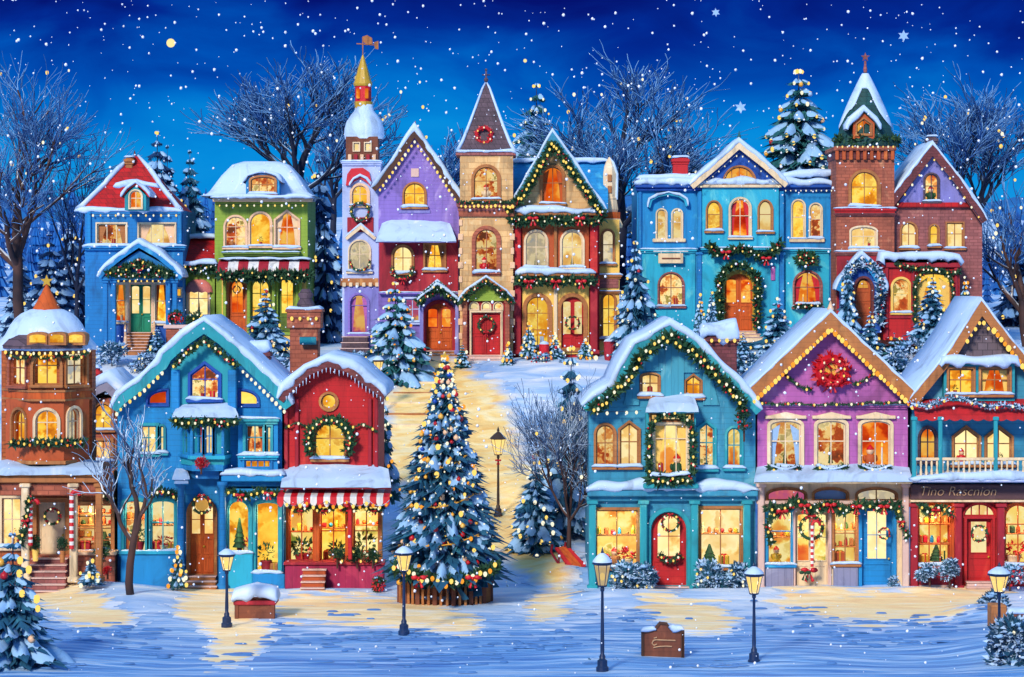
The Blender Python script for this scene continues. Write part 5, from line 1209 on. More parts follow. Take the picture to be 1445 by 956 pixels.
def bay(h, xs, ds, y0, y1, mt, wins, name, band_=None):
    """facetted wall: corners xs (px) with protrusions ds; wins per facet as (kind, u0, u1, yt, yb, opts)"""
    for i in range(len(xs) - 1):
        Ya, Yb = h.Y - ds[i], h.Y - ds[i + 1]; A = Vector((wx(xs[i], Ya), Ya, 0)); B = Vector((wx(xs[i + 1], Yb), Yb, 0)); L = (B - A).length; d = (B - A) / L; nrm = Vector((d.y, -d.x, 0))
        za, zb_ = wz(y0, (Ya + Yb) / 2), wz(y1, (Ya + Yb) / 2); outer = [(0, zb_), (L, zb_), (L, za), (0, za)]; holes = []; subs = []
        for (kd, u0, u1, yt, yb, op) in wins[i]:
            p = shp(kd, L * u0, L * u1, wz(yt, (Ya + Yb) / 2), wz(yb, (Ya + Yb) / 2)); holes.append(p); subs.append((p, op))
        def xf(mb):
            mb.v = [tuple(A + d * v[0] + Vector((0, 0, v[2])) - nrm * v[1]) for v in mb.v]; return mb
        xf(MB().panel(outer, holes, 0, .25, .3)).build(name, mt, h.o)
        for p, op in subs:
            mb = MB().ring(p, off(p, .08), -.06, .012).ring(off(p, -.04), off(p, .003), .04, .1)
            X0, X1 = min(q[0] for q in p), max(q[0] for q in p); Z0, Z1 = min(q[1] for q in p), max(q[1] for q in p)
            mb.box((X0 + X1) / 2 - .018, (X0 + X1) / 2 + .018, .05, .09, Z0, Z1 - .01).box(X0, X1, .055, .088, Z0 + (Z1 - Z0) * .6 - .018, Z0 + (Z1 - Z0) * .6 + .018)
            f = xf(mb).build('window', op.get('fr', 'tan_wood'), h.o); xf(MB().prism(off(p, .002), .22, .25)).build('pane', op.get('gl', 'glow_gold'), f)
            xf(MB().box(X0 - .1, X1 + .1, -.12, .02, Z0 - .1, Z0 - .01)).build('sill', op.get('fr', 'tan_wood'), f)
g = dict(gl='glow_gold', fr='tan_wood')
bay(h, [8, 42, 90, 126], [0, .9, .9, 0], 492, 552, 'orange_brick', [[('rect', .2, .85, 503, 544, dict(gl='glow_busy', fr='brick'))], [('arch', .1, .9, 498, 543, g)], [('rect', .1, .85, 498, 543, dict(gl='glow_pale', fr='tan_wood'))]], 'upper_bay')
bay(h, [8, 42, 90, 126], [0, .9, .9, 0], 564, 652, 'brown_orange', [[('arch', .3, .85, 578, 624, g)], [('arch', .17, .83, 579, 623, dict(gl='glow_gold', fr='cream'))], [('arch', .15, .62, 576, 622, dict(gl='glow_pale', fr='cream'))]], 'lower_bay')
def poly_slab(h, pts, y0, y1, mt, name, grow=0.0, par=None, smooth=False):
    mb = MB(); P = [(wx(a, h.Y - d), h.Y - d) for a, d in pts]; n = len(P); z0, z1 = wz(y0, h.Y - .5), wz(y1, h.Y - .5)
    c = (sum(p[0] for p in P) / n, sum(p[1] for p in P) / n)
    Q = [(c[0] + (p[0] - c[0]) * (1 + grow), c[1] + (p[1] - c[1]) * (1 + grow)) for p in P]
    mb.add([(p[0], p[1], z1) for p in Q] + [(p[0], p[1], z0) for p in Q], [tuple(range(n)), tuple(range(n, 2 * n))] + [(i, (i + 1) % n, (i + 1) % n + n, i + n) for i in range(n)])
    return mb.build(name, mt, par or h.o, smooth)
BP = [(5, -.4), (41, 1.0), (91, 1.0), (129, -.4)]
poly_slab(h, BP, 551, 564.5, 'orange_wood', 'balustrade_band'); poly_slab(h, BP, 550, 553, 'tan_wood', 'string_course', .04); poly_slab(h, BP, 562.5, 565.5, 'tan_wood', 'string_course', .04); poly_slab(h, BP, 649, 654, 'tan_wood', 'string_course', .05)
poly_slab(h, BP, 487, 493, 'crimson', 'eave', .07)
Yc = 77.8; X = wx(66, Yc)
k_ = Yc / F
MB().lathe([(66 * k_, wz(491, Yc)), (66 * k_, wz(487, Yc)), (58 * k_, wz(478, Yc)), (50 * k_, wz(472, Yc))], X, Yc, 20).build('roof', 'slate_shingle', h.o)
dm = MB(); vs = []
DP = [(69, 494), (71, 489), (66, 482), (58, 472), (50, 458), (44, 450), (36, 443), (24, 437), (8, 434)]
for j, (a, b) in enumerate(DP):
    for k in range(32):
        q = 2 * PI * k / 32; w = 1 + .06 * noise.noise(Vector((math.cos(q) * 2, math.sin(q) * 2, b * .08))); dz = (3 * noise.noise(Vector((math.cos(q) * 4, math.sin(q) * 4, 2))) if j < 2 else 0)
        vs.append((X + a * k_ * w * math.cos(q), Yc + a * k_ * w * math.sin(q) * .8, wz(b + dz, Yc)))
dm.add(vs, [(j * 32 + k, j * 32 + (k + 1) % 32, (j + 1) * 32 + (k + 1) % 32, (j + 1) * 32 + k) for j in range(len(DP) - 1) for k in range(32)]); dm.build('dome_snow', 'snow', h.o, True)
MB().lathe([(21 * k_, wz(441, Yc)), (20 * k_, wz(436, Yc)), (13 * k_, wz(424, Yc)), (6 * k_, wz(411, Yc)), (1.5 * k_, wz(402, Yc))], X, Yc, 12).build('cone', 'orange_wood', h.o, True)
starmesh(X, Yc, wz(397, Yc), .2, h.o, 'gold')
for (cx, wd_) in ((53, 14), (80, 12), (107, 12)):
    Yd = 76.45 + (0.35 if cx > 100 else 0) ; P = shp('seg', wx(cx - wd_ / 1.1, Yd), wx(cx + wd_ / 1.1, Yd), wz(471, Yd), wz(485, Yd))
    o = MB().prism(off(P, .05), Yd, Yd + .8).build('dormer', 'tan_wood', h.o); MB().prism(off(P, -.03), Yd - .02, Yd + .01).build('pane', 'glow_gold', o)
h.hoodroof(-14, 146, 654, 670, out=1.7, d=0, sn=.2, inset=2, mt='tan_wood', name='porch_roof')
h.block(-14, 143, 672, 682, d=1.6, th=.3, mt='tan_wood', name='beam'); h.block(-10, 140, 682, 700, d=1.45, th=.15, mt='brick', name='brick_lintel')
h.posts([36, 104], 682, 822, w=.22, d=1.5, mt='cream'); h.posts([-8, 140], 682, 822, w=.2, d=1.5, mt='tan_wood')
h.wall([(106, 832), (106, 782), (162, 782), (162, 832)], 'brick', d=.5, depth=0, name='parapet'); h.block(104, 164, 779, 784, d=.6, th=.7, mt='peach', name='coping')
h.steps(52, 100, 786, 832, 6, d=.5, mt='rose_brick', shrink=1.6)
h.block(40, 103, 785, 840, d=.5, th=.6, mt='brick', name='landing')
garland([(14, 626), (43, 624), (90, 624), (120, 624)], 76.9, 'evergreen window-box garland along the orange turret', th=.14, n=12, kinds=('warm', 'amber'), sag=.04, scall=3)
garland([(10, 497), (41, 499), (90, 499), (124, 497)], 76.85, 'golden leafy swag under the turret eave', th=.08, n=8, sag=.16, scall=3, kinds=('warm',))
string_lights([(4, 495), (41, 497), (91, 497), (131, 493)], 76.8, 16, 'gold bulbs along the red turret eave', ('warm', 'white'))
wreath(74, 729, 13, 77.75, 'green wreath with ribbon on the cream door of the orange house', n=5, bow='top')
garland([(100, 706), (110, 696), (130, 691), (150, 698), (158, 706)], 77.3, 'curved evergreen garland over the shelf window of the orange house', th=.14, n=7)
def candy(px, y0, y1, Y, label, r=.07, horiz=False):
    mb = MB(); a, b = wz(y0, Y), wz(y1, Y); x = wx(px, Y); n = 14; N_ = 8
    for i in range(n):
        z0, z1 = b + (a - b) * i / n, b + (a - b) * (i + 1) / n; mb.mi = i % 2
        mb.lathe([(r, z0), (r * .95, (z0 + z1) / 2), (r, z1)], x, Y, N_, i * .3)
    mb.mi = 0; hook = [(x + .12 - .12 * math.cos(q), Y, a + .14 * math.sin(q)) for q in [PI * i / 6 for i in range(7)]]
    mb.tube(hook, r * .9, 8)
    return tag(mb.build('candy_cane', ['ribbon', 'white_paint'], smooth=True), label, 'candy cane', 'striped candy canes beside the doors')
candy(43, 712, 770, 76.3, 'striped candy cane pole beside the cream wreath door, nearer the street edge'); candy(101, 700, 775, 76.3, 'striped candy cane pole between the cream door and shelf window')
garland([(42, 700), (40, 720), (34, 745), (28, 770)], 76.25, 'hanging garland on the first porch post of the orange house', th=.12, n=6, bows=1)
shrub(50, 756, 778, 18, 76.6, 'small potted evergreen on the landing beside the cream door', 'leaf_green', snow=False, pot='gold_wall')
shrub(88, 758, 780, 16, 76.6, 'golden leafy potted plant at the foot of the cream door', 'garland_green', snow=False, pot='tan_wood')
shrub(144, 770, 800, 22, 76.7, 'dark potted bush on the brick parapet of the orange house', 'leaf_green', snow=True)

# ---- annex behind
h = House('small_cottage', 'small snow-roofed cottage with orange-lit wall and brick chimney', 'cottage', 146, 640, 85)
h.wall([(126, 700), (126, 562), (164, 562), (164, 700)], 'brick', [W_('arch', 133, 158, 570, 606, m=(1, 1), gl='glow_gold', fr='tan_wood', rec=.25), W_('rect', 134, 157, 622, 650, m=(1, 0), gl='glow_busy', fr='tan_wood', rec=.25)], depth=3)
h.gable([(122, 566), (134, 552), (150, 545), (162, 556), (168, 570)], over=.3, back=3, sn=.4, board='stone', bw=.14, mt='slate_shingle'); h.chimney(129, 139, 520, 552, dy=1, mt='red_paint', depth=.4, sn=.12)

# ---- blue house
h = House('bright_blue_house', 'bright blue gabled house with teal dormer, bay window and orange door', 'house', 285, 830, 78)
BW = dict(fr='teal_paint', fw=.09)
h.wall([(166, 838), (166, 572), (200, 548), (234, 512), (246, 500), (288, 462), (330, 500), (374, 540), (398, 566), (398, 838)], 'blue_paint', [
    W_('quarterleft', 209, 236, 551, 571, m=(0, 0), gl='glow_orange', sill=0, fr='royal_blue', fw=.06), W_('quarterright', 338, 364, 551, 572, m=(0, 0), gl='glow_gold', sill=0, fr='royal_blue', fw=.06),
    W_('rect', 198, 221, 601, 640, m=(1, 1), gl='glow_cream', **BW), W_('arch', 225, 232, 601, 638, m=(0, 1), gl='glow_cream', fr='teal_paint', fw=.05)], depth=4)
h.wall([(242, 586), (242, 519), (288, 482), (334, 519), (334, 586)], 'teal_paint', [W_('house', 269, 309, 514, 563, m=(1, 1), gl='glow_busy', fr='royal_blue', fw=.08, dec=[('pot', .4, .4, 'leaf_green', 'green plant in the teal dormer window of the bright blue house'), ('gift', .75, .22, 'ribbon', 'red gift box in the teal dormer window of the bright blue house')])], d=.25, depth=0, name='dormer_wall', rev=.32)
h.posts([248, 328], 522, 584, w=.26, d=.3, mt='blue_paint', cap=False, name='pilaster')
h.gable([(160, 578), (172, 562), (200, 541), (228, 514), (234, 503), (262, 478), (288, 460), (314, 478), (376, 536), (396, 556), (409, 574)], over=.4, back=4.5, th=.1, sn=.26, board='teal_paint', bw=.2, mt='blue_paint')
string_lights([(162, 586), (174, 572), (202, 551), (232, 522)], 77.45, 11, 'white bulbs along the lower slope of the bright blue gable', ('white', 'warm'), 1.2)
string_lights([(340, 520), (374, 552), (404, 582)], 77.45, 11, 'white bulbs along the teal end of the bright blue gable', ('white',), 1.2)
garland([(243, 517), (264, 499), (288, 479), (312, 498), (334, 517)], 77.3, 'golden leafy garland in the peak of the teal dormer', th=.12, n=11, kinds=('warm', 'white'))
h.chimney(352, 379, 494, 560, dy=2.2, mt='dark_brick', depth=.6, sn=.3)
h.wall([(364, 600), (364, 578), (398, 578), (398, 600)], 'teal_paint', d=.1, depth=0, name='trim_panel') if 0 else None
h.hoodroof(243, 337, 572, 589, out=1.0, sn=.24, inset=8, mt='teal_paint')
garland([(244, 595), (336, 595)], 77.0, 'lit evergreen garland under the snowy bay hood of the blue house', th=.16, n=10, sag=.05, scall=2)
# oriel bay
bay(h, [255, 270, 316, 325], [0, .8, .8, 0], 596, 656, 'teal_paint', [[('arch', .2, .8, 603, 641, dict(gl='glow_cream', fr='blue_paint'))], [('arch', .05, .35, 599, 641, dict(gl='glow_orange', fr='blue_paint')), ('arch', .42, .66, 599, 641, dict(gl='glow_cream', fr='blue_paint')), ('arch', .73, .93, 599, 641, dict(gl='glow_cream', fr='blue_paint'))], []], 'oriel')
poly_slab(h, [(252, -.1), (269, .95), (317, .95), (328, -.1)], 642, 647, 'turquoise', 'oriel_sill', .02); poly_slab(h, [(256, -.1), (271, .8), (315, .8), (324, -.1)], 655, 664, 'blue_paint', 'oriel_base'); poly_slab(h, [(264, -.1), (276, .5), (309, .5), (318, -.1)], 664, 676, 'deep_blue_paint', 'oriel_bracket')
shrub(284, 646, 664, 20, 76.9, 'crimson flowers on the little shelf under the blue oriel', 'berry', snow=False)
# window box at the side
h.wall([(336, 670), (336, 590), (392, 590), (392, 670)], 'turquoise_deep', [W_('rect', 347, 372, 600, 640, m=(1, 1), gl='glow_busy', cur='orange_wood', **BW), W_('rect', 376, 383, 602, 640, m=(0, 1), gl='glow_cream', fr='teal_paint', fw=.05), W_('rect', 345, 382, 649, 661, m=(3, 0), gl='glow_gold', fr='blue_paint', fw=.06, sill=0)], d=.35, depth=0, name='side_bay', rev=.32)
h.ledge(334, 394, 591, h=.1, out=.15, d=.35, mt='teal_paint', sn=.06); h.ledge(335, 393, 643, h=.08, out=.18, d=.35, mt='turquoise', sn=.07)
h.ledge(312, 401, 671, h=.2, out=.7, d=.0, mt='turquoise_deep', sn=.16)
h.hoodroof(243, 268, 665, 676, out=.9, sn=.14, inset=4, mt='blue_paint')
# ground floor
h.wall([(172, 838), (172, 690), (252, 690), (252, 838)], 'blue_paint', [W_('seg', 175, 206, 706, 780, m=(0, 0), gl='glow_busy', rec=.6, dec=[('shelf', 3, 0.62, 5, 'corner shop window of the blue house'), ('pot', .6, .5, 'leaf_green', 'leafy plant in the corner shop window of the blue house'), ('gift', .25, .3, 'brown_orange', 'brown gift box in the corner shop window of the blue house')], **BW),
    W_('seg', 212, 247, 706, 778, m=(1, 1), gl='glow_cream', rec=.6, dec=[('shelf', 4, 0.50, 6, 'second shop window of the blue house'), ('gift', .2, .18, 'ribbon', 'red gift box in the second shop window of the blue house'), ('pot', .5, .28, 'berry', 'poinsettia in the second shop window of the blue house'), ('gift', .8, .15, 'gold', 'gold gift box in the second shop window of the blue house')], **BW)], d=.4, depth=0, name='shop_bay', rev=.62)
h.block(170, 254, 782, 836, d=.55, th=.2, mt='turquoise_deep', name='plinth'); h.block(168, 256, 778, 783, d=.62, th=.3, mt='turquoise', name='window_ledge')
h.wall([(319, 838), (319, 690), (400, 690), (400, 838)], 'turquoise_deep', [W_('arch', 321, 352, 706, 780, m=(0, 0), gl='glow_gold', rec=.6, dec=[('fir', .5, .7, 'leaf_green', 'decorated fir in the third shop window of the blue house'), ('pot', .85, .25, 'berry', 'red flowers in the third shop window of the blue house')], **BW),
    W_('seg', 361, 394, 708, 808, m=(0, 0), gl='glow_gold', rec=.6, dec=[('pot', .4, .4, 'leaf_green', 'big green plant in the tall corner window of the blue house'), ('gift', .75, .12, 'tan_wood', 'brown gift box in the tall corner window of the blue house')], **BW)], d=.4, depth=0, name='shop_bay', rev=.62)
h.block(318, 357, 783, 836, d=.55, th=.2, mt='turquoise', name='plinth'); h.block(356, 402, 810, 836, d=.55, th=.2, mt='turquoise_deep', name='plinth'); h.block(317, 403, 781, 785, d=.6, th=.1, mt='teal_paint', name='window_ledge') if 0 else None
h.wall([(262, 838), (262, 676), (309, 676), (309, 838)], 'blue_paint', [], [W_('arch', 267, 303, 706, 812, mat='orange_wood', leaves=2, rows=2, glass=.45, gl='glow_cream', fr='tan_wood', fw=.08)], d=.05, depth=0, name='door_wall', rev=.3)
h.posts([255, 314], 680, 832, w=.24, d=.65, mt='deep_blue_paint', rnd=True, name='column')
h.hoodroof(246, 266, 672, 682, out=1.0, d=0, sn=.12, inset=2, mt='turquoise_deep', name='column_cap')
wreath(285, 712, 15, 77.6, 'yellow-centred wreath with red top above the orange door', n=6, bow='top', mt='garland_green', fill='bauble_gold')
garland([(212, 700), (224, 693), (240, 696), (249, 702)], 77.3, 'evergreen tuft over the second shop window of the blue house', th=.14, n=5)
garland([(319, 690), (345, 698), (372, 692), (400, 698)], 77.2, 'drooping green garland over the corner shop windows of the blue house', th=.14, n=10, kinds=('warm',), bows=2, sag=.06, scall=2)
h.steps(262, 306, 813, 830, 3, d=.1, mt='tan_wood', shrink=2)

# ---- red barn shop
h = House('red_barn_shop', 'red barn-shaped shop with candy-striped awning and round attic window', 'shop', 468, 830, 78)
h.wall([(401, 672), (401, 562), (434, 530), (463, 518), (489, 524), (533, 556), (533, 672)], 'red_paint', [W_('round', 453, 475, 556, 578, m=(0, 0), gl='glow_gold', fr='tan_wood', fw=.07, sill=0), W_('arch', 444, 487, 597, 647, m=(1, 1), gl='glow_gold', fr='tan_wood', fw=.08)], depth=4)
h.gable([(397, 566), (404, 556), (420, 540), (436, 526), (463, 515), (490, 522), (515, 540), (542, 562)], over=.45, back=4.3, sn=.36, board='dark_brick', bw=.08, mt='crimson')
mb = MB(); rng = random.Random(9)
for i in range(26):
    u = i / 25; P = [(404, 562), (436, 533), (463, 521), (490, 529), (537, 563)]; q = path_px(P, 77.45, 25)[i]; L = rng.uniform(.04, .15)
    mb.lathe([(.004, q.z - L), (.022, q.z + .06)], q.x, q.y, 5)
mb.build('icicles', 'snow', h.o, kind='stuff')
h.posts([404, 419, 522, 531], 562, 664, w=.12, d=.04, mt='crimson', cap=False, name='corner_board')
wreath(465, 622, 37, 77.7, 'huge arched wreath round the lower window of the red barn shop', arc=(-.5, PI + .5), th=.42, n=16, bow=False, mt='leaf_green', kinds=('white', 'warm'))
garland([(402, 604), (420, 596), (440, 606)], 77.85, 'thin twig garland on the red barn wall nearer the blue house', th=.05, n=3, berries=False); garland([(492, 606), (512, 598), (533, 610)], 77.85, 'thin twig garland on the red barn wall nearer the big tree', th=.05, n=3, berries=False)
h.hoodroof(396, 552, 664, 688, out=1.2, sn=.24, inset=4, mt='crimson')
canopy(h, 397, 553, 690, 702, 1.4, ['ribbon', 'white_paint'], 17, wav=.03, drop=.3)
h.block(401, 545, 690, 697, d=.02, th=.1, mt='crimson', name='fascia')
h.wall([(403, 838), (403, 697), (540, 697), (540, 838)], 'gold_wall', [W_('rect', 408, 443, 716, 795, m=(1, 1), gl='glow_shop', fr='orange_wood', rec=.8, dec=[('shelf', 4, 0.55, 7, 'first bright window under the striped awning'), ('pot', .5, .4, 'leaf_green', 'green plant in the first bright window under the striped awning'), ('bear', .8, .25, 'tan_wood', 'toy figure in the first bright window under the striped awning')]),
    W_('rect', 452, 489, 714, 795, m=(1, 1), gl='glow_gold', fr='orange_wood', rec=.8, dec=[('shelf', 4, 0.60, 8, 'middle window under the striped awning'), ('gift', .3, .2, 'brown_orange', 'orange gift box in the middle window under the striped awning'), ('pot', .7, .35, 'leaf_green', 'plant in the middle window under the striped awning')]),
    W_('rect', 499, 535, 714, 795, m=(1, 1), gl='glow_shop', fr='tan_wood', rec=.8, dec=[('shelf', 4, 0.65, 9, 'last window under the striped awning'), ('pot', .4, .5, 'leaf_green', 'large green plant in the last window under the striped awning')])], depth=0, name='shop_front', rev=.82)
h.posts([447, 494], 700, 800, w=.2, d=.35, mt='orange_wood'); h.posts([494], 702, 790, w=.12, d=1.2, mt='red_paint', cap=False)
h.block(402, 541, 797, 836, d=.75, th=.8, mt='magenta', name='plinth'); h.block(400, 543, 794, 798, d=.82, th=.9, mt='crimson', name='window_ledge')
h.steps(431, 463, 800, 836, 5, d=.78, mt='brown_orange', shrink=0)
string_lights([(400, 706), (550, 706)], 76.45, 16, 'warm bulbs swagged below the candy-striped awning', ('warm', 'amber'), 1.2, sag=.18, scall=5)
garland([(406, 712), (545, 712)], 76.9, 'bow-trimmed swags behind the candy-striped awning', th=.09, n=8, sag=.2, scall=4, bows=4)
for i, (a, b, w) in enumerate(((476, 20, 26), (504, 24, 30), (526, 18, 22))): shrub(a, 796 - b, 797, w, 77.1, ['round green plant on the magenta ledge by the steps', 'large green plant on the middle of the magenta ledge', 'small green plant at the tree end of the magenta ledge'][i], 'garland_green', snow=False, lights=3)

# ---- teal-blue gabled house
h = House('teal_gabled_house', 'teal blue house with upright boards, garlanded gable and red arched door', 'house', 946, 830, 78)
h.wall([(831, 838), (831, 575), (878, 533), (897, 494), (945, 468), (982, 494), (1031, 540), (1066, 578), (1066, 838)], 'teal_board', [
    W_('seg', 905, 930, 528, 558, m=(1, 1), gl='glow_cream', fr='tan_wood', fw=.05, dec=[('gift', .5, .4, 'ribbon', 'red gift box in the small attic window with a wreath')]), W_('house', 968, 989, 530, 560, m=(1, 1), gl='glow_gold', fr='tan_wood', fw=.05),
    W_('arch', 841, 867, 600, 658, m=(1, 1), gl='glow_busy', fr='tan_wood', fw=.07), W_('house', 875, 901, 597, 658, m=(1, 1), gl='glow_cream', fr='tan_wood', fw=.07),
    W_('house', 986, 1008, 597, 661, m=(1, 1), gl='glow_busy', fr='teal_paint', fw=.07, dec=[('pot', .5, .3, 'berry', 'poinsettia in the window beside the teal oriel')]), W_('arch', 1026, 1046, 604, 660, m=(1, 1), gl='glow_shop', fr='teal_paint', fw=.07)], depth=4)
MB().prism([(wx(a, 77.93), wz(b, 77.93)) for a, b in [(880, 572), (892, 515), (945, 480), (1000, 515), (1015, 572), (992, 572), (992, 526), (965, 526), (965, 566), (933, 566), (933, 524), (902, 524), (902, 572)]], 77.93, 78.01).build('gable_boarding', 'teal_upright', h.o)
h.gable([(824, 577), (846, 562), (870, 548), (884, 514), (900, 490), (945, 464), (984, 490), (1030, 535), (1052, 560), (1071, 582)], over=.45, back=4.3, sn=.28, board='teal_paint', bw=.12, mt='blue_paint')
garland([(838, 578), (862, 560), (890, 530), (905, 502), (945, 474), (985, 504), (1026, 545), (1048, 572)], 77.35, 'thick lit garland following the teal gable', th=.2, n=36, kinds=('warm', 'white', 'warm'), bs=1.1)
h.finial(945, 452, 470, 8, 'crimson', -.3)
h.chimney(990, 1040, 474, 560, dy=2.4, mt='dark_brick', depth=.8, sn=.42)
string_lights([(988, 479), (1042, 479)], 80.2, 5, 'warm bulbs along the snowy brick chimney top', ('warm',), 1.3)
h.hoodroof(911, 986, 564, 581, out=1.0, sn=.26, inset=6, mt='teal_paint')
h.wall([(912, 684), (912, 582), (982, 582), (982, 684)], 'teal_paint', [W_('rect', 918, 977, 584, 594, m=(4, 0), gl='glow_cream', fr='tan_wood', fw=.04, sill=0, rec=.2), W_('rect', 923, 970, 599, 672, m=(2, 1), gl='glow_shop', fr='cream', fw=.06, hz=.72, cur='gold_wall', dec=[('gift', .2, .25, 'crimson', 'dark red gift box in the teal oriel window'), ('bear', .7, .4, 'leaf_green', 'toy figure with red hat in the teal oriel window')])], d=.7, depth=0, name='oriel', rev=.4)
h.block(908, 986, 683, 690, d=.85, th=.9, mt='teal_paint', name='oriel_base')
archg(947, 31, 584, 668, 77.1, 'evergreen garland up both sides of the teal oriel', th=.12, n=12, berries=True)
garland([(918, 674), (945, 678), (974, 674)], 77.1, 'leafy window-box garland under the teal oriel', th=.22, n=8, snow=True)
h.ledge(829, 1070, 692, h=.2, out=.5, mt='teal_board', sn=.2, amp=1.3)
h.block(828, 1068, 701, 708, d=.2, th=.2, mt='teal_board', name='fascia'); h.ledge(829, 1068, 593, h=.1, out=.12, mt='teal_board', sn=0, name='string_course') if 0 else None
h.wall([(834, 838), (834, 706), (1062, 706), (1062, 838)], 'teal_board', [W_('rect', 841, 900, 720, 800, m=(1, 1), gl='glow_shop', fr='tan_wood', rec=.8, dec=[('shelf', 6, 0.54, 10, 'shop window nearest the sledge'), ('gift', .2, .2, 'crimson', 'red gift box in the shop window beside the red arched door'), ('bear', .45, .3, 'tan_wood', 'brown toy figure in the shop window nearest the sledge'), ('pot', .75, .3, 'berry', 'poinsettia in the shop window nearest the sledge')]),
    W_('rect', 988, 1046, 718, 800, m=(1, 1), gl='glow_cream', fr='tan_wood', rec=.8, dec=[('shelf', 6, 0.56, 11, 'shop window beside the purple shop'), ('fir', .25, .4, 'leaf_green', 'fir in the shop window beside the purple shop'), ('gift', .6, .18, 'gold', 'gold gift box in the shop window beside the purple shop')])],
    [W_('arch', 918, 970, 722, 828, mat='red_paint', leaves=1, rows=1, glass=.6, gl='glow_cream', fr='teal_paint', fw=.12)], d=.12, depth=0, name='shop_front', rev=.84)
h.posts([836, 908, 980, 1054], 706, 834, w=.22, d=.3, mt='teal_paint', name='pilaster')
wreath(946, 738, 14, 77.75, 'round evergreen wreath high on the red arched door', n=4, bow='top'); wreath(945, 783, 17, 77.8, 'drooping half wreath across the middle of the red arched door', arc=(PI, 2 * PI), th=.5, n=4, bow=False, sy=.7)
h.steps(916, 972, 828, 842, 2, d=.12, mt='tan_wood', shrink=1)
string_lights([(836, 582), (905, 580)], 77.6, 5, 'white bulbs on the teal wall below the garland end', ('white',))
shrub(1050, 570, 618, 22, 77.3, 'dried leafy bunch tied at the corner of the teal house', 'garland_green', snow=False, berries=10, name='hanging_bouquet', cat='bouquet')
for i, (a, w, t) in enumerate(((884, 52, 'dark frosty bush under the shop window nearest the sledge'), (908, 36, 'small frosty bush touching the red arched door step'), (1000, 48, 'frosty fir-branch bush beside the step of the red arched door'), (1040, 50, 'frosty bush with a golden light next to the purple shop'))):
    shrub(a, 798, 838, w, 77.0, t, 'frosty_leaf', lights=5, dense=1.3)

# ---- purple shop
h = House('purple_shop', 'purple gabled shop with cream arcade front and gold-lit bargeboards', 'shop', 1172, 830, 78)
h.wall([(1069, 680), (1069, 553), (1171, 458), (1281, 562), (1281, 680)], 'purple_paint', [
    W_('seg', 1087, 1130, 594, 660, m=(1, 1), gl='glow_busy', fr='cream', fw=.1, hood=1, peak=.14, cur='silver_blue', dec=[('fir', .5, .55, 'leaf_green', 'fir in the first upstairs window of the purple shop')]),
    W_('seg', 1153, 1193, 594, 660, m=(1, 1), gl='glow_busy', fr='cream', fw=.1, hood=1, peak=.14, dec=[('fir', .5, .7, 'leaf_green', 'tall fir in the middle upstairs window of the purple shop')]),
    W_('seg', 1215, 1256, 594, 660, m=(1, 1), gl='glow_orange', fr='cream', fw=.1, hood=1, peak=.14, dec=[('bear', .35, .45, 'brown_orange', 'brown toy figure in the upstairs window nearest the inn'), ('candle', .75, .6, 'white_paint', 'white candle in the upstairs window nearest the inn')])], depth=4)
h.gable([(1054, 560), (1172, 449), (1298, 568)], over=.4, back=4.3, th=.12, sn=.12, board='tan_wood', bw=.3, mt='taupe')
string_lights([(1062, 567), (1172, 463), (1290, 575)], 77.5, 46, 'dense gold bulbs on the bargeboards of the purple shop', ('warm', 'warm', 'amber'), 1.5)
h.finial(1172, 424, 456, 9, 'peach', -.2)
wreath(1174, 524, 27, 77.8, 'big crimson ribbon wreath with golden centre on the purple gable', mt='berry', th=.75, n=9, bow='bottom', fill='bauble_gold')
garland([(1106, 528), (1128, 546), (1146, 550)], 77.85, 'grey twig garland on the purple gable nearer the teal house', th=.07, n=3); garland([(1205, 543), (1222, 536), (1238, 524)], 77.85, 'grey twig garland on the purple gable nearer the inn', th=.07, n=3)
h.ledge(1067, 1283, 572, h=.07, out=.12, mt='purple_paint', sn=.03, name='string_course')
garland([(1070, 568), (1175, 570), (1280, 566)], 77.75, 'slim garland across the foot of the purple gable', th=.06, n=12, sag=.05, scall=4)
h.hoodroof(1064, 1287, 662, 680, out=1.1, sn=.24, inset=4, mt='cream')
for i, x in enumerate((1108, 1173, 1236)): garland([(x - 22, 660), (x, 663), (x + 22, 660)], 77.6, ['snowy window-box greenery under the first purple shop window', 'snowy window-box greenery under the middle purple shop window', 'snowy window-box greenery under the last purple shop window'][i], th=.13, n=4, snow=True, sag=.08)
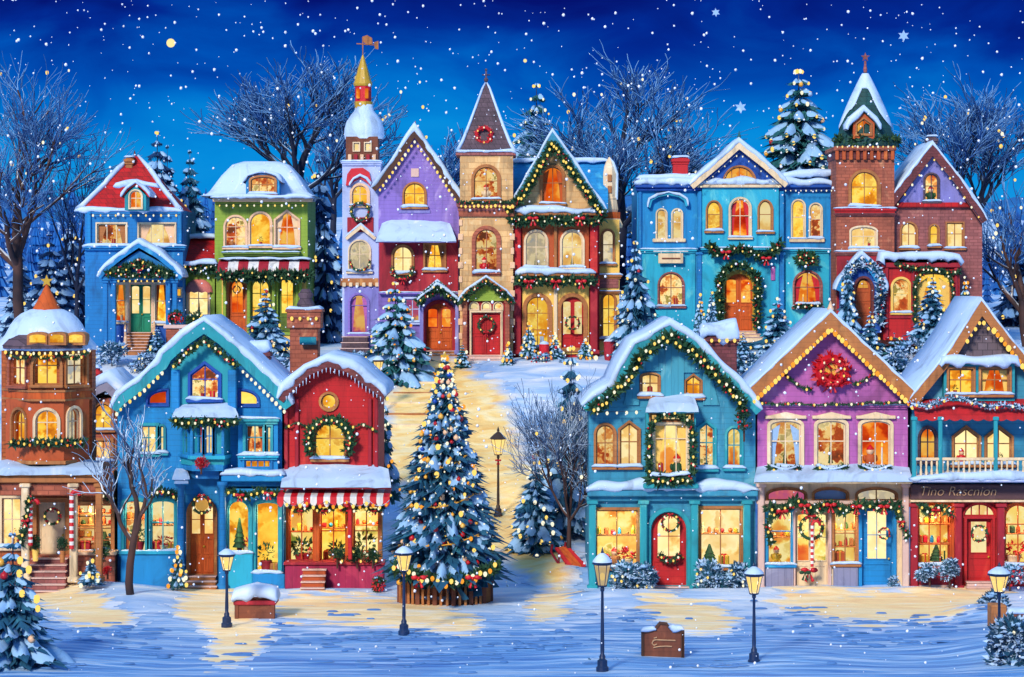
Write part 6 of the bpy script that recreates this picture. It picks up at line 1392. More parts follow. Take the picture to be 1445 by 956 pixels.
h.wall([(1071, 838), (1071, 680), (1283, 680), (1283, 838)], 'cream', [
    W_('seg', 1083, 1137, 690, 707, m=(0, 0), gl='glow_pink', fr='tan_wood', fw=.05, sill=0), W_('seg', 1148, 1196, 690, 707, m=(0, 0), gl='silver_blue', fr='tan_wood', fw=.05, sill=0), W_('seg', 1209, 1265, 690, 707, m=(1, 0), gl='glow_pale', fr='tan_wood', fw=.05, sill=0),
    W_('rect', 1083, 1118, 722, 796, m=(0, 1), gl='glow_shop', fr='turquoise_deep', fw=.09, hz=.62, rec=.7, dec=[('shelf', 4, 0.50, 12, 'blue-framed window of the purple shop'), ('bear', .4, .3, 'gold', 'golden toy figure in the blue-framed window of the purple shop')]),
    W_('rect', 1177, 1209, 720, 795, m=(1, 1), gl='glow_shop', fr='tan_wood', fw=.06, rec=.7, dec=[('shelf', 4, 0.30, 13, 'middle shop window of the purple shop'), ('shelf', 4, 0.62, 14, 'middle shop window of the purple shop'), ('gift', .3, .2, 'brown_orange', 'brown gift box in the middle shop window of the purple shop')])],
    [W_('seg', 1122, 1170, 716, 838, mat='cream', leaves=2, rows=1, glass=.62, gl='glow_shop', fr='pinkish', fw=.06, bars=1), W_('rect', 1216, 1260, 716, 834, mat='blue_paint', leaves=1, rows=1, glass=.62, gl='glow_cream', fr='turquoise_deep', fw=.1)], d=.05, depth=0, name='shop_front', rev=.72)
h.block(1079, 1121, 801, 836, d=.12, th=.1, mt='grey_lilac', name='plinth'); h.block(1176, 1211, 800, 836, d=.12, th=.1, mt='grey_lilac', name='plinth')
h.block(1068, 1286, 707, 712, d=.2, th=.2, mt='pinkish', name='transom_beam'); h.posts([1074, 1278], 682, 836, w=.2, d=.18, mt='pinkish', name='pilaster')
garland([(1084, 716), (1104, 722), (1122, 706), (1145, 720), (1170, 712), (1190, 722), (1215, 712), (1240, 716), (1266, 712)], 77.55, 'long sagging garland across the cream shop front', th=.17, n=18, bows=5, kinds=('warm', 'white'))
wreath(1145, 745, 19, 77.6, 'full green wreath with red bow on the cream double door', n=6, bow='top'); garland([(1095, 722), (1082, 745), (1090, 768)], 77.5, 'trailing greenery down the blue-framed window', th=.12, n=4); garland([(1266, 714), (1272, 740), (1280, 758)], 77.5, 'red-striped trailing garland at the blue door side', th=.11, n=4, bows=1)
wreath(1248, 753, 9, 77.7, 'small pale wreath on the blue shop door', n=3, bow='top'); candy(1146, 742, 800, 77.2, 'tall candy cane pole standing before the cream double door', .05)
bq = thing('ribbon_bow', 'green and red ribbon bow hung low on the cream double door', 'bow', (wx(1142, 77.6), 77.6, wz(812, 77.6))); bowmesh(wx(1142, 77.6), 77.6, wz(806, 77.6), .26, bq, 'ribbon', 'loops'); bowmesh(wx(1136, 77.5), 77.5, wz(809, 77.5), .18, bq, 'leaf_green', 'sprig')
shrub(1263, 814, 838, 20, 77.0, 'little frosted pot plant beside the blue shop door', 'frosty_leaf', snow=True, pot='stone')

# ---- inn
h = House('inn', 'teal inn with balcony, red awning roof and crimson shop front', 'inn', 1372, 830, 78)
h.wall([(1287, 684), (1287, 562), (1300, 560), (1384, 440), (1470, 560), (1475, 684)], 'teal_board', [
    W_('point', 1298, 1321, 604, 650, m=(1, 1), gl='glow_orange', fr='slate_shingle', fw=.07), W_('house', 1346, 1381, 604, 655, m=(1, 1), gl='glow_cream', fr='tan_wood', fw=.07, dec=[('bear', .35, .4, 'ribbon', 'red toy figure in the first balcony window of the inn')]), W_('house', 1392, 1427, 604, 655, m=(1, 1), gl='glow_cream', fr='tan_wood', fw=.07, dec=[('pot', .6, .3, 'leaf_green', 'green plant in the second balcony window of the inn')])], depth=4)
MB().prism([(wx(a, 77.9), wz(b, 77.9)) for a, b in [(1340, 506), (1385, 444), (1432, 506)]], 77.88, 78.01).build('gable_shingles', 'taupe', h.o)
h.gable([(1288, 566), (1303, 548), (1344, 498), (1385, 433), (1424, 484), (1448, 512), (1484, 556)], over=.45, back=4.3, sn=.1, board='tan_wood', bw=.16, mt='taupe')
h.gable([(1290, 562), (1310, 540), (1335, 505)], d=-.4, over=.2, back=3, th=.02, sn=.24, board=None, name='lower_roof', mt='blue_paint')
h.wall([(1332, 566), (1332, 514), (1432, 514), (1432, 566)], 'teal_paint', [W_('rect', 1339, 1373, 521, 556, m=(1, 1), gl='glow_gold', fr='tan_wood', fw=.07, dec=[('pot', .3, .35, 'leaf_green', 'dark plant in the first dormer window of the inn')]), W_('rect', 1384, 1424, 521, 556, m=(1, 1), gl='glow_orange', fr='tan_wood', fw=.07, cur='gold_wall')], d=.35, depth=0, name='dormer', rev=.32)
MB().band(h.pl([(1326, 516), (1332, 511), (1432, 511), (1438, 516)], .5), -.05, .2, 77.35, 78.4, 'snow', .5, .12, 9).build('dormer_snow', 'snow', h.o, True)
string_lights([(1400, 462), (1425, 492), (1445, 518), (1470, 550)], 77.45, 14, 'gold bulbs clustered on the outer slope of the inn gable', ('warm', 'amber'), 1.7)
string_lights([(1362, 484), (1385, 450), (1398, 466)], 77.45, 6, 'few gold bulbs round the peak of the inn gable', ('warm',), 1.2)
canopy(h, 1284, 1475, 564, 588, 1.0, ['red_paint', 'red_paint'], 12, wav=.1, drop=.14)
garland([(1284, 570), (1308, 574), (1330, 565), (1352, 560), (1372, 568), (1394, 574), (1420, 572), (1460, 578)], 76.9, 'grey frosted garland looped over the red awning roof of the inn', th=.1, n=9, mt='frosty_leaf', kinds=('warm', 'white'))
h.ledge(1284, 1478, 677, h=.07, out=1.1, mt='pale_lilac', sn=.18, amp=1.2, name='balcony_floor')
bl = MB()
Yb = 77.0
o = MB().box(wx(1289, Yb), wx(1475, Yb), Yb - .05, Yb + .05, wz(650, Yb), wz(646, Yb)).box(wx(1289, Yb), wx(1475, Yb), Yb - .035, Yb + .035, wz(673, Yb), wz(671, Yb)).build('railing', 'cream', h.o)
for i in range(24):
    x = wx(1292 + i * 7.6, Yb); MB().lathe([(.03, wz(671.5, Yb)), (.045, wz(667, Yb)), (.022, wz(660, Yb)), (.04, wz(655, Yb)), (.025, wz(649.5, Yb))], x, Yb, 6).build('baluster', 'cream', o, True)
h.posts([1290, 1327, 1405], 588, 680, w=.12, d=1.0, mt='teal_paint')
sb = MB().box(wx(1285, 77.6), wx(1470, 77.6), 77.6, 78.1, wz(706, 77.6), wz(684, 77.6)).build('sign_board', 'sign_brown', h.o)
def text(s, px, py, size_px, Y, mt, parent, shear=.25, name='lettering', w=1.0):
    cu = bpy.data.curves.new(name, 'FONT'); cu.body = s; cu.size = size_px * Y / F; cu.extrude = .015; cu.offset = -.006; cu.shear = shear; cu.align_x = 'CENTER'; cu.align_y = 'CENTER'; cu.space_character = w; cu.materials.append(M(mt))
    tmp = bpy.data.objects.new(name, cu); COL.objects.link(tmp); me = bpy.data.meshes.new_from_object(tmp, depsgraph=bpy.context.evaluated_depsgraph_get()); bpy.data.objects.remove(tmp); o = bpy.data.objects.new(name, me); COL.objects.link(o); p = Vector((wx(px, Y), Y, wz(py, Y))); o.parent = parent; o.location = p - ORIG[parent.name]; o.rotation_euler = (PI / 2, 0, 0); return o
mat('letter_gold', C(185, 145, 110), C(215, 175, 130), sc=3, bump=0)
text('Tino Rascnion', 1351, 694, 19, 77.57, 'letter_gold', sb)
h.block(1285, 1470, 706, 709, d=.45, th=.5, mt='cream', name='fascia')
h.wall([(1286, 838), (1286, 709), (1470, 709), (1470, 838)], 'red_paint', [W_('rect', 1296, 1343, 712, 797, m=(2, 2), gl='glow_shop', fr='orange_wood', fw=.1, rec=.8, dec=[('shelf', 5, 0.34, 15, 'big mullioned window of the inn'), ('shelf', 5, 0.67, 16, 'big mullioned window of the inn'), ('gift', .25, .15, 'gold', 'gold gift box in the big mullioned window of the inn'), ('fir', .6, .35, 'leaf_green', 'small fir in the big mullioned window of the inn'), ('candle', .85, .3, 'leaf_green', 'green candle in the big mullioned window of the inn')]),
    W_('arch', 1418, 1456, 712, 797, m=(1, 2), gl='glow_shop', fr='orange_wood', fw=.1, rec=.8, dec=[('shelf', 4, 0.50, 17, 'arched end window of the inn'), ('pot', .4, .35, 'berry', 'poinsettia in the arched end window of the inn')]), W_('half', 1360, 1405, 711, 729, m=(3, 0), gl='glow_cream', fr='red_paint', fw=.05, sill=0)],
    [W_('rect', 1364, 1400, 732, 820, mat='red_paint', leaves=1, rows=1, glass=.55, gl='glow_cream', bars=0, fr='red_paint', fw=.08)], d=.05, depth=0, name='shop_front', rev=.82)
h.posts([1290, 1352, 1412], 710, 834, w=.22, d=.2, mt='crimson', name='pilaster')
h.block(1288, 1350, 806, 836, d=.14, th=.1, mt='crimson', name='plinth'); h.block(1286, 1352, 826, 829, d=.18, th=.06, mt='pinkish', name='moulding'); h.block(1286, 1352, 802, 805, d=.18, th=.15, mt='crimson', name='window_ledge')
wreath(1382, 753, 13, 77.75, 'diamond-like wreath on the glazed crimson inn door', n=4, bow=False, mt='garland_green')
garland([(1297, 712), (1312, 724), (1328, 716), (1344, 726)], 77.6, 'wavy green garland at the top of the mullioned inn window', th=.13, n=6, bows=1)
h.steps(1362, 1404, 821, 840, 3, d=.1, mt='pinkish', shrink=2)
for i, (a, w) in enumerate(((1312, 38), (1340, 28))): shrub(a, 797 - i * 8, 825, w, 77.1, ['wide frosty bush below the mullioned inn window', 'taller frosty bush next to the crimson inn door'][i], 'frosty_leaf', dense=1.2)
shrub(1425, 800, 832, 40, 77.0, 'snowy bush with red berries at the far end of the inn', 'frosty_leaf', berries=25)
for h_ in HOUSES: h_.finish()
# =================================================================== TREES, LAMPS, SMALL THINGS
random.seed(21)
YB = 121
# bare trees behind
bare_tree(30, 62, 520, 114, 'huge gnarled bare tree behind the orange turret house', 4, .3, .95, 1.15, .06, 5, 4, bark='bark_snow', width=265, lights=18)
bare_tree(108, 180, 480, 116, 'thin dark bare tree standing close beside the red-roofed blue house', 9, .16, .6, .9, 0, 5, 3, width=120)
bare_tree(422, 52, 470, 119, 'wide spreading bare tree rising behind the green house', 15, .22, 1.45, 1.0, -.02, 5, 4, width=255, lights=18)
bare_tree(888, 48, 480, 118, 'broad dark bare tree rising between the narrow turret and turquoise mansion', 18, .24, 1.25, 1.0, .0, 5, 4, width=265, lights=18)
bare_tree(1372, 85, 470, 117, 'bare snow-edged tree behind the rose brick house', 23, .2, 1.0, 1.0, .0, 5, 4, width=210, lights=18)
bare_tree(1452, 220, 500, 114, 'leaning bare tree with arching boughs beyond the rose brick house', 31, .26, .45, 1.1, -.15, 4, 4, bark='bark_snow', width=150, lights=18)
bare_tree(470, 150, 330, 135, 'smaller pale bare tree between the green house and lilac tower', 35, .2, .5, 1.0, 0, 4, 4, width=110)
bare_tree(640, 170, 330, 135, 'small frosty bare tree seen between purple gable and stone tower', 36, .2, .4, 1.0, 0, 4, 4, width=110)
bare_tree(185, 555, 852, 74.4, 'young crooked bare tree on the pavement before the orange turret house', 41, .13, .7, 1.0, -.04, 4, 3, bark='bark_snow', twig='frost_twig', width=120, curve=.2, lights=3)
bare_tree(802, 505, 800, 80.3, 'bare snow-lined tree beside the red sledge', 52, .12, .45, 1.2, -.06, 5, 4, bark='bark_snow', twig='frost_twig', width=165, curve=.1, lights=12)
# firs behind
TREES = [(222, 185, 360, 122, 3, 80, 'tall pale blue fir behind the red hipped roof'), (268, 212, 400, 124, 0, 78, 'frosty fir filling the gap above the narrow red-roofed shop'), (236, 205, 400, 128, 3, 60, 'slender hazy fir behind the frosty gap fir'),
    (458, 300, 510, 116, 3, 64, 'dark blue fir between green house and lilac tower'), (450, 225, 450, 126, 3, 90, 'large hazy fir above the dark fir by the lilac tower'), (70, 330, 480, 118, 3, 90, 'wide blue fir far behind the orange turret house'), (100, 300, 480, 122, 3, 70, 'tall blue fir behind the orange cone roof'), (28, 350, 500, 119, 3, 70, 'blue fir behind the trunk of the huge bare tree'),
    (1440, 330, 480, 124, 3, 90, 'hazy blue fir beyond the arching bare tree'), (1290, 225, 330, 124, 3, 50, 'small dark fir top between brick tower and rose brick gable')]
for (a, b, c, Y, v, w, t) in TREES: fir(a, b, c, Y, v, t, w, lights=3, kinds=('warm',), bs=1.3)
fir(757, 118, 330, 120, 1, 'lit fir with golden top behind the cream and red gable', 120, lights=34, kinds=('white', 'warm', 'white'), star=False, bs=1.2)
fir(955, 168, 330, 122, 0, 'snow-heavy fir behind the mansion chimney', 150, lights=16)
fir(1127, 98, 290, 121, 1, 'tall snowy fir with big golden lights behind the mansion', 140, lights=26, baubles=8, kinds=('warm', 'warm', 'white'), bs=1.6)
for (a, b, c, Y, v, w, L, t, bb) in [(375, 408, 500, 108.5, 0, 72, 8, 'snowy fir before the green house canopy', 3), (558, 398, 536, 104.5, 1, 100, 20, 'lit snowy fir at the end of the purple house', 6), (896, 340, 505, 107, 0, 76, 10, 'blue snowy fir beside the turquoise mansion', 3),
    (1097, 420, 530, 106.5, 0, 84, 6, 'rounded snow-laden fir before the mansion east wing', 3), (1316, 392, 485, 106.8, 2, 62, 7, 'fir standing in front of the bright red porch', 2), (1362, 390, 480, 107.4, 1, 34, 9, 'slim pale fir at the corner of the red porch', 2), (1196, 368, 480, 107.6, 2, 34, 5, 'slim blue fir hugging the gothic porch', 0),
    (222, 462, 520, 106.5, 2, 40, 2, 'small dark fir at the foot of the blue house stairs', 0), (1048, 470, 520, 105, 0, 44, 3, 'low fir below the mansion doorway', 0), (988, 415, 480, 107.6, 1, 24, 3, 'small green fir at the mansion doorway pillar', 0), (1004, 408, 470, 107.8, 2, 20, 2, 'thin frosted fir touching the mansion doorway garland', 0),
    (1228, 440, 520, 105, 0, 50, 4, 'blue fir below the gothic porch', 0), (1262, 470, 530, 104.5, 4, 56, 3, 'squat snowy fir between gothic porch and red porch', 0),
    (782, 470, 512, 107.2, 1, 30, 8, 'tiny lit fir before the first shop arch', 2), (746, 456, 500, 107.5, 1, 26, 7, 'tiny fir leaning on the red corner pilaster', 1), (826, 476, 512, 107.0, 1, 28, 6, 'tiny snowy fir before the arched double door', 1), (717, 484, 518, 106.4, 1, 22, 5, 'tiny lit fir beside the red double door', 0), (652, 484, 518, 106.2, 4, 24, 2, 'tiny pale fir between the orange and red doors', 0), (627, 498, 535, 105, 4, 30, 6, 'tiny golden-lit fir on the path before the doors', 0),
    (806, 488, 745, 84.5, 0, 112, 20, 'tall dark blue fir behind the bare tree and sledge', 3), (756, 640, 778, 82.5, 0, 76, 10, 'broad low fir on the slope beside the path', 2),
    (541, 540, 700, 86, 4, 44, 8, 'narrow climbing fir against the red barn side', 2), (252, 772, 826, 76.3, 4, 30, 8, 'small frosted fir beside the orange door steps', 0), (128, 788, 824, 75.6, 0, 34, 4, 'rounded little fir below the brick parapet', 0)]:
    Yq = Y
    fir(a, b, c, Yq, v, t, w, lights=L, baubles=bb, kinds=('warm', 'white', 'amber') if v in (1, 4) else ('white', 'warm'), bs=1.0)
fir(18, 752, 968, 61.5, 0, 'big snow-laden fir at the near corner before the orange house', 150, lights=4, kinds=('warm',), baubles=3, bs=1.4)
for (a, b, c, w, Y, t) in [(158, 484, 520, 66, 106.5, 'snowy bush heap below the blue house'), (205, 500, 530, 46, 105.5, 'snowy bush near the foot of the stairs'), (505, 500, 530, 50, 106, 'snowy shrub before the lilac tower'), (1120, 470, 520, 70, 105, 'snow-covered shrub below the mansion window'), (1290, 480, 525, 90, 103.5, 'wide snowy hedge clump below the red porch'), (1205, 478, 520, 50, 104.5, 'snowy shrub below the brick tower'),
    (765, 500, 522, 34, 106.6, 'small bush with red berries before the paired arches'), (800, 506, 524, 26, 106.2, 'low frosty bush between the tiny firs'), (1070, 500, 540, 60, 104.5, 'snowy blue bush below the mansion steps'), (1345, 470, 515, 50, 104, 'snowy bush below the rose brick corner'), (135, 540, 570, 34, 90, 'snowy bush beside the small cottage'), (385, 500, 560, 44, 96, 'snow-covered bush between the two brick chimneys')]:
    shrub(a, b, c, w, Y, t, 'frosty_leaf', lights=4, berries=14 if 'berries' in t else 0)
shrub(1432, 875, 965, 70, 61.5, 'big snowy blue bush at the near corner by the bench', 'frosty_leaf', dense=2.2, lights=2)
shrub(1400, 835, 872, 46, 72, 'snow-covered green bush behind the wooden bench', 'frosty_leaf', dense=1.2)
shrub(829, 928, 962, 26, 62.5, 'frosty tuft at the foot of the unlit lamp', 'frosty_leaf'); shrub(868, 932, 962, 24, 62.4, 'second frosty tuft at the foot of the unlit lamp, on the sign board side', 'frosty_leaf')
# red pots and urns by the back doors
for i, (a, b, c, Y, t) in enumerate(((768, 486, 506, 106.9, 'red flower pot before the first shop arch'), (860, 482, 512, 106.8, 'tall red barrel beside the narrow turret house'), (886, 486, 510, 106.6, 'round dark red tub beside the blue snowy fir'))):
    r = (7, 8, 12)[i] * Y / F; x = wx(a, Y); z0 = gz(x, Y) - .05; z1 = wz(b, Y); o = MB().lathe([(r * .7, z0), (r * .95, z0 + (z1 - z0) * .4), (r, z1 - .05), (r * 1.08, z1 - .04), (r * 1.05, z1)], x, Y, 14).build('flower_tub', 'crimson' if i else 'ribbon', smooth=False); tag(o, t, 'tub')
    MB().lathe([(r * 1.0, z1 - .01), (r * .8, z1 + .08), (.02, z1 + .14)], x, Y, 12).build('snow', 'snow', o, True)
# brick chimney stack behind the red barn
cs = thing('chimney_stack', 'tall freestanding-looking brick chimney with teal pipe behind the red barn shop', 'chimney', (wx(428, 83), 83, wz(600, 83)))
Y = 83
MB().box(wx(409, Y), wx(449, Y), Y, Y + .9, wz(640, Y), wz(452, Y)).box(wx(405, Y), wx(453, Y), Y - .08, Y + .98, wz(464, Y), wz(440, Y)).box(wx(403, Y), wx(455, Y), Y - .12, Y + 1, wz(441, Y), wz(437, Y)).build('stack', 'brick', cs)
MB().lathe([(.26, wz(438, Y)), (.3, wz(430, Y)), (.2, wz(422, Y)), (.26, wz(416, Y)), (.12, wz(408, Y))], wx(430, Y), Y + .45, 12).build('chimney_pot', 'slate_shingle', cs, True)
MB().band([(wx(404, Y), wz(437, Y)), (wx(454, Y), wz(437, Y))], 0, .12, Y - .1, Y + .98, 'snow', .8, .1, 4).build('snow', 'snow', cs, True)
MB().tube([(wx(424, Y), Y - .25, wz(481, Y)), (wx(447, Y), Y - .25, wz(481, Y))], .13, 10).tube([(wx(436, Y), Y - .25, wz(481, Y)), (wx(436, Y), Y + .05, wz(481, Y))], .06, 8).build('pipe', 'teal_paint', cs, True)
string_lights([(406, 448), (452, 448)], Y - .14, 4, 'four warm bulbs on the cap of the tall brick chimney', ('warm',), 1.2)

# main Christmas tree
FIRS.append(fir_meshes(77, 30, 27, .34, 'fir_blue', droop=.30, snowy=.42, jag=.95, top=.02, m=8, zlo=.155, sw=.36))
YT = 74.6; xT = wx(628, YT); zb = gz(xT, YT)
def big_tree():
    fo, sn, tr, tips = FIRS[-1]; H = wz(508, YT) - zb - .2; z0 = zb + .2; sx = (146 / 2 * YT / F) / (.35 * H)
    t = thing('christmas_tree', 'giant decorated Christmas tree with baubles and lights inside the picket fence', 'christmas tree', (xT, YT, z0))
    for me in (fo, sn, tr):
        o = bpy.data.objects.new(me.name.split('.')[0], me); COL.objects.link(o); o.parent = t; o.scale = (H * sx, H * sx, H)
        if me is sn: o['kind'] = 'stuff'
    rng = random.Random(3); fr = [p for p in tips if p[1] < .03]; rng.shuffle(fr)
    P = [(xT + p[0] * H * sx, YT + p[1] * H * sx - .08, z0 + p[2] * H - .05) for p in fr]
    big = P[:95]
    for i, p in enumerate(big):
        k = (0, 1, 2, 0, 3, 1, 0, 2, 4, 1)[i % 10]; dupmesh(ORN[k], 'bauble', t, (p[0], p[1] - .05, p[2] - .08), rng.uniform(.055, .09))
    md = [p for p in MIDS[77] if p[1] < .02]; rng.shuffle(md); md = [(xT + p[0] * H * sx, YT + p[1] * H * sx - .05, z0 + p[2] * H + .02) for p in md]
    for i in range(100): dupmesh(BULB[('warm', 'white', 'amber', 'warm')[i % 4]], 'bulb', t, md[i], rng.uniform(1.1, 1.9))
    xb = MB()
    for p in md[100:360]: xb.ball(p, rng.uniform(.022, .036), 5, 4)
    xb.build('bulbs', 'bulb_white', t, True, kind='stuff')
    q = []; turns = 5
    for i in range(turns * 26):
        u = 1 - i / (turns * 26); zz = z0 + H * (.12 + .8 * (1 - u) ** 1.0); r = (163 / 2 * YT / F) * (u ** .85) * .93; a = 2 * PI * i / 26
        q.append((xT + r * math.cos(a), YT + r * math.sin(a), zz - .07 * math.sin(a * 3)))
    mb = MB()
    for (a, b) in zip(q, q[1:]):
        for s in range(3): leafcloud(mb, tuple(a[j] + (b[j] - a[j]) * s / 3 for j in range(3)), (.05, .05, .05), 2, .08, rng)
    mb.tube(q, .02, 4)
    mb.build('tinsel', 'bauble_gold', t)
    starmesh(xT, YT, z0 + H * 1.0 + .1, .15, t)
    return t
big_tree()
garland([(556, 800), (590, 815), (628, 822), (668, 815), (702, 798)], YT - 1.65, 'lit evergreen swag round the foot of the giant tree', th=.2, n=22, kinds=('warm', 'white', 'amber'), bs=1.5, bows=2)
fc = thing('picket_fence', 'low curved brown picket fence with blue rail round the giant tree', 'fence', (xT, YT, zb))
R_ = 55 * YT / F * 1.12
n = 30
for (z, r) in ((.18, R_), (.62, R_)):
    mb = MB()
    for i in range(n):
        a0, a1 = 2 * PI * i / n, 2 * PI * (i + 1) / n
        A = [(xT + (r + e) * math.cos(a), YT + (r + e) * math.sin(a) * .8, zb + z + dz) for a in (a0, a1) for e in (-.03, .03) for dz in (0, .09)]
        mb.add(A, [(0, 1, 5, 4), (2, 3, 7, 6), (1, 3, 7, 5), (0, 2, 6, 4)])
    mb.build('rail', 'iron', fc)

for i in range(46):
    a = 2 * PI * i / 46; x, y = xT + (R_ + .07) * math.cos(a), YT + (R_ + .07) * math.sin(a) * .8; w = .035 if i % 3 else .06
    P = [(x - w, zb - .1), (x + w, zb - .1), (x + w, zb + .7), (x, zb + .82), (x - w, zb + .7)]
    MB().prism(P, y - .025, y + .025).build('picket', 'tan_wood' if i % 3 else 'brown_wood', fc)
tb = MB().lathe([(R_ * .9, zb - .1), (R_ * .9, zb + .66), (R_ * .82, zb + .7)], 0, 0, 28); tb.v = [(v[0] + xT, v[1] * .8 + YT, v[2]) for v in tb.v]; tag(tb.build('tree_tub', 'brown_wood'), 'round brown wooden tub the giant tree stands in', 'tub')

# street lamps
street_lamp(320, 778, 886, 'blue iron lamp with snowy cap beside the snow-topped red box', lit=280, hw=10)
street_lamp(570, 775, 896, 'slim blue lamp glowing against the giant Christmas tree', lit=280, hw=11)
street_lamp(850, 786, 950, 'tall blue lamp with dim tilted lantern before the teal house', glass='dim_glass', lit=5, hw=12)
street_lamp(1064, 804, 939, 'blue lamp with round-glowing lantern and ringed foot before the purple shop', lit=300, hw=12)
street_lamp(1410, 804, 930, 'blue lamp with ringed foot in front of the inn steps', lit=300, hw=14)
street_lamp(703, 612, 732, 'old bronze lamp with red bow standing on the hill path', metal='bronze', lit=330, bow=True, snow=False, hw=10)
street_lamp(534, 505, 575, 'small half-hidden lamp glowing below the fir by the purple house', metal='bronze', lit=15, snow=True, Y=99.5, hw=7)

# snow-topped red box
Y = GY(874); x0, x1 = wx(331, Y), wx(388, Y); z = gz((x0 + x1) / 2, Y)
t = thing('storage_box', 'red-brown wooden box under a thick rounded cap of snow', 'box', ((x0 + x1) / 2, Y, z)); zt = wz(848, Y)
mb = MB().box(x0 + .06, x1 - .06, Y, Y + .8, z - .1, zt - .05)
for (a, b) in ((x0, x0 + .12), (x1 - .12, x1)): mb.box(a, b, Y - .03, Y + .1, z - .1, zt - .05)
mb.build('body', 'brown_wood', t); MB().box(x0 - .03, x1 + .03, Y - .06, Y + .86, zt - .12, zt).build('lid', 'crimson', t)
MB().band([(x0 - .06, zt), (x0 + .3, zt + .1), ((x0 + x1) / 2, zt + .16), (x1 - .3, zt + .1), (x1 + .06, zt)], -.01, .3, Y - .08, Y + .86, 'snow', .2, .1, 3).build('snow', 'snow', t, True)
# wooden notice board
Y = GY(930); X = wx(935, Y); P = [(906, 932), (963, 932), (963, 893), (950, 893), (944, 888), (940, 882), (932, 881), (927, 887), (920, 892), (907, 894)]
t = thing('notice_board', 'brown wooden notice board with curved top and faded gold writing', 'notice board', (X, Y, gz(X, Y)))
MB().prism([(wx(a, Y), wz(b, Y)) for a, b in P], Y, Y + .09).build('board', 'brown_wood', t)
for px_ in (905, 961): MB().box(wx(px_, Y), wx(px_ + 4, Y), Y - .03, Y + .13, wz(936, Y), wz(892, Y)).build('post', 'dark_wood', t)
MB().band([(wx(a, Y), wz(b, Y)) for a, b in P[::-1][:9]], 0, .05, Y - .03, Y + .12).build('moulding', 'dark_wood', t)
MB().band([(wx(a, Y), wz(b, Y)) for a, b in [(905, 893), (926, 890)]], .03, .12, Y - .05, Y + .14, 'snow', .5, .06, 1).build('snow', 'snow', t, True); MB().band([(wx(a, Y), wz(b, Y)) for a, b in [(942, 886), (950, 891), (965, 891)]], .03, .15, Y - .05, Y + .14, 'snow', .5, .06, 7).build('snow', 'snow', t, True)
lt = MB()
for pts in ([(953, 904), (938, 903.5), (926, 903), (922, 904), (920, 908), (923, 911), (927, 909)], [(922, 914), (930, 912.5), (940, 912), (948, 912.5)], [(925, 903), (923, 900.5), (927, 899.5)]): lt.tube([(wx(a, Y), Y - .02, wz(b, Y)) for a, b in pts], .018, 5)
lt.build('lettering', 'letter_gold', t)
# sledge
Y = GY(806); X = wx(803, Y); z = gz(X, Y); t = thing('sledge', 'red-orange wooden sledge tipped in the snow beside the bare tree', 'sledge', (X, Y, z))
def G3(px, py, dy): return (wx(px, Y + dy), Y + dy, wz(py, Y + dy))
tl, tr_, br_, bl_ = G3(783, 773, .45), G3(802, 770, .45), G3(827, 797, -.35), G3(802, 800, -.35)
def mixp(a, b, u): return tuple(a[i] + (b[i] - a[i]) * u for i in range(3))
for k in range(4):
    u0, u1 = k / 4 + .015, (k + 1) / 4 - .015; q = [mixp(tl, tr_, u0), mixp(tl, tr_, u1), mixp(bl_, br_, u1), mixp(bl_, br_, u0)]
    vs = q + [(p[0], p[1], p[2] - .06) for p in q]; MB().add(vs, [(0, 1, 2, 3), (4, 5, 6, 7), (0, 1, 5, 4), (1, 2, 6, 5), (2, 3, 7, 6), (3, 0, 4, 7)]).build('slat', 'orange_wood' if k % 3 else 'red_paint', t)
for a, b in ((tl, bl_), (tr_, br_)):
    zz = gz(b[0], b[1]); MB().tube([(a[0] - .08, a[1], a[2] + .1), (a[0] - .12, a[1], a[2] - .12), (a[0] - .02, a[1], a[2] - .3), (b[0] - .1, b[1], min(b[2] - .22, zz + .1)), (b[0] + .22, b[1], min(b[2] - .26, zz + .05))], .04, 6).build('runner', 'crimson', t, True)
    for u in (.3, .8): p = mixp(a, b, u); MB().tube([p, (p[0], p[1], p[2] - .3)], .03, 5).build('strut', 'crimson', t)
# bench
Y = GY(893); t = thing('bench', 'brown wooden bench with snow on its seat beside the inn lamp', 'bench', (wx(1430, Y), Y, gz(wx(1430, Y), Y))); z = gz(wx(1430, Y), Y)
MB().box(wx(1418, Y), wx(1478, Y), Y - .1, Y + .45, z + .4, z + .48).build('seat', 'brown_wood', t); MB().band([(wx(1418, Y), z + .48), (wx(1478, Y), z + .48)], 0, .12, Y - .1, Y + .45, 'snow', .5, .1, 3).build('snow', 'snow', t, True)
MB().box(wx(1398, Y), wx(1420, Y), Y - .12, Y + .5, z + .0, z + .72).build('end_panel', 'orange_brick' if 0 else 'tan_wood', t)
for fx in (1424, 1470): MB().box(wx(fx, Y) - .05, wx(fx, Y) + .05, Y - .05, Y + .05, z - .1, z + .4).build('leg', 'iron', t)
# small red signal and mailbox by the barn
shrub(534, 815, 838, 20, 76.2, 'small red-berried shrub at the tree end of the barn shop', 'leaf_green', berries=20)
shrub(152, 800, 812, 14, 76.5, 'crimson flowers beside the rounded little fir', 'berry', snow=False)
# steps on the hill path
st = thing('stone_steps', 'sandy stone steps climbing beside the climbing fir toward the orange door', 'steps', (wx(572, 99), 99, gz(wx(572, 99), 99)))
for i in range(6):
    Y = 98 + i * 1.4; x = wx(578 + i * 5, Y); z = gz(x, Y); MB().box(x - 1.1, x + 1.0, Y, Y + .5, z - .2, z + .13).build('step', 'tan_wood' if i % 2 else 'cream', st)
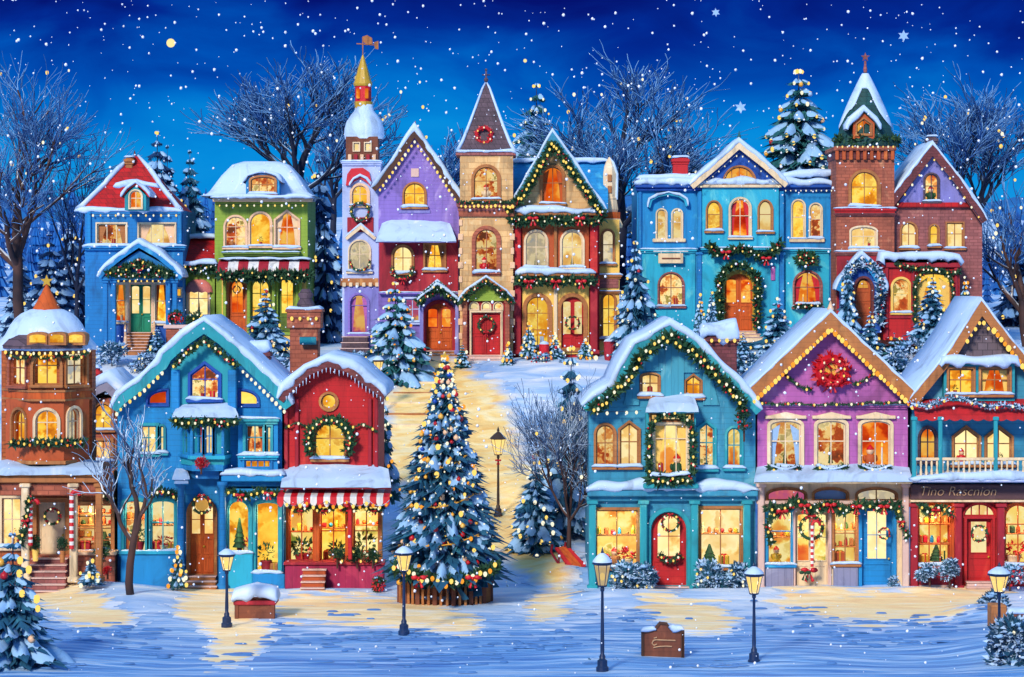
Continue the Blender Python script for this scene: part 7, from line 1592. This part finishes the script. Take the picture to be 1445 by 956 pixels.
# stone ring ornament on the slope
t = thing('stone_urn', 'small pale snow-covered stone lying on the slope', 'stone', (wx(745, 104), 104, gz(wx(745, 104), 104))); MB().ball((wx(747, 104), 104, gz(wx(747, 104), 104) + .08), .3, 10, 6, (1.6, .8, .6), .2).build('body', 'stone', t, True)

# star-shaped big flakes high in the air
for i, (a, b, r) in enumerate(((1275, 51, .16), (1045, 152, .17), (1010, 18, .12))):
    mb = MB(); Y = 70; x, z = wx(a, Y), wz(b, Y)
    P = [(x + (r if k % 2 == 0 else r * .5) * math.sin(PI * k / 6 + i), z + (r if k % 2 == 0 else r * .5) * math.cos(PI * k / 6 + i)) for k in range(12)]
    tag(mb.prism(P, Y - .03, Y + .03).build('snowflake', 'silver_blue'), ['big star-shaped snowflake high above the green spire', 'big star-shaped snowflake above the blue pediment', 'small star-shaped snowflake at the very top of the sky'][i], 'snowflake')
Y = 900; o = MB().ball((wx(241, Y), Y, wz(61, Y)), 6.2 * Y / F, 24, 14).build('moon', 'moon_face', smooth=True); o['kind'] = 'structure'
Y = 900; o = MB().ball((wx(741, Y), Y, wz(86, Y)), 2.6 * Y / F, 12, 8).build('star', 'moon_face', smooth=True); tag(o, 'bright yellowish star above the tall gabled roofs', 'star')

# =================================================================== GROUND
for a in [(190, 848, 1.6, 2.2, .22), (140, 836, 1.4, 1.4, .25), (860, 846, 1.5, 1.2, .25), (1010, 842, 2.2, 1.2, .2), (800, 812, 1.0, 1.5, .25), (1160, 838, 2.0, .9, .16), (1300, 838, 1.3, .9, .2), (430, 838, 2.4, .8, .15), (1390, 870, 1.0, 2.0, .3), (60, 925, 2, 3, .25), (1110, 930, 1.6, 2.5, .12), (850, 925, 1.5, 2, .1), (730, 690, .8, 2.5, .2), (1430, 925, 1.5, 3, .3), (780, 560, 4, 3, .4), (820, 530, 3, 2, .3)]: mound(*a)
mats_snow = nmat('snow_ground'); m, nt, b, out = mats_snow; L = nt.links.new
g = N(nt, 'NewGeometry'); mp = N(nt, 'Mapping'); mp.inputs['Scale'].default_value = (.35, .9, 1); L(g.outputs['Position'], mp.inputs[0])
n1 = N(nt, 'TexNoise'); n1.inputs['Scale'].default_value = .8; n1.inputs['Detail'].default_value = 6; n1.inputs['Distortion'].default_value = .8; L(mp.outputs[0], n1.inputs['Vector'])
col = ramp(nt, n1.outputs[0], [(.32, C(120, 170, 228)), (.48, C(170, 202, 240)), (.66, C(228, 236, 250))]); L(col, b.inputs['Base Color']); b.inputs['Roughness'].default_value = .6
n2 = N(nt, 'TexNoise'); n2.inputs['Scale'].default_value = 5; n2.inputs['Detail'].default_value = 6; L(mp.outputs[0], n2.inputs['Vector'])
bp = N(nt, 'Bump'); bp.inputs['Strength'].default_value = .5; bp.inputs['Distance'].default_value = .12; L(n2.outputs[0], bp.inputs['Height']); L(bp.outputs[0], b.inputs['Normal'])
def lineup(lo, hi, st, far):
    a = []; v = lo
    while v < hi: a.append(v); v += st
    a.append(hi); s = st; pre = []; v = lo
    while v > -far: s *= 1.5; v -= s; pre.append(v)
    post = []; s = st; v = hi
    while v < far: s *= 1.5; v += s; post.append(v)
    return pre[::-1] + a + post
xs = lineup(-27, 27, .3, 1800); ys = [-400, -200, -80, -20, 10, 30, 42, 50] + [54 + .3 * i for i in range(250)]; v = ys[-1]; s = .5
while v < 2500: s *= 1.25; v += s; ys.append(v)
vs = [(x, y, gz(x, y)) for y in ys for x in xs]; nx = len(xs)
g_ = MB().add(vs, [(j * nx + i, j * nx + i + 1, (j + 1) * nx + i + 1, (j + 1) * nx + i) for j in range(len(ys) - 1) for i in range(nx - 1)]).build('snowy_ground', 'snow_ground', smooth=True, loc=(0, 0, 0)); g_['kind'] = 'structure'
# sheets over the ground whose edges fade into the snow by a mask
def segd(px, py, segs):
    best = -9
    for (ax, ay, ar), (bx, by, br) in segs:
        k = 1.9; dx, dy = bx - ax, (by - ay) * k; qx, qy = px - ax, (py - ay) * k; L2 = dx * dx + dy * dy + 1e-6; t = max(0, min(1, (qx * dx + qy * dy) / L2))
        d = math.hypot(qx - dx * t, qy - dy * t); r = ar + (br - ar) * t; best = max(best, (r - d) / 26.0)
    return best
def chain(*p): return list(zip(p, p[1:]))
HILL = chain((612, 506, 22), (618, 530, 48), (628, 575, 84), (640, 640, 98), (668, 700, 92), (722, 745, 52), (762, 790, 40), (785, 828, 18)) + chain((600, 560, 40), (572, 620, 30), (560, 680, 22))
GLOW_PATCHES = chain((284, 834, 24), (305, 862, 38), (345, 900, 26), (320, 930, 14)) + chain((420, 858, 20), (520, 862, 26), (600, 870, 22), (650, 880, 14)) + chain((790, 838, 14), (770, 862, 16)) + chain((930, 856, 14), (985, 872, 30), (1010, 880, 16)) + chain((1120, 848, 14), (1220, 860, 28), (1330, 856, 28), (1384, 840, 24)) + chain((76, 838, 24), (115, 862, 26), (165, 872, 10))  # outlines of the warm light patches painted on the street
def sheet(name, matn, y0, y1, fn, lift, dx=.09, dy=.16, xr=26, thr=-.45, amp=.5):
    """a sheet draped over the snow with a ragged, noise-eaten edge"""
    vid = {}; vs = []; ms = []; mb = MB(); nx_ = int(2 * xr / dx); ny = int((y1 - y0) / dy); fs = []
    def val(x, y):
        z = prof(y); px = CX + x * F / y; py = HR + (CH - z) * F / y; m = fn(px, py)
        if m < -.8: return -9
        return m + amp * noise.noise(Vector((x * .5, y * 1.5, 3))) + amp * .6 * noise.noise(Vector((x * 1.7, y * 4, 8)))
    def vert(i, j):
        k = (i, j)
        if k not in vid:
            x, y = -xr + i * dx, y0 + j * dy; vid[k] = len(vs); vs.append((x, y, gz(x, y) + lift)); ms.append(max(0, min(1, row[j][i] - thr)))
        return vid[k]
    row = {}
    for j in range(ny + 1):
        y = y0 + j * dy; cs = {}
        for ib in range(0, nx_ + 1, 8):
            x = -xr + ib * dx; px = CX + x * F / y; far = fn(px, HR + (CH - prof(y)) * F / y) < -1.6
            for i in range(ib, min(ib + 8, nx_ + 1)): cs[i] = -9 if far else val(-xr + i * dx, y)
        row[j] = cs
        if j:
            for i in range(nx_):
                if (row[j - 1][i] + row[j - 1][i + 1] + cs[i] + cs[i + 1]) / 4 > thr: fs.append((vert(i, j - 1), vert(i + 1, j - 1), vert(i + 1, j), vert(i, j)))
    o = mb.add(vs, fs).build(name, matn, smooth=True, loc=(0, 0, 0))
    at = o.data.attributes.new('cover', 'FLOAT', 'POINT'); at.data.foreach_set('value', ms); o['kind'] = 'structure'; return o
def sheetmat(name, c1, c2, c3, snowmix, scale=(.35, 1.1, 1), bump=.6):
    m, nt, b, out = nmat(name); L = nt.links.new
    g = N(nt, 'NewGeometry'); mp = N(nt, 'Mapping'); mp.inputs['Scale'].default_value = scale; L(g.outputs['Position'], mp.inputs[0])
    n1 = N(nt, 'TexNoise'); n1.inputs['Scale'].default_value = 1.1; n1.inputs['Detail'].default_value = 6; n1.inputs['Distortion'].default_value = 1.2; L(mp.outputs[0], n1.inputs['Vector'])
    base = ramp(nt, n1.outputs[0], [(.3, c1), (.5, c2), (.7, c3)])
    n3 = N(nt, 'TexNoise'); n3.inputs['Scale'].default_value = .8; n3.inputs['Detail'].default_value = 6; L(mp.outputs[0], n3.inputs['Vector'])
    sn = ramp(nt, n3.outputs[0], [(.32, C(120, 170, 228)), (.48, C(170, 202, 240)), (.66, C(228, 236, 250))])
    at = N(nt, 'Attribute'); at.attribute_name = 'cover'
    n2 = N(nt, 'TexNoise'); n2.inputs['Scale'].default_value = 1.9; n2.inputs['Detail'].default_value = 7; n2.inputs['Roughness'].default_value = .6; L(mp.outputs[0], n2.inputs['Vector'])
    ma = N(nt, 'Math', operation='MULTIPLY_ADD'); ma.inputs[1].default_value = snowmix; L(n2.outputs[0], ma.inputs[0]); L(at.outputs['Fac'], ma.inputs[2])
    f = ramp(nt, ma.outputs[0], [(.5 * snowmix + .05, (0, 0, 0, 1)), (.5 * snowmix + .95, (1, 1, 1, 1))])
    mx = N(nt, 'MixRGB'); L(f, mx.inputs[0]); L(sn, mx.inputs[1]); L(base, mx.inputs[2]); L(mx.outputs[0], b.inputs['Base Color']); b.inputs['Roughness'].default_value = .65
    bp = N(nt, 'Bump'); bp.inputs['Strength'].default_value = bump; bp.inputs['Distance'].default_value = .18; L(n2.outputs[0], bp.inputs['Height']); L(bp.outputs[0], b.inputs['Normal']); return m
sheetmat('path_glow', C(246, 186, 98), C(255, 218, 140), C(255, 234, 180), .8, (.7, .9, 1))  # warm lamplight on the snowy path put into its colour
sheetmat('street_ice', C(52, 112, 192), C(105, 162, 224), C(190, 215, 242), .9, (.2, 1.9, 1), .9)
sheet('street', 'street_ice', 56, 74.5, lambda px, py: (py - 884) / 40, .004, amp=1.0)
sheetmat('snow_glow', C(248, 206, 150), C(255, 226, 168), C(250, 238, 215), 1.5, (.4, 1.2, 1))  # snow with warm lamp and window light put into its colour
sheet('street_glow_patches', 'snow_glow', 56, 80, lambda px, py: segd(px, py, GLOW_PATCHES) * .42 - .12, .009, thr=-.42, amp=.34)  # sheet of painted warm light lying over the street snow
sheet('path', 'path_glow', 76, 110, lambda px, py: segd(px, py, HILL) * .5, .014, thr=-.32, amp=.3)
# bare cobbles showing through the street snow
mb = MB(); rng = random.Random(8); cnt = 0
for (cx, cy, sx_, sy_, n) in ((150, 895, 90, 14, 26), (100, 915, 80, 10, 14), (250, 925, 120, 14, 16), (560, 900, 120, 14, 26), (640, 925, 200, 14, 34), (780, 905, 90, 16, 22), (1000, 940, 160, 8, 16), (1180, 885, 130, 18, 34), (1240, 905, 150, 14, 24), (1120, 860, 60, 8, 8), (900, 872, 60, 8, 12), (430, 905, 80, 16, 16), (1330, 880, 60, 12, 12), (60, 945, 60, 6, 8), (480, 870, 60, 6, 8)):
    for i in range(n):
        a = rng.gauss(cx, sx_ * .5); b_ = rng.gauss(cy, sy_ * .55)
        if b_ < 848 or b_ > 955: continue
        Y = 3600 * 9.3 / (b_ - 400); x = wx(a, Y); z = gz(x, Y); w = rng.uniform(.08, .36) ** 1.0; d = rng.uniform(.04, .11); k = 10
        vs = [(x + w * math.cos(2 * PI * j / k) * (1 + .15 * rng.random()), Y + d * math.sin(2 * PI * j / k), z + .014) for j in range(k)] + [(x + w * .8 * math.cos(2 * PI * j / k), Y + d * .75 * math.sin(2 * PI * j / k), z + .045) for j in range(k)] + [(x, Y, z + .05)]
        mb.add(vs, [(j, (j + 1) % k, k + (j + 1) % k, k + j) for j in range(k)] + [(k + j, k + (j + 1) % k, 2 * k) for j in range(k)])
o = mb.build('cobblestones', 'cobble', smooth=True); tag(o, 'dark blue cobbles showing through the street snow', 'cobblestones'); o['kind'] = 'stuff'

# far hills and woods
mat('hazy_hill_wood', C(0, 105, 175), C(10, 140, 205), sc=.08, bump=0)  # bluish haze of distance put into the hill colour
mb = MB(); n = 160
for (Yh, base, amp, sd) in ((430, 268, 50, 2), (330, 310, 35, 9)):
    vs = []
    for i in range(n + 1):
        px = -900 + 3300 * i / n; nz = noise.noise(Vector((px * .004, sd, 0))) * amp + noise.noise(Vector((px * .02, sd, 5))) * amp * .22 - 26 * math.exp(-((px - 215) / 90) ** 2) * (Yh > 400)
        zt = wz(base - nz, Yh); vs += [(wx(px, Yh), Yh - 60, 10), (wx(px, Yh), Yh - 20, 10 + (zt - 10) * .75), (wx(px, Yh), Yh, zt), (wx(px, Yh), Yh + 60, 10)]
    mb.add(vs, [(i * 4 + k, i * 4 + k + 1, i * 4 + 5 + k, i * 4 + 4 + k) for i in range(n) for k in range(3)])
o = mb.build('hills', 'hazy_hill_wood', smooth=True); o['kind'] = 'structure'
mb = MB(); rng = random.Random(14)
for i in range(430):
    Y = rng.uniform(132, 210); x = rng.uniform(-.26, .26) * Y; z = gz(x, Y) - .3; H = rng.uniform(1.8, 4.2); r = H * rng.uniform(.18, .26)
    for k in range(6):
        u = k / 6; rr = r * (1 - u * .88); zz = z + H * (.08 + .9 * u); n_ = 9; ph = rng.random() * 6
        vs = [(x + rr * (1 if j % 2 else .62) * math.cos(ph + PI * 2 * j / (2 * n_)), Y + rr * (1 if j % 2 else .62) * math.sin(ph + PI * 2 * j / (2 * n_)), zz - (.12 * rr if j % 2 else 0)) for j in range(2 * n_)] + [(x, Y, zz + H * .24)]
        mb.add(vs, [(j, (j + 1) % (2 * n_), 2 * n_) for j in range(2 * n_)])
snowtop('hazy_needles', C(0, 70, 145), C(8, 105, 185), snow=C(90, 160, 220), lo=.45, hi=.75)  # distance haze put into both the needle and snow colours
o = mb.build('far_woods', 'hazy_needles'); tag(o, 'hazy blue woods of small firs on the slope behind the houses', 'woods'); o['kind'] = 'stuff'

# falling snow
glow = mat('flake', (.93, .95, 1, 1), (.95, .97, 1, 1), bump=0)
mb = MB(); rng = random.Random(99)
for i in range(3300):
    Y = rng.uniform(46, 76) if rng.random() < .62 else rng.uniform(76, 107); px = rng.uniform(-60, 1505); py = rng.uniform(-40, 950); x, z = wx(px, Y), wz(py, Y)
    if z < gz(x, Y) + .1: continue
    r = rng.choice((.012, .014, .016, .02, .024, .03, .04)) * rng.uniform(.8, 1.15) * Y / 68; mb.ball((x, Y, z), r, 6, 4, (1, 1, 1), .3, rng)
o = mb.build('falling_snow', 'flake', smooth=True); tag(o, 'countless white snowflakes falling through the whole scene', 'snowfall'); o['kind'] = 'stuff'

# =================================================================== LIGHT, SKY, CAMERA
sc = bpy.context.scene
w = bpy.data.worlds.new('World'); sc.world = w; w.use_nodes = True; nt = w.node_tree; L = nt.links.new; bg = nt.nodes['Background']
tc = N(nt, 'TexCoord'); sp = N(nt, 'SeparateXYZ'); L(tc.outputs['Generated'], sp.inputs[0])
mp = N(nt, 'Mapping'); mp.inputs['Scale'].default_value = (1, 1, 2.4); L(tc.outputs['Generated'], mp.inputs[0])
nz = N(nt, 'TexNoise'); nz.inputs['Scale'].default_value = 13; nz.inputs['Detail'].default_value = 6; nz.inputs['Distortion'].default_value = .6; L(mp.outputs[0], nz.inputs['Vector'])
ma = N(nt, 'Math', operation='MULTIPLY_ADD'); ma.inputs[1].default_value = .075; L(nz.outputs[0], ma.inputs[0]); L(sp.outputs['Z'], ma.inputs[2])
mr = N(nt, 'MapRange'); mr.inputs[1].default_value = .0; mr.inputs[2].default_value = .25; L(ma.outputs[0], mr.inputs[0])
col = ramp(nt, mr.outputs[0], [(.0, C(30, 145, 220)), (.22, C(25, 155, 228)), (.35, C(5, 140, 222)), (.43, C(0, 112, 206)), (.49, C(0, 80, 182)), (.56, C(2, 42, 146)), (.63, C(4, 18, 112)), (.72, C(4, 10, 98)), (.8, C(30, 85, 170)), (1, C(110, 165, 225))])
L(col, bg.inputs[0]); bg.inputs[1].default_value = 1.0
s = bpy.data.lights.new('key_sun', 'SUN'); s.energy = 3.7; s.angle = math.radians(9); s.color = (1, .9, .76)  # added warm key light from the camera side, not the moon's
so = bpy.data.objects.new('key_sun', s); COL.objects.link(so); d = Vector((.42, 1, -.62)).normalized(); so.rotation_euler = d.to_track_quat('-Z', 'Y').to_euler()
c = bpy.data.cameras.new('camera'); c.sensor_width = 36; c.lens = F / 1445 * 36; c.shift_y = -(478 - HR) / 1445; c.clip_end = 5000; c.clip_start = 1
co = bpy.data.objects.new('camera', c); COL.objects.link(co); co.location = (0, 0, CH); co.rotation_euler = (PI / 2, 0, 0); sc.camera = co
sc.view_settings.view_transform = 'Standard'; sc.view_settings.look = 'None'; sc.view_settings.exposure = 0; sc.view_settings.gamma = 1
sc.cycles.use_denoising = True; sc.cycles.max_bounces = 5; sc.cycles.diffuse_bounces = 3; sc.cycles.glossy_bounces = 2; sc.cycles.transparent_max_bounces = 6; sc.cycles.sample_clamp_indirect = 3; sc.cycles.caustics_reflective = False; sc.cycles.caustics_refractive = False
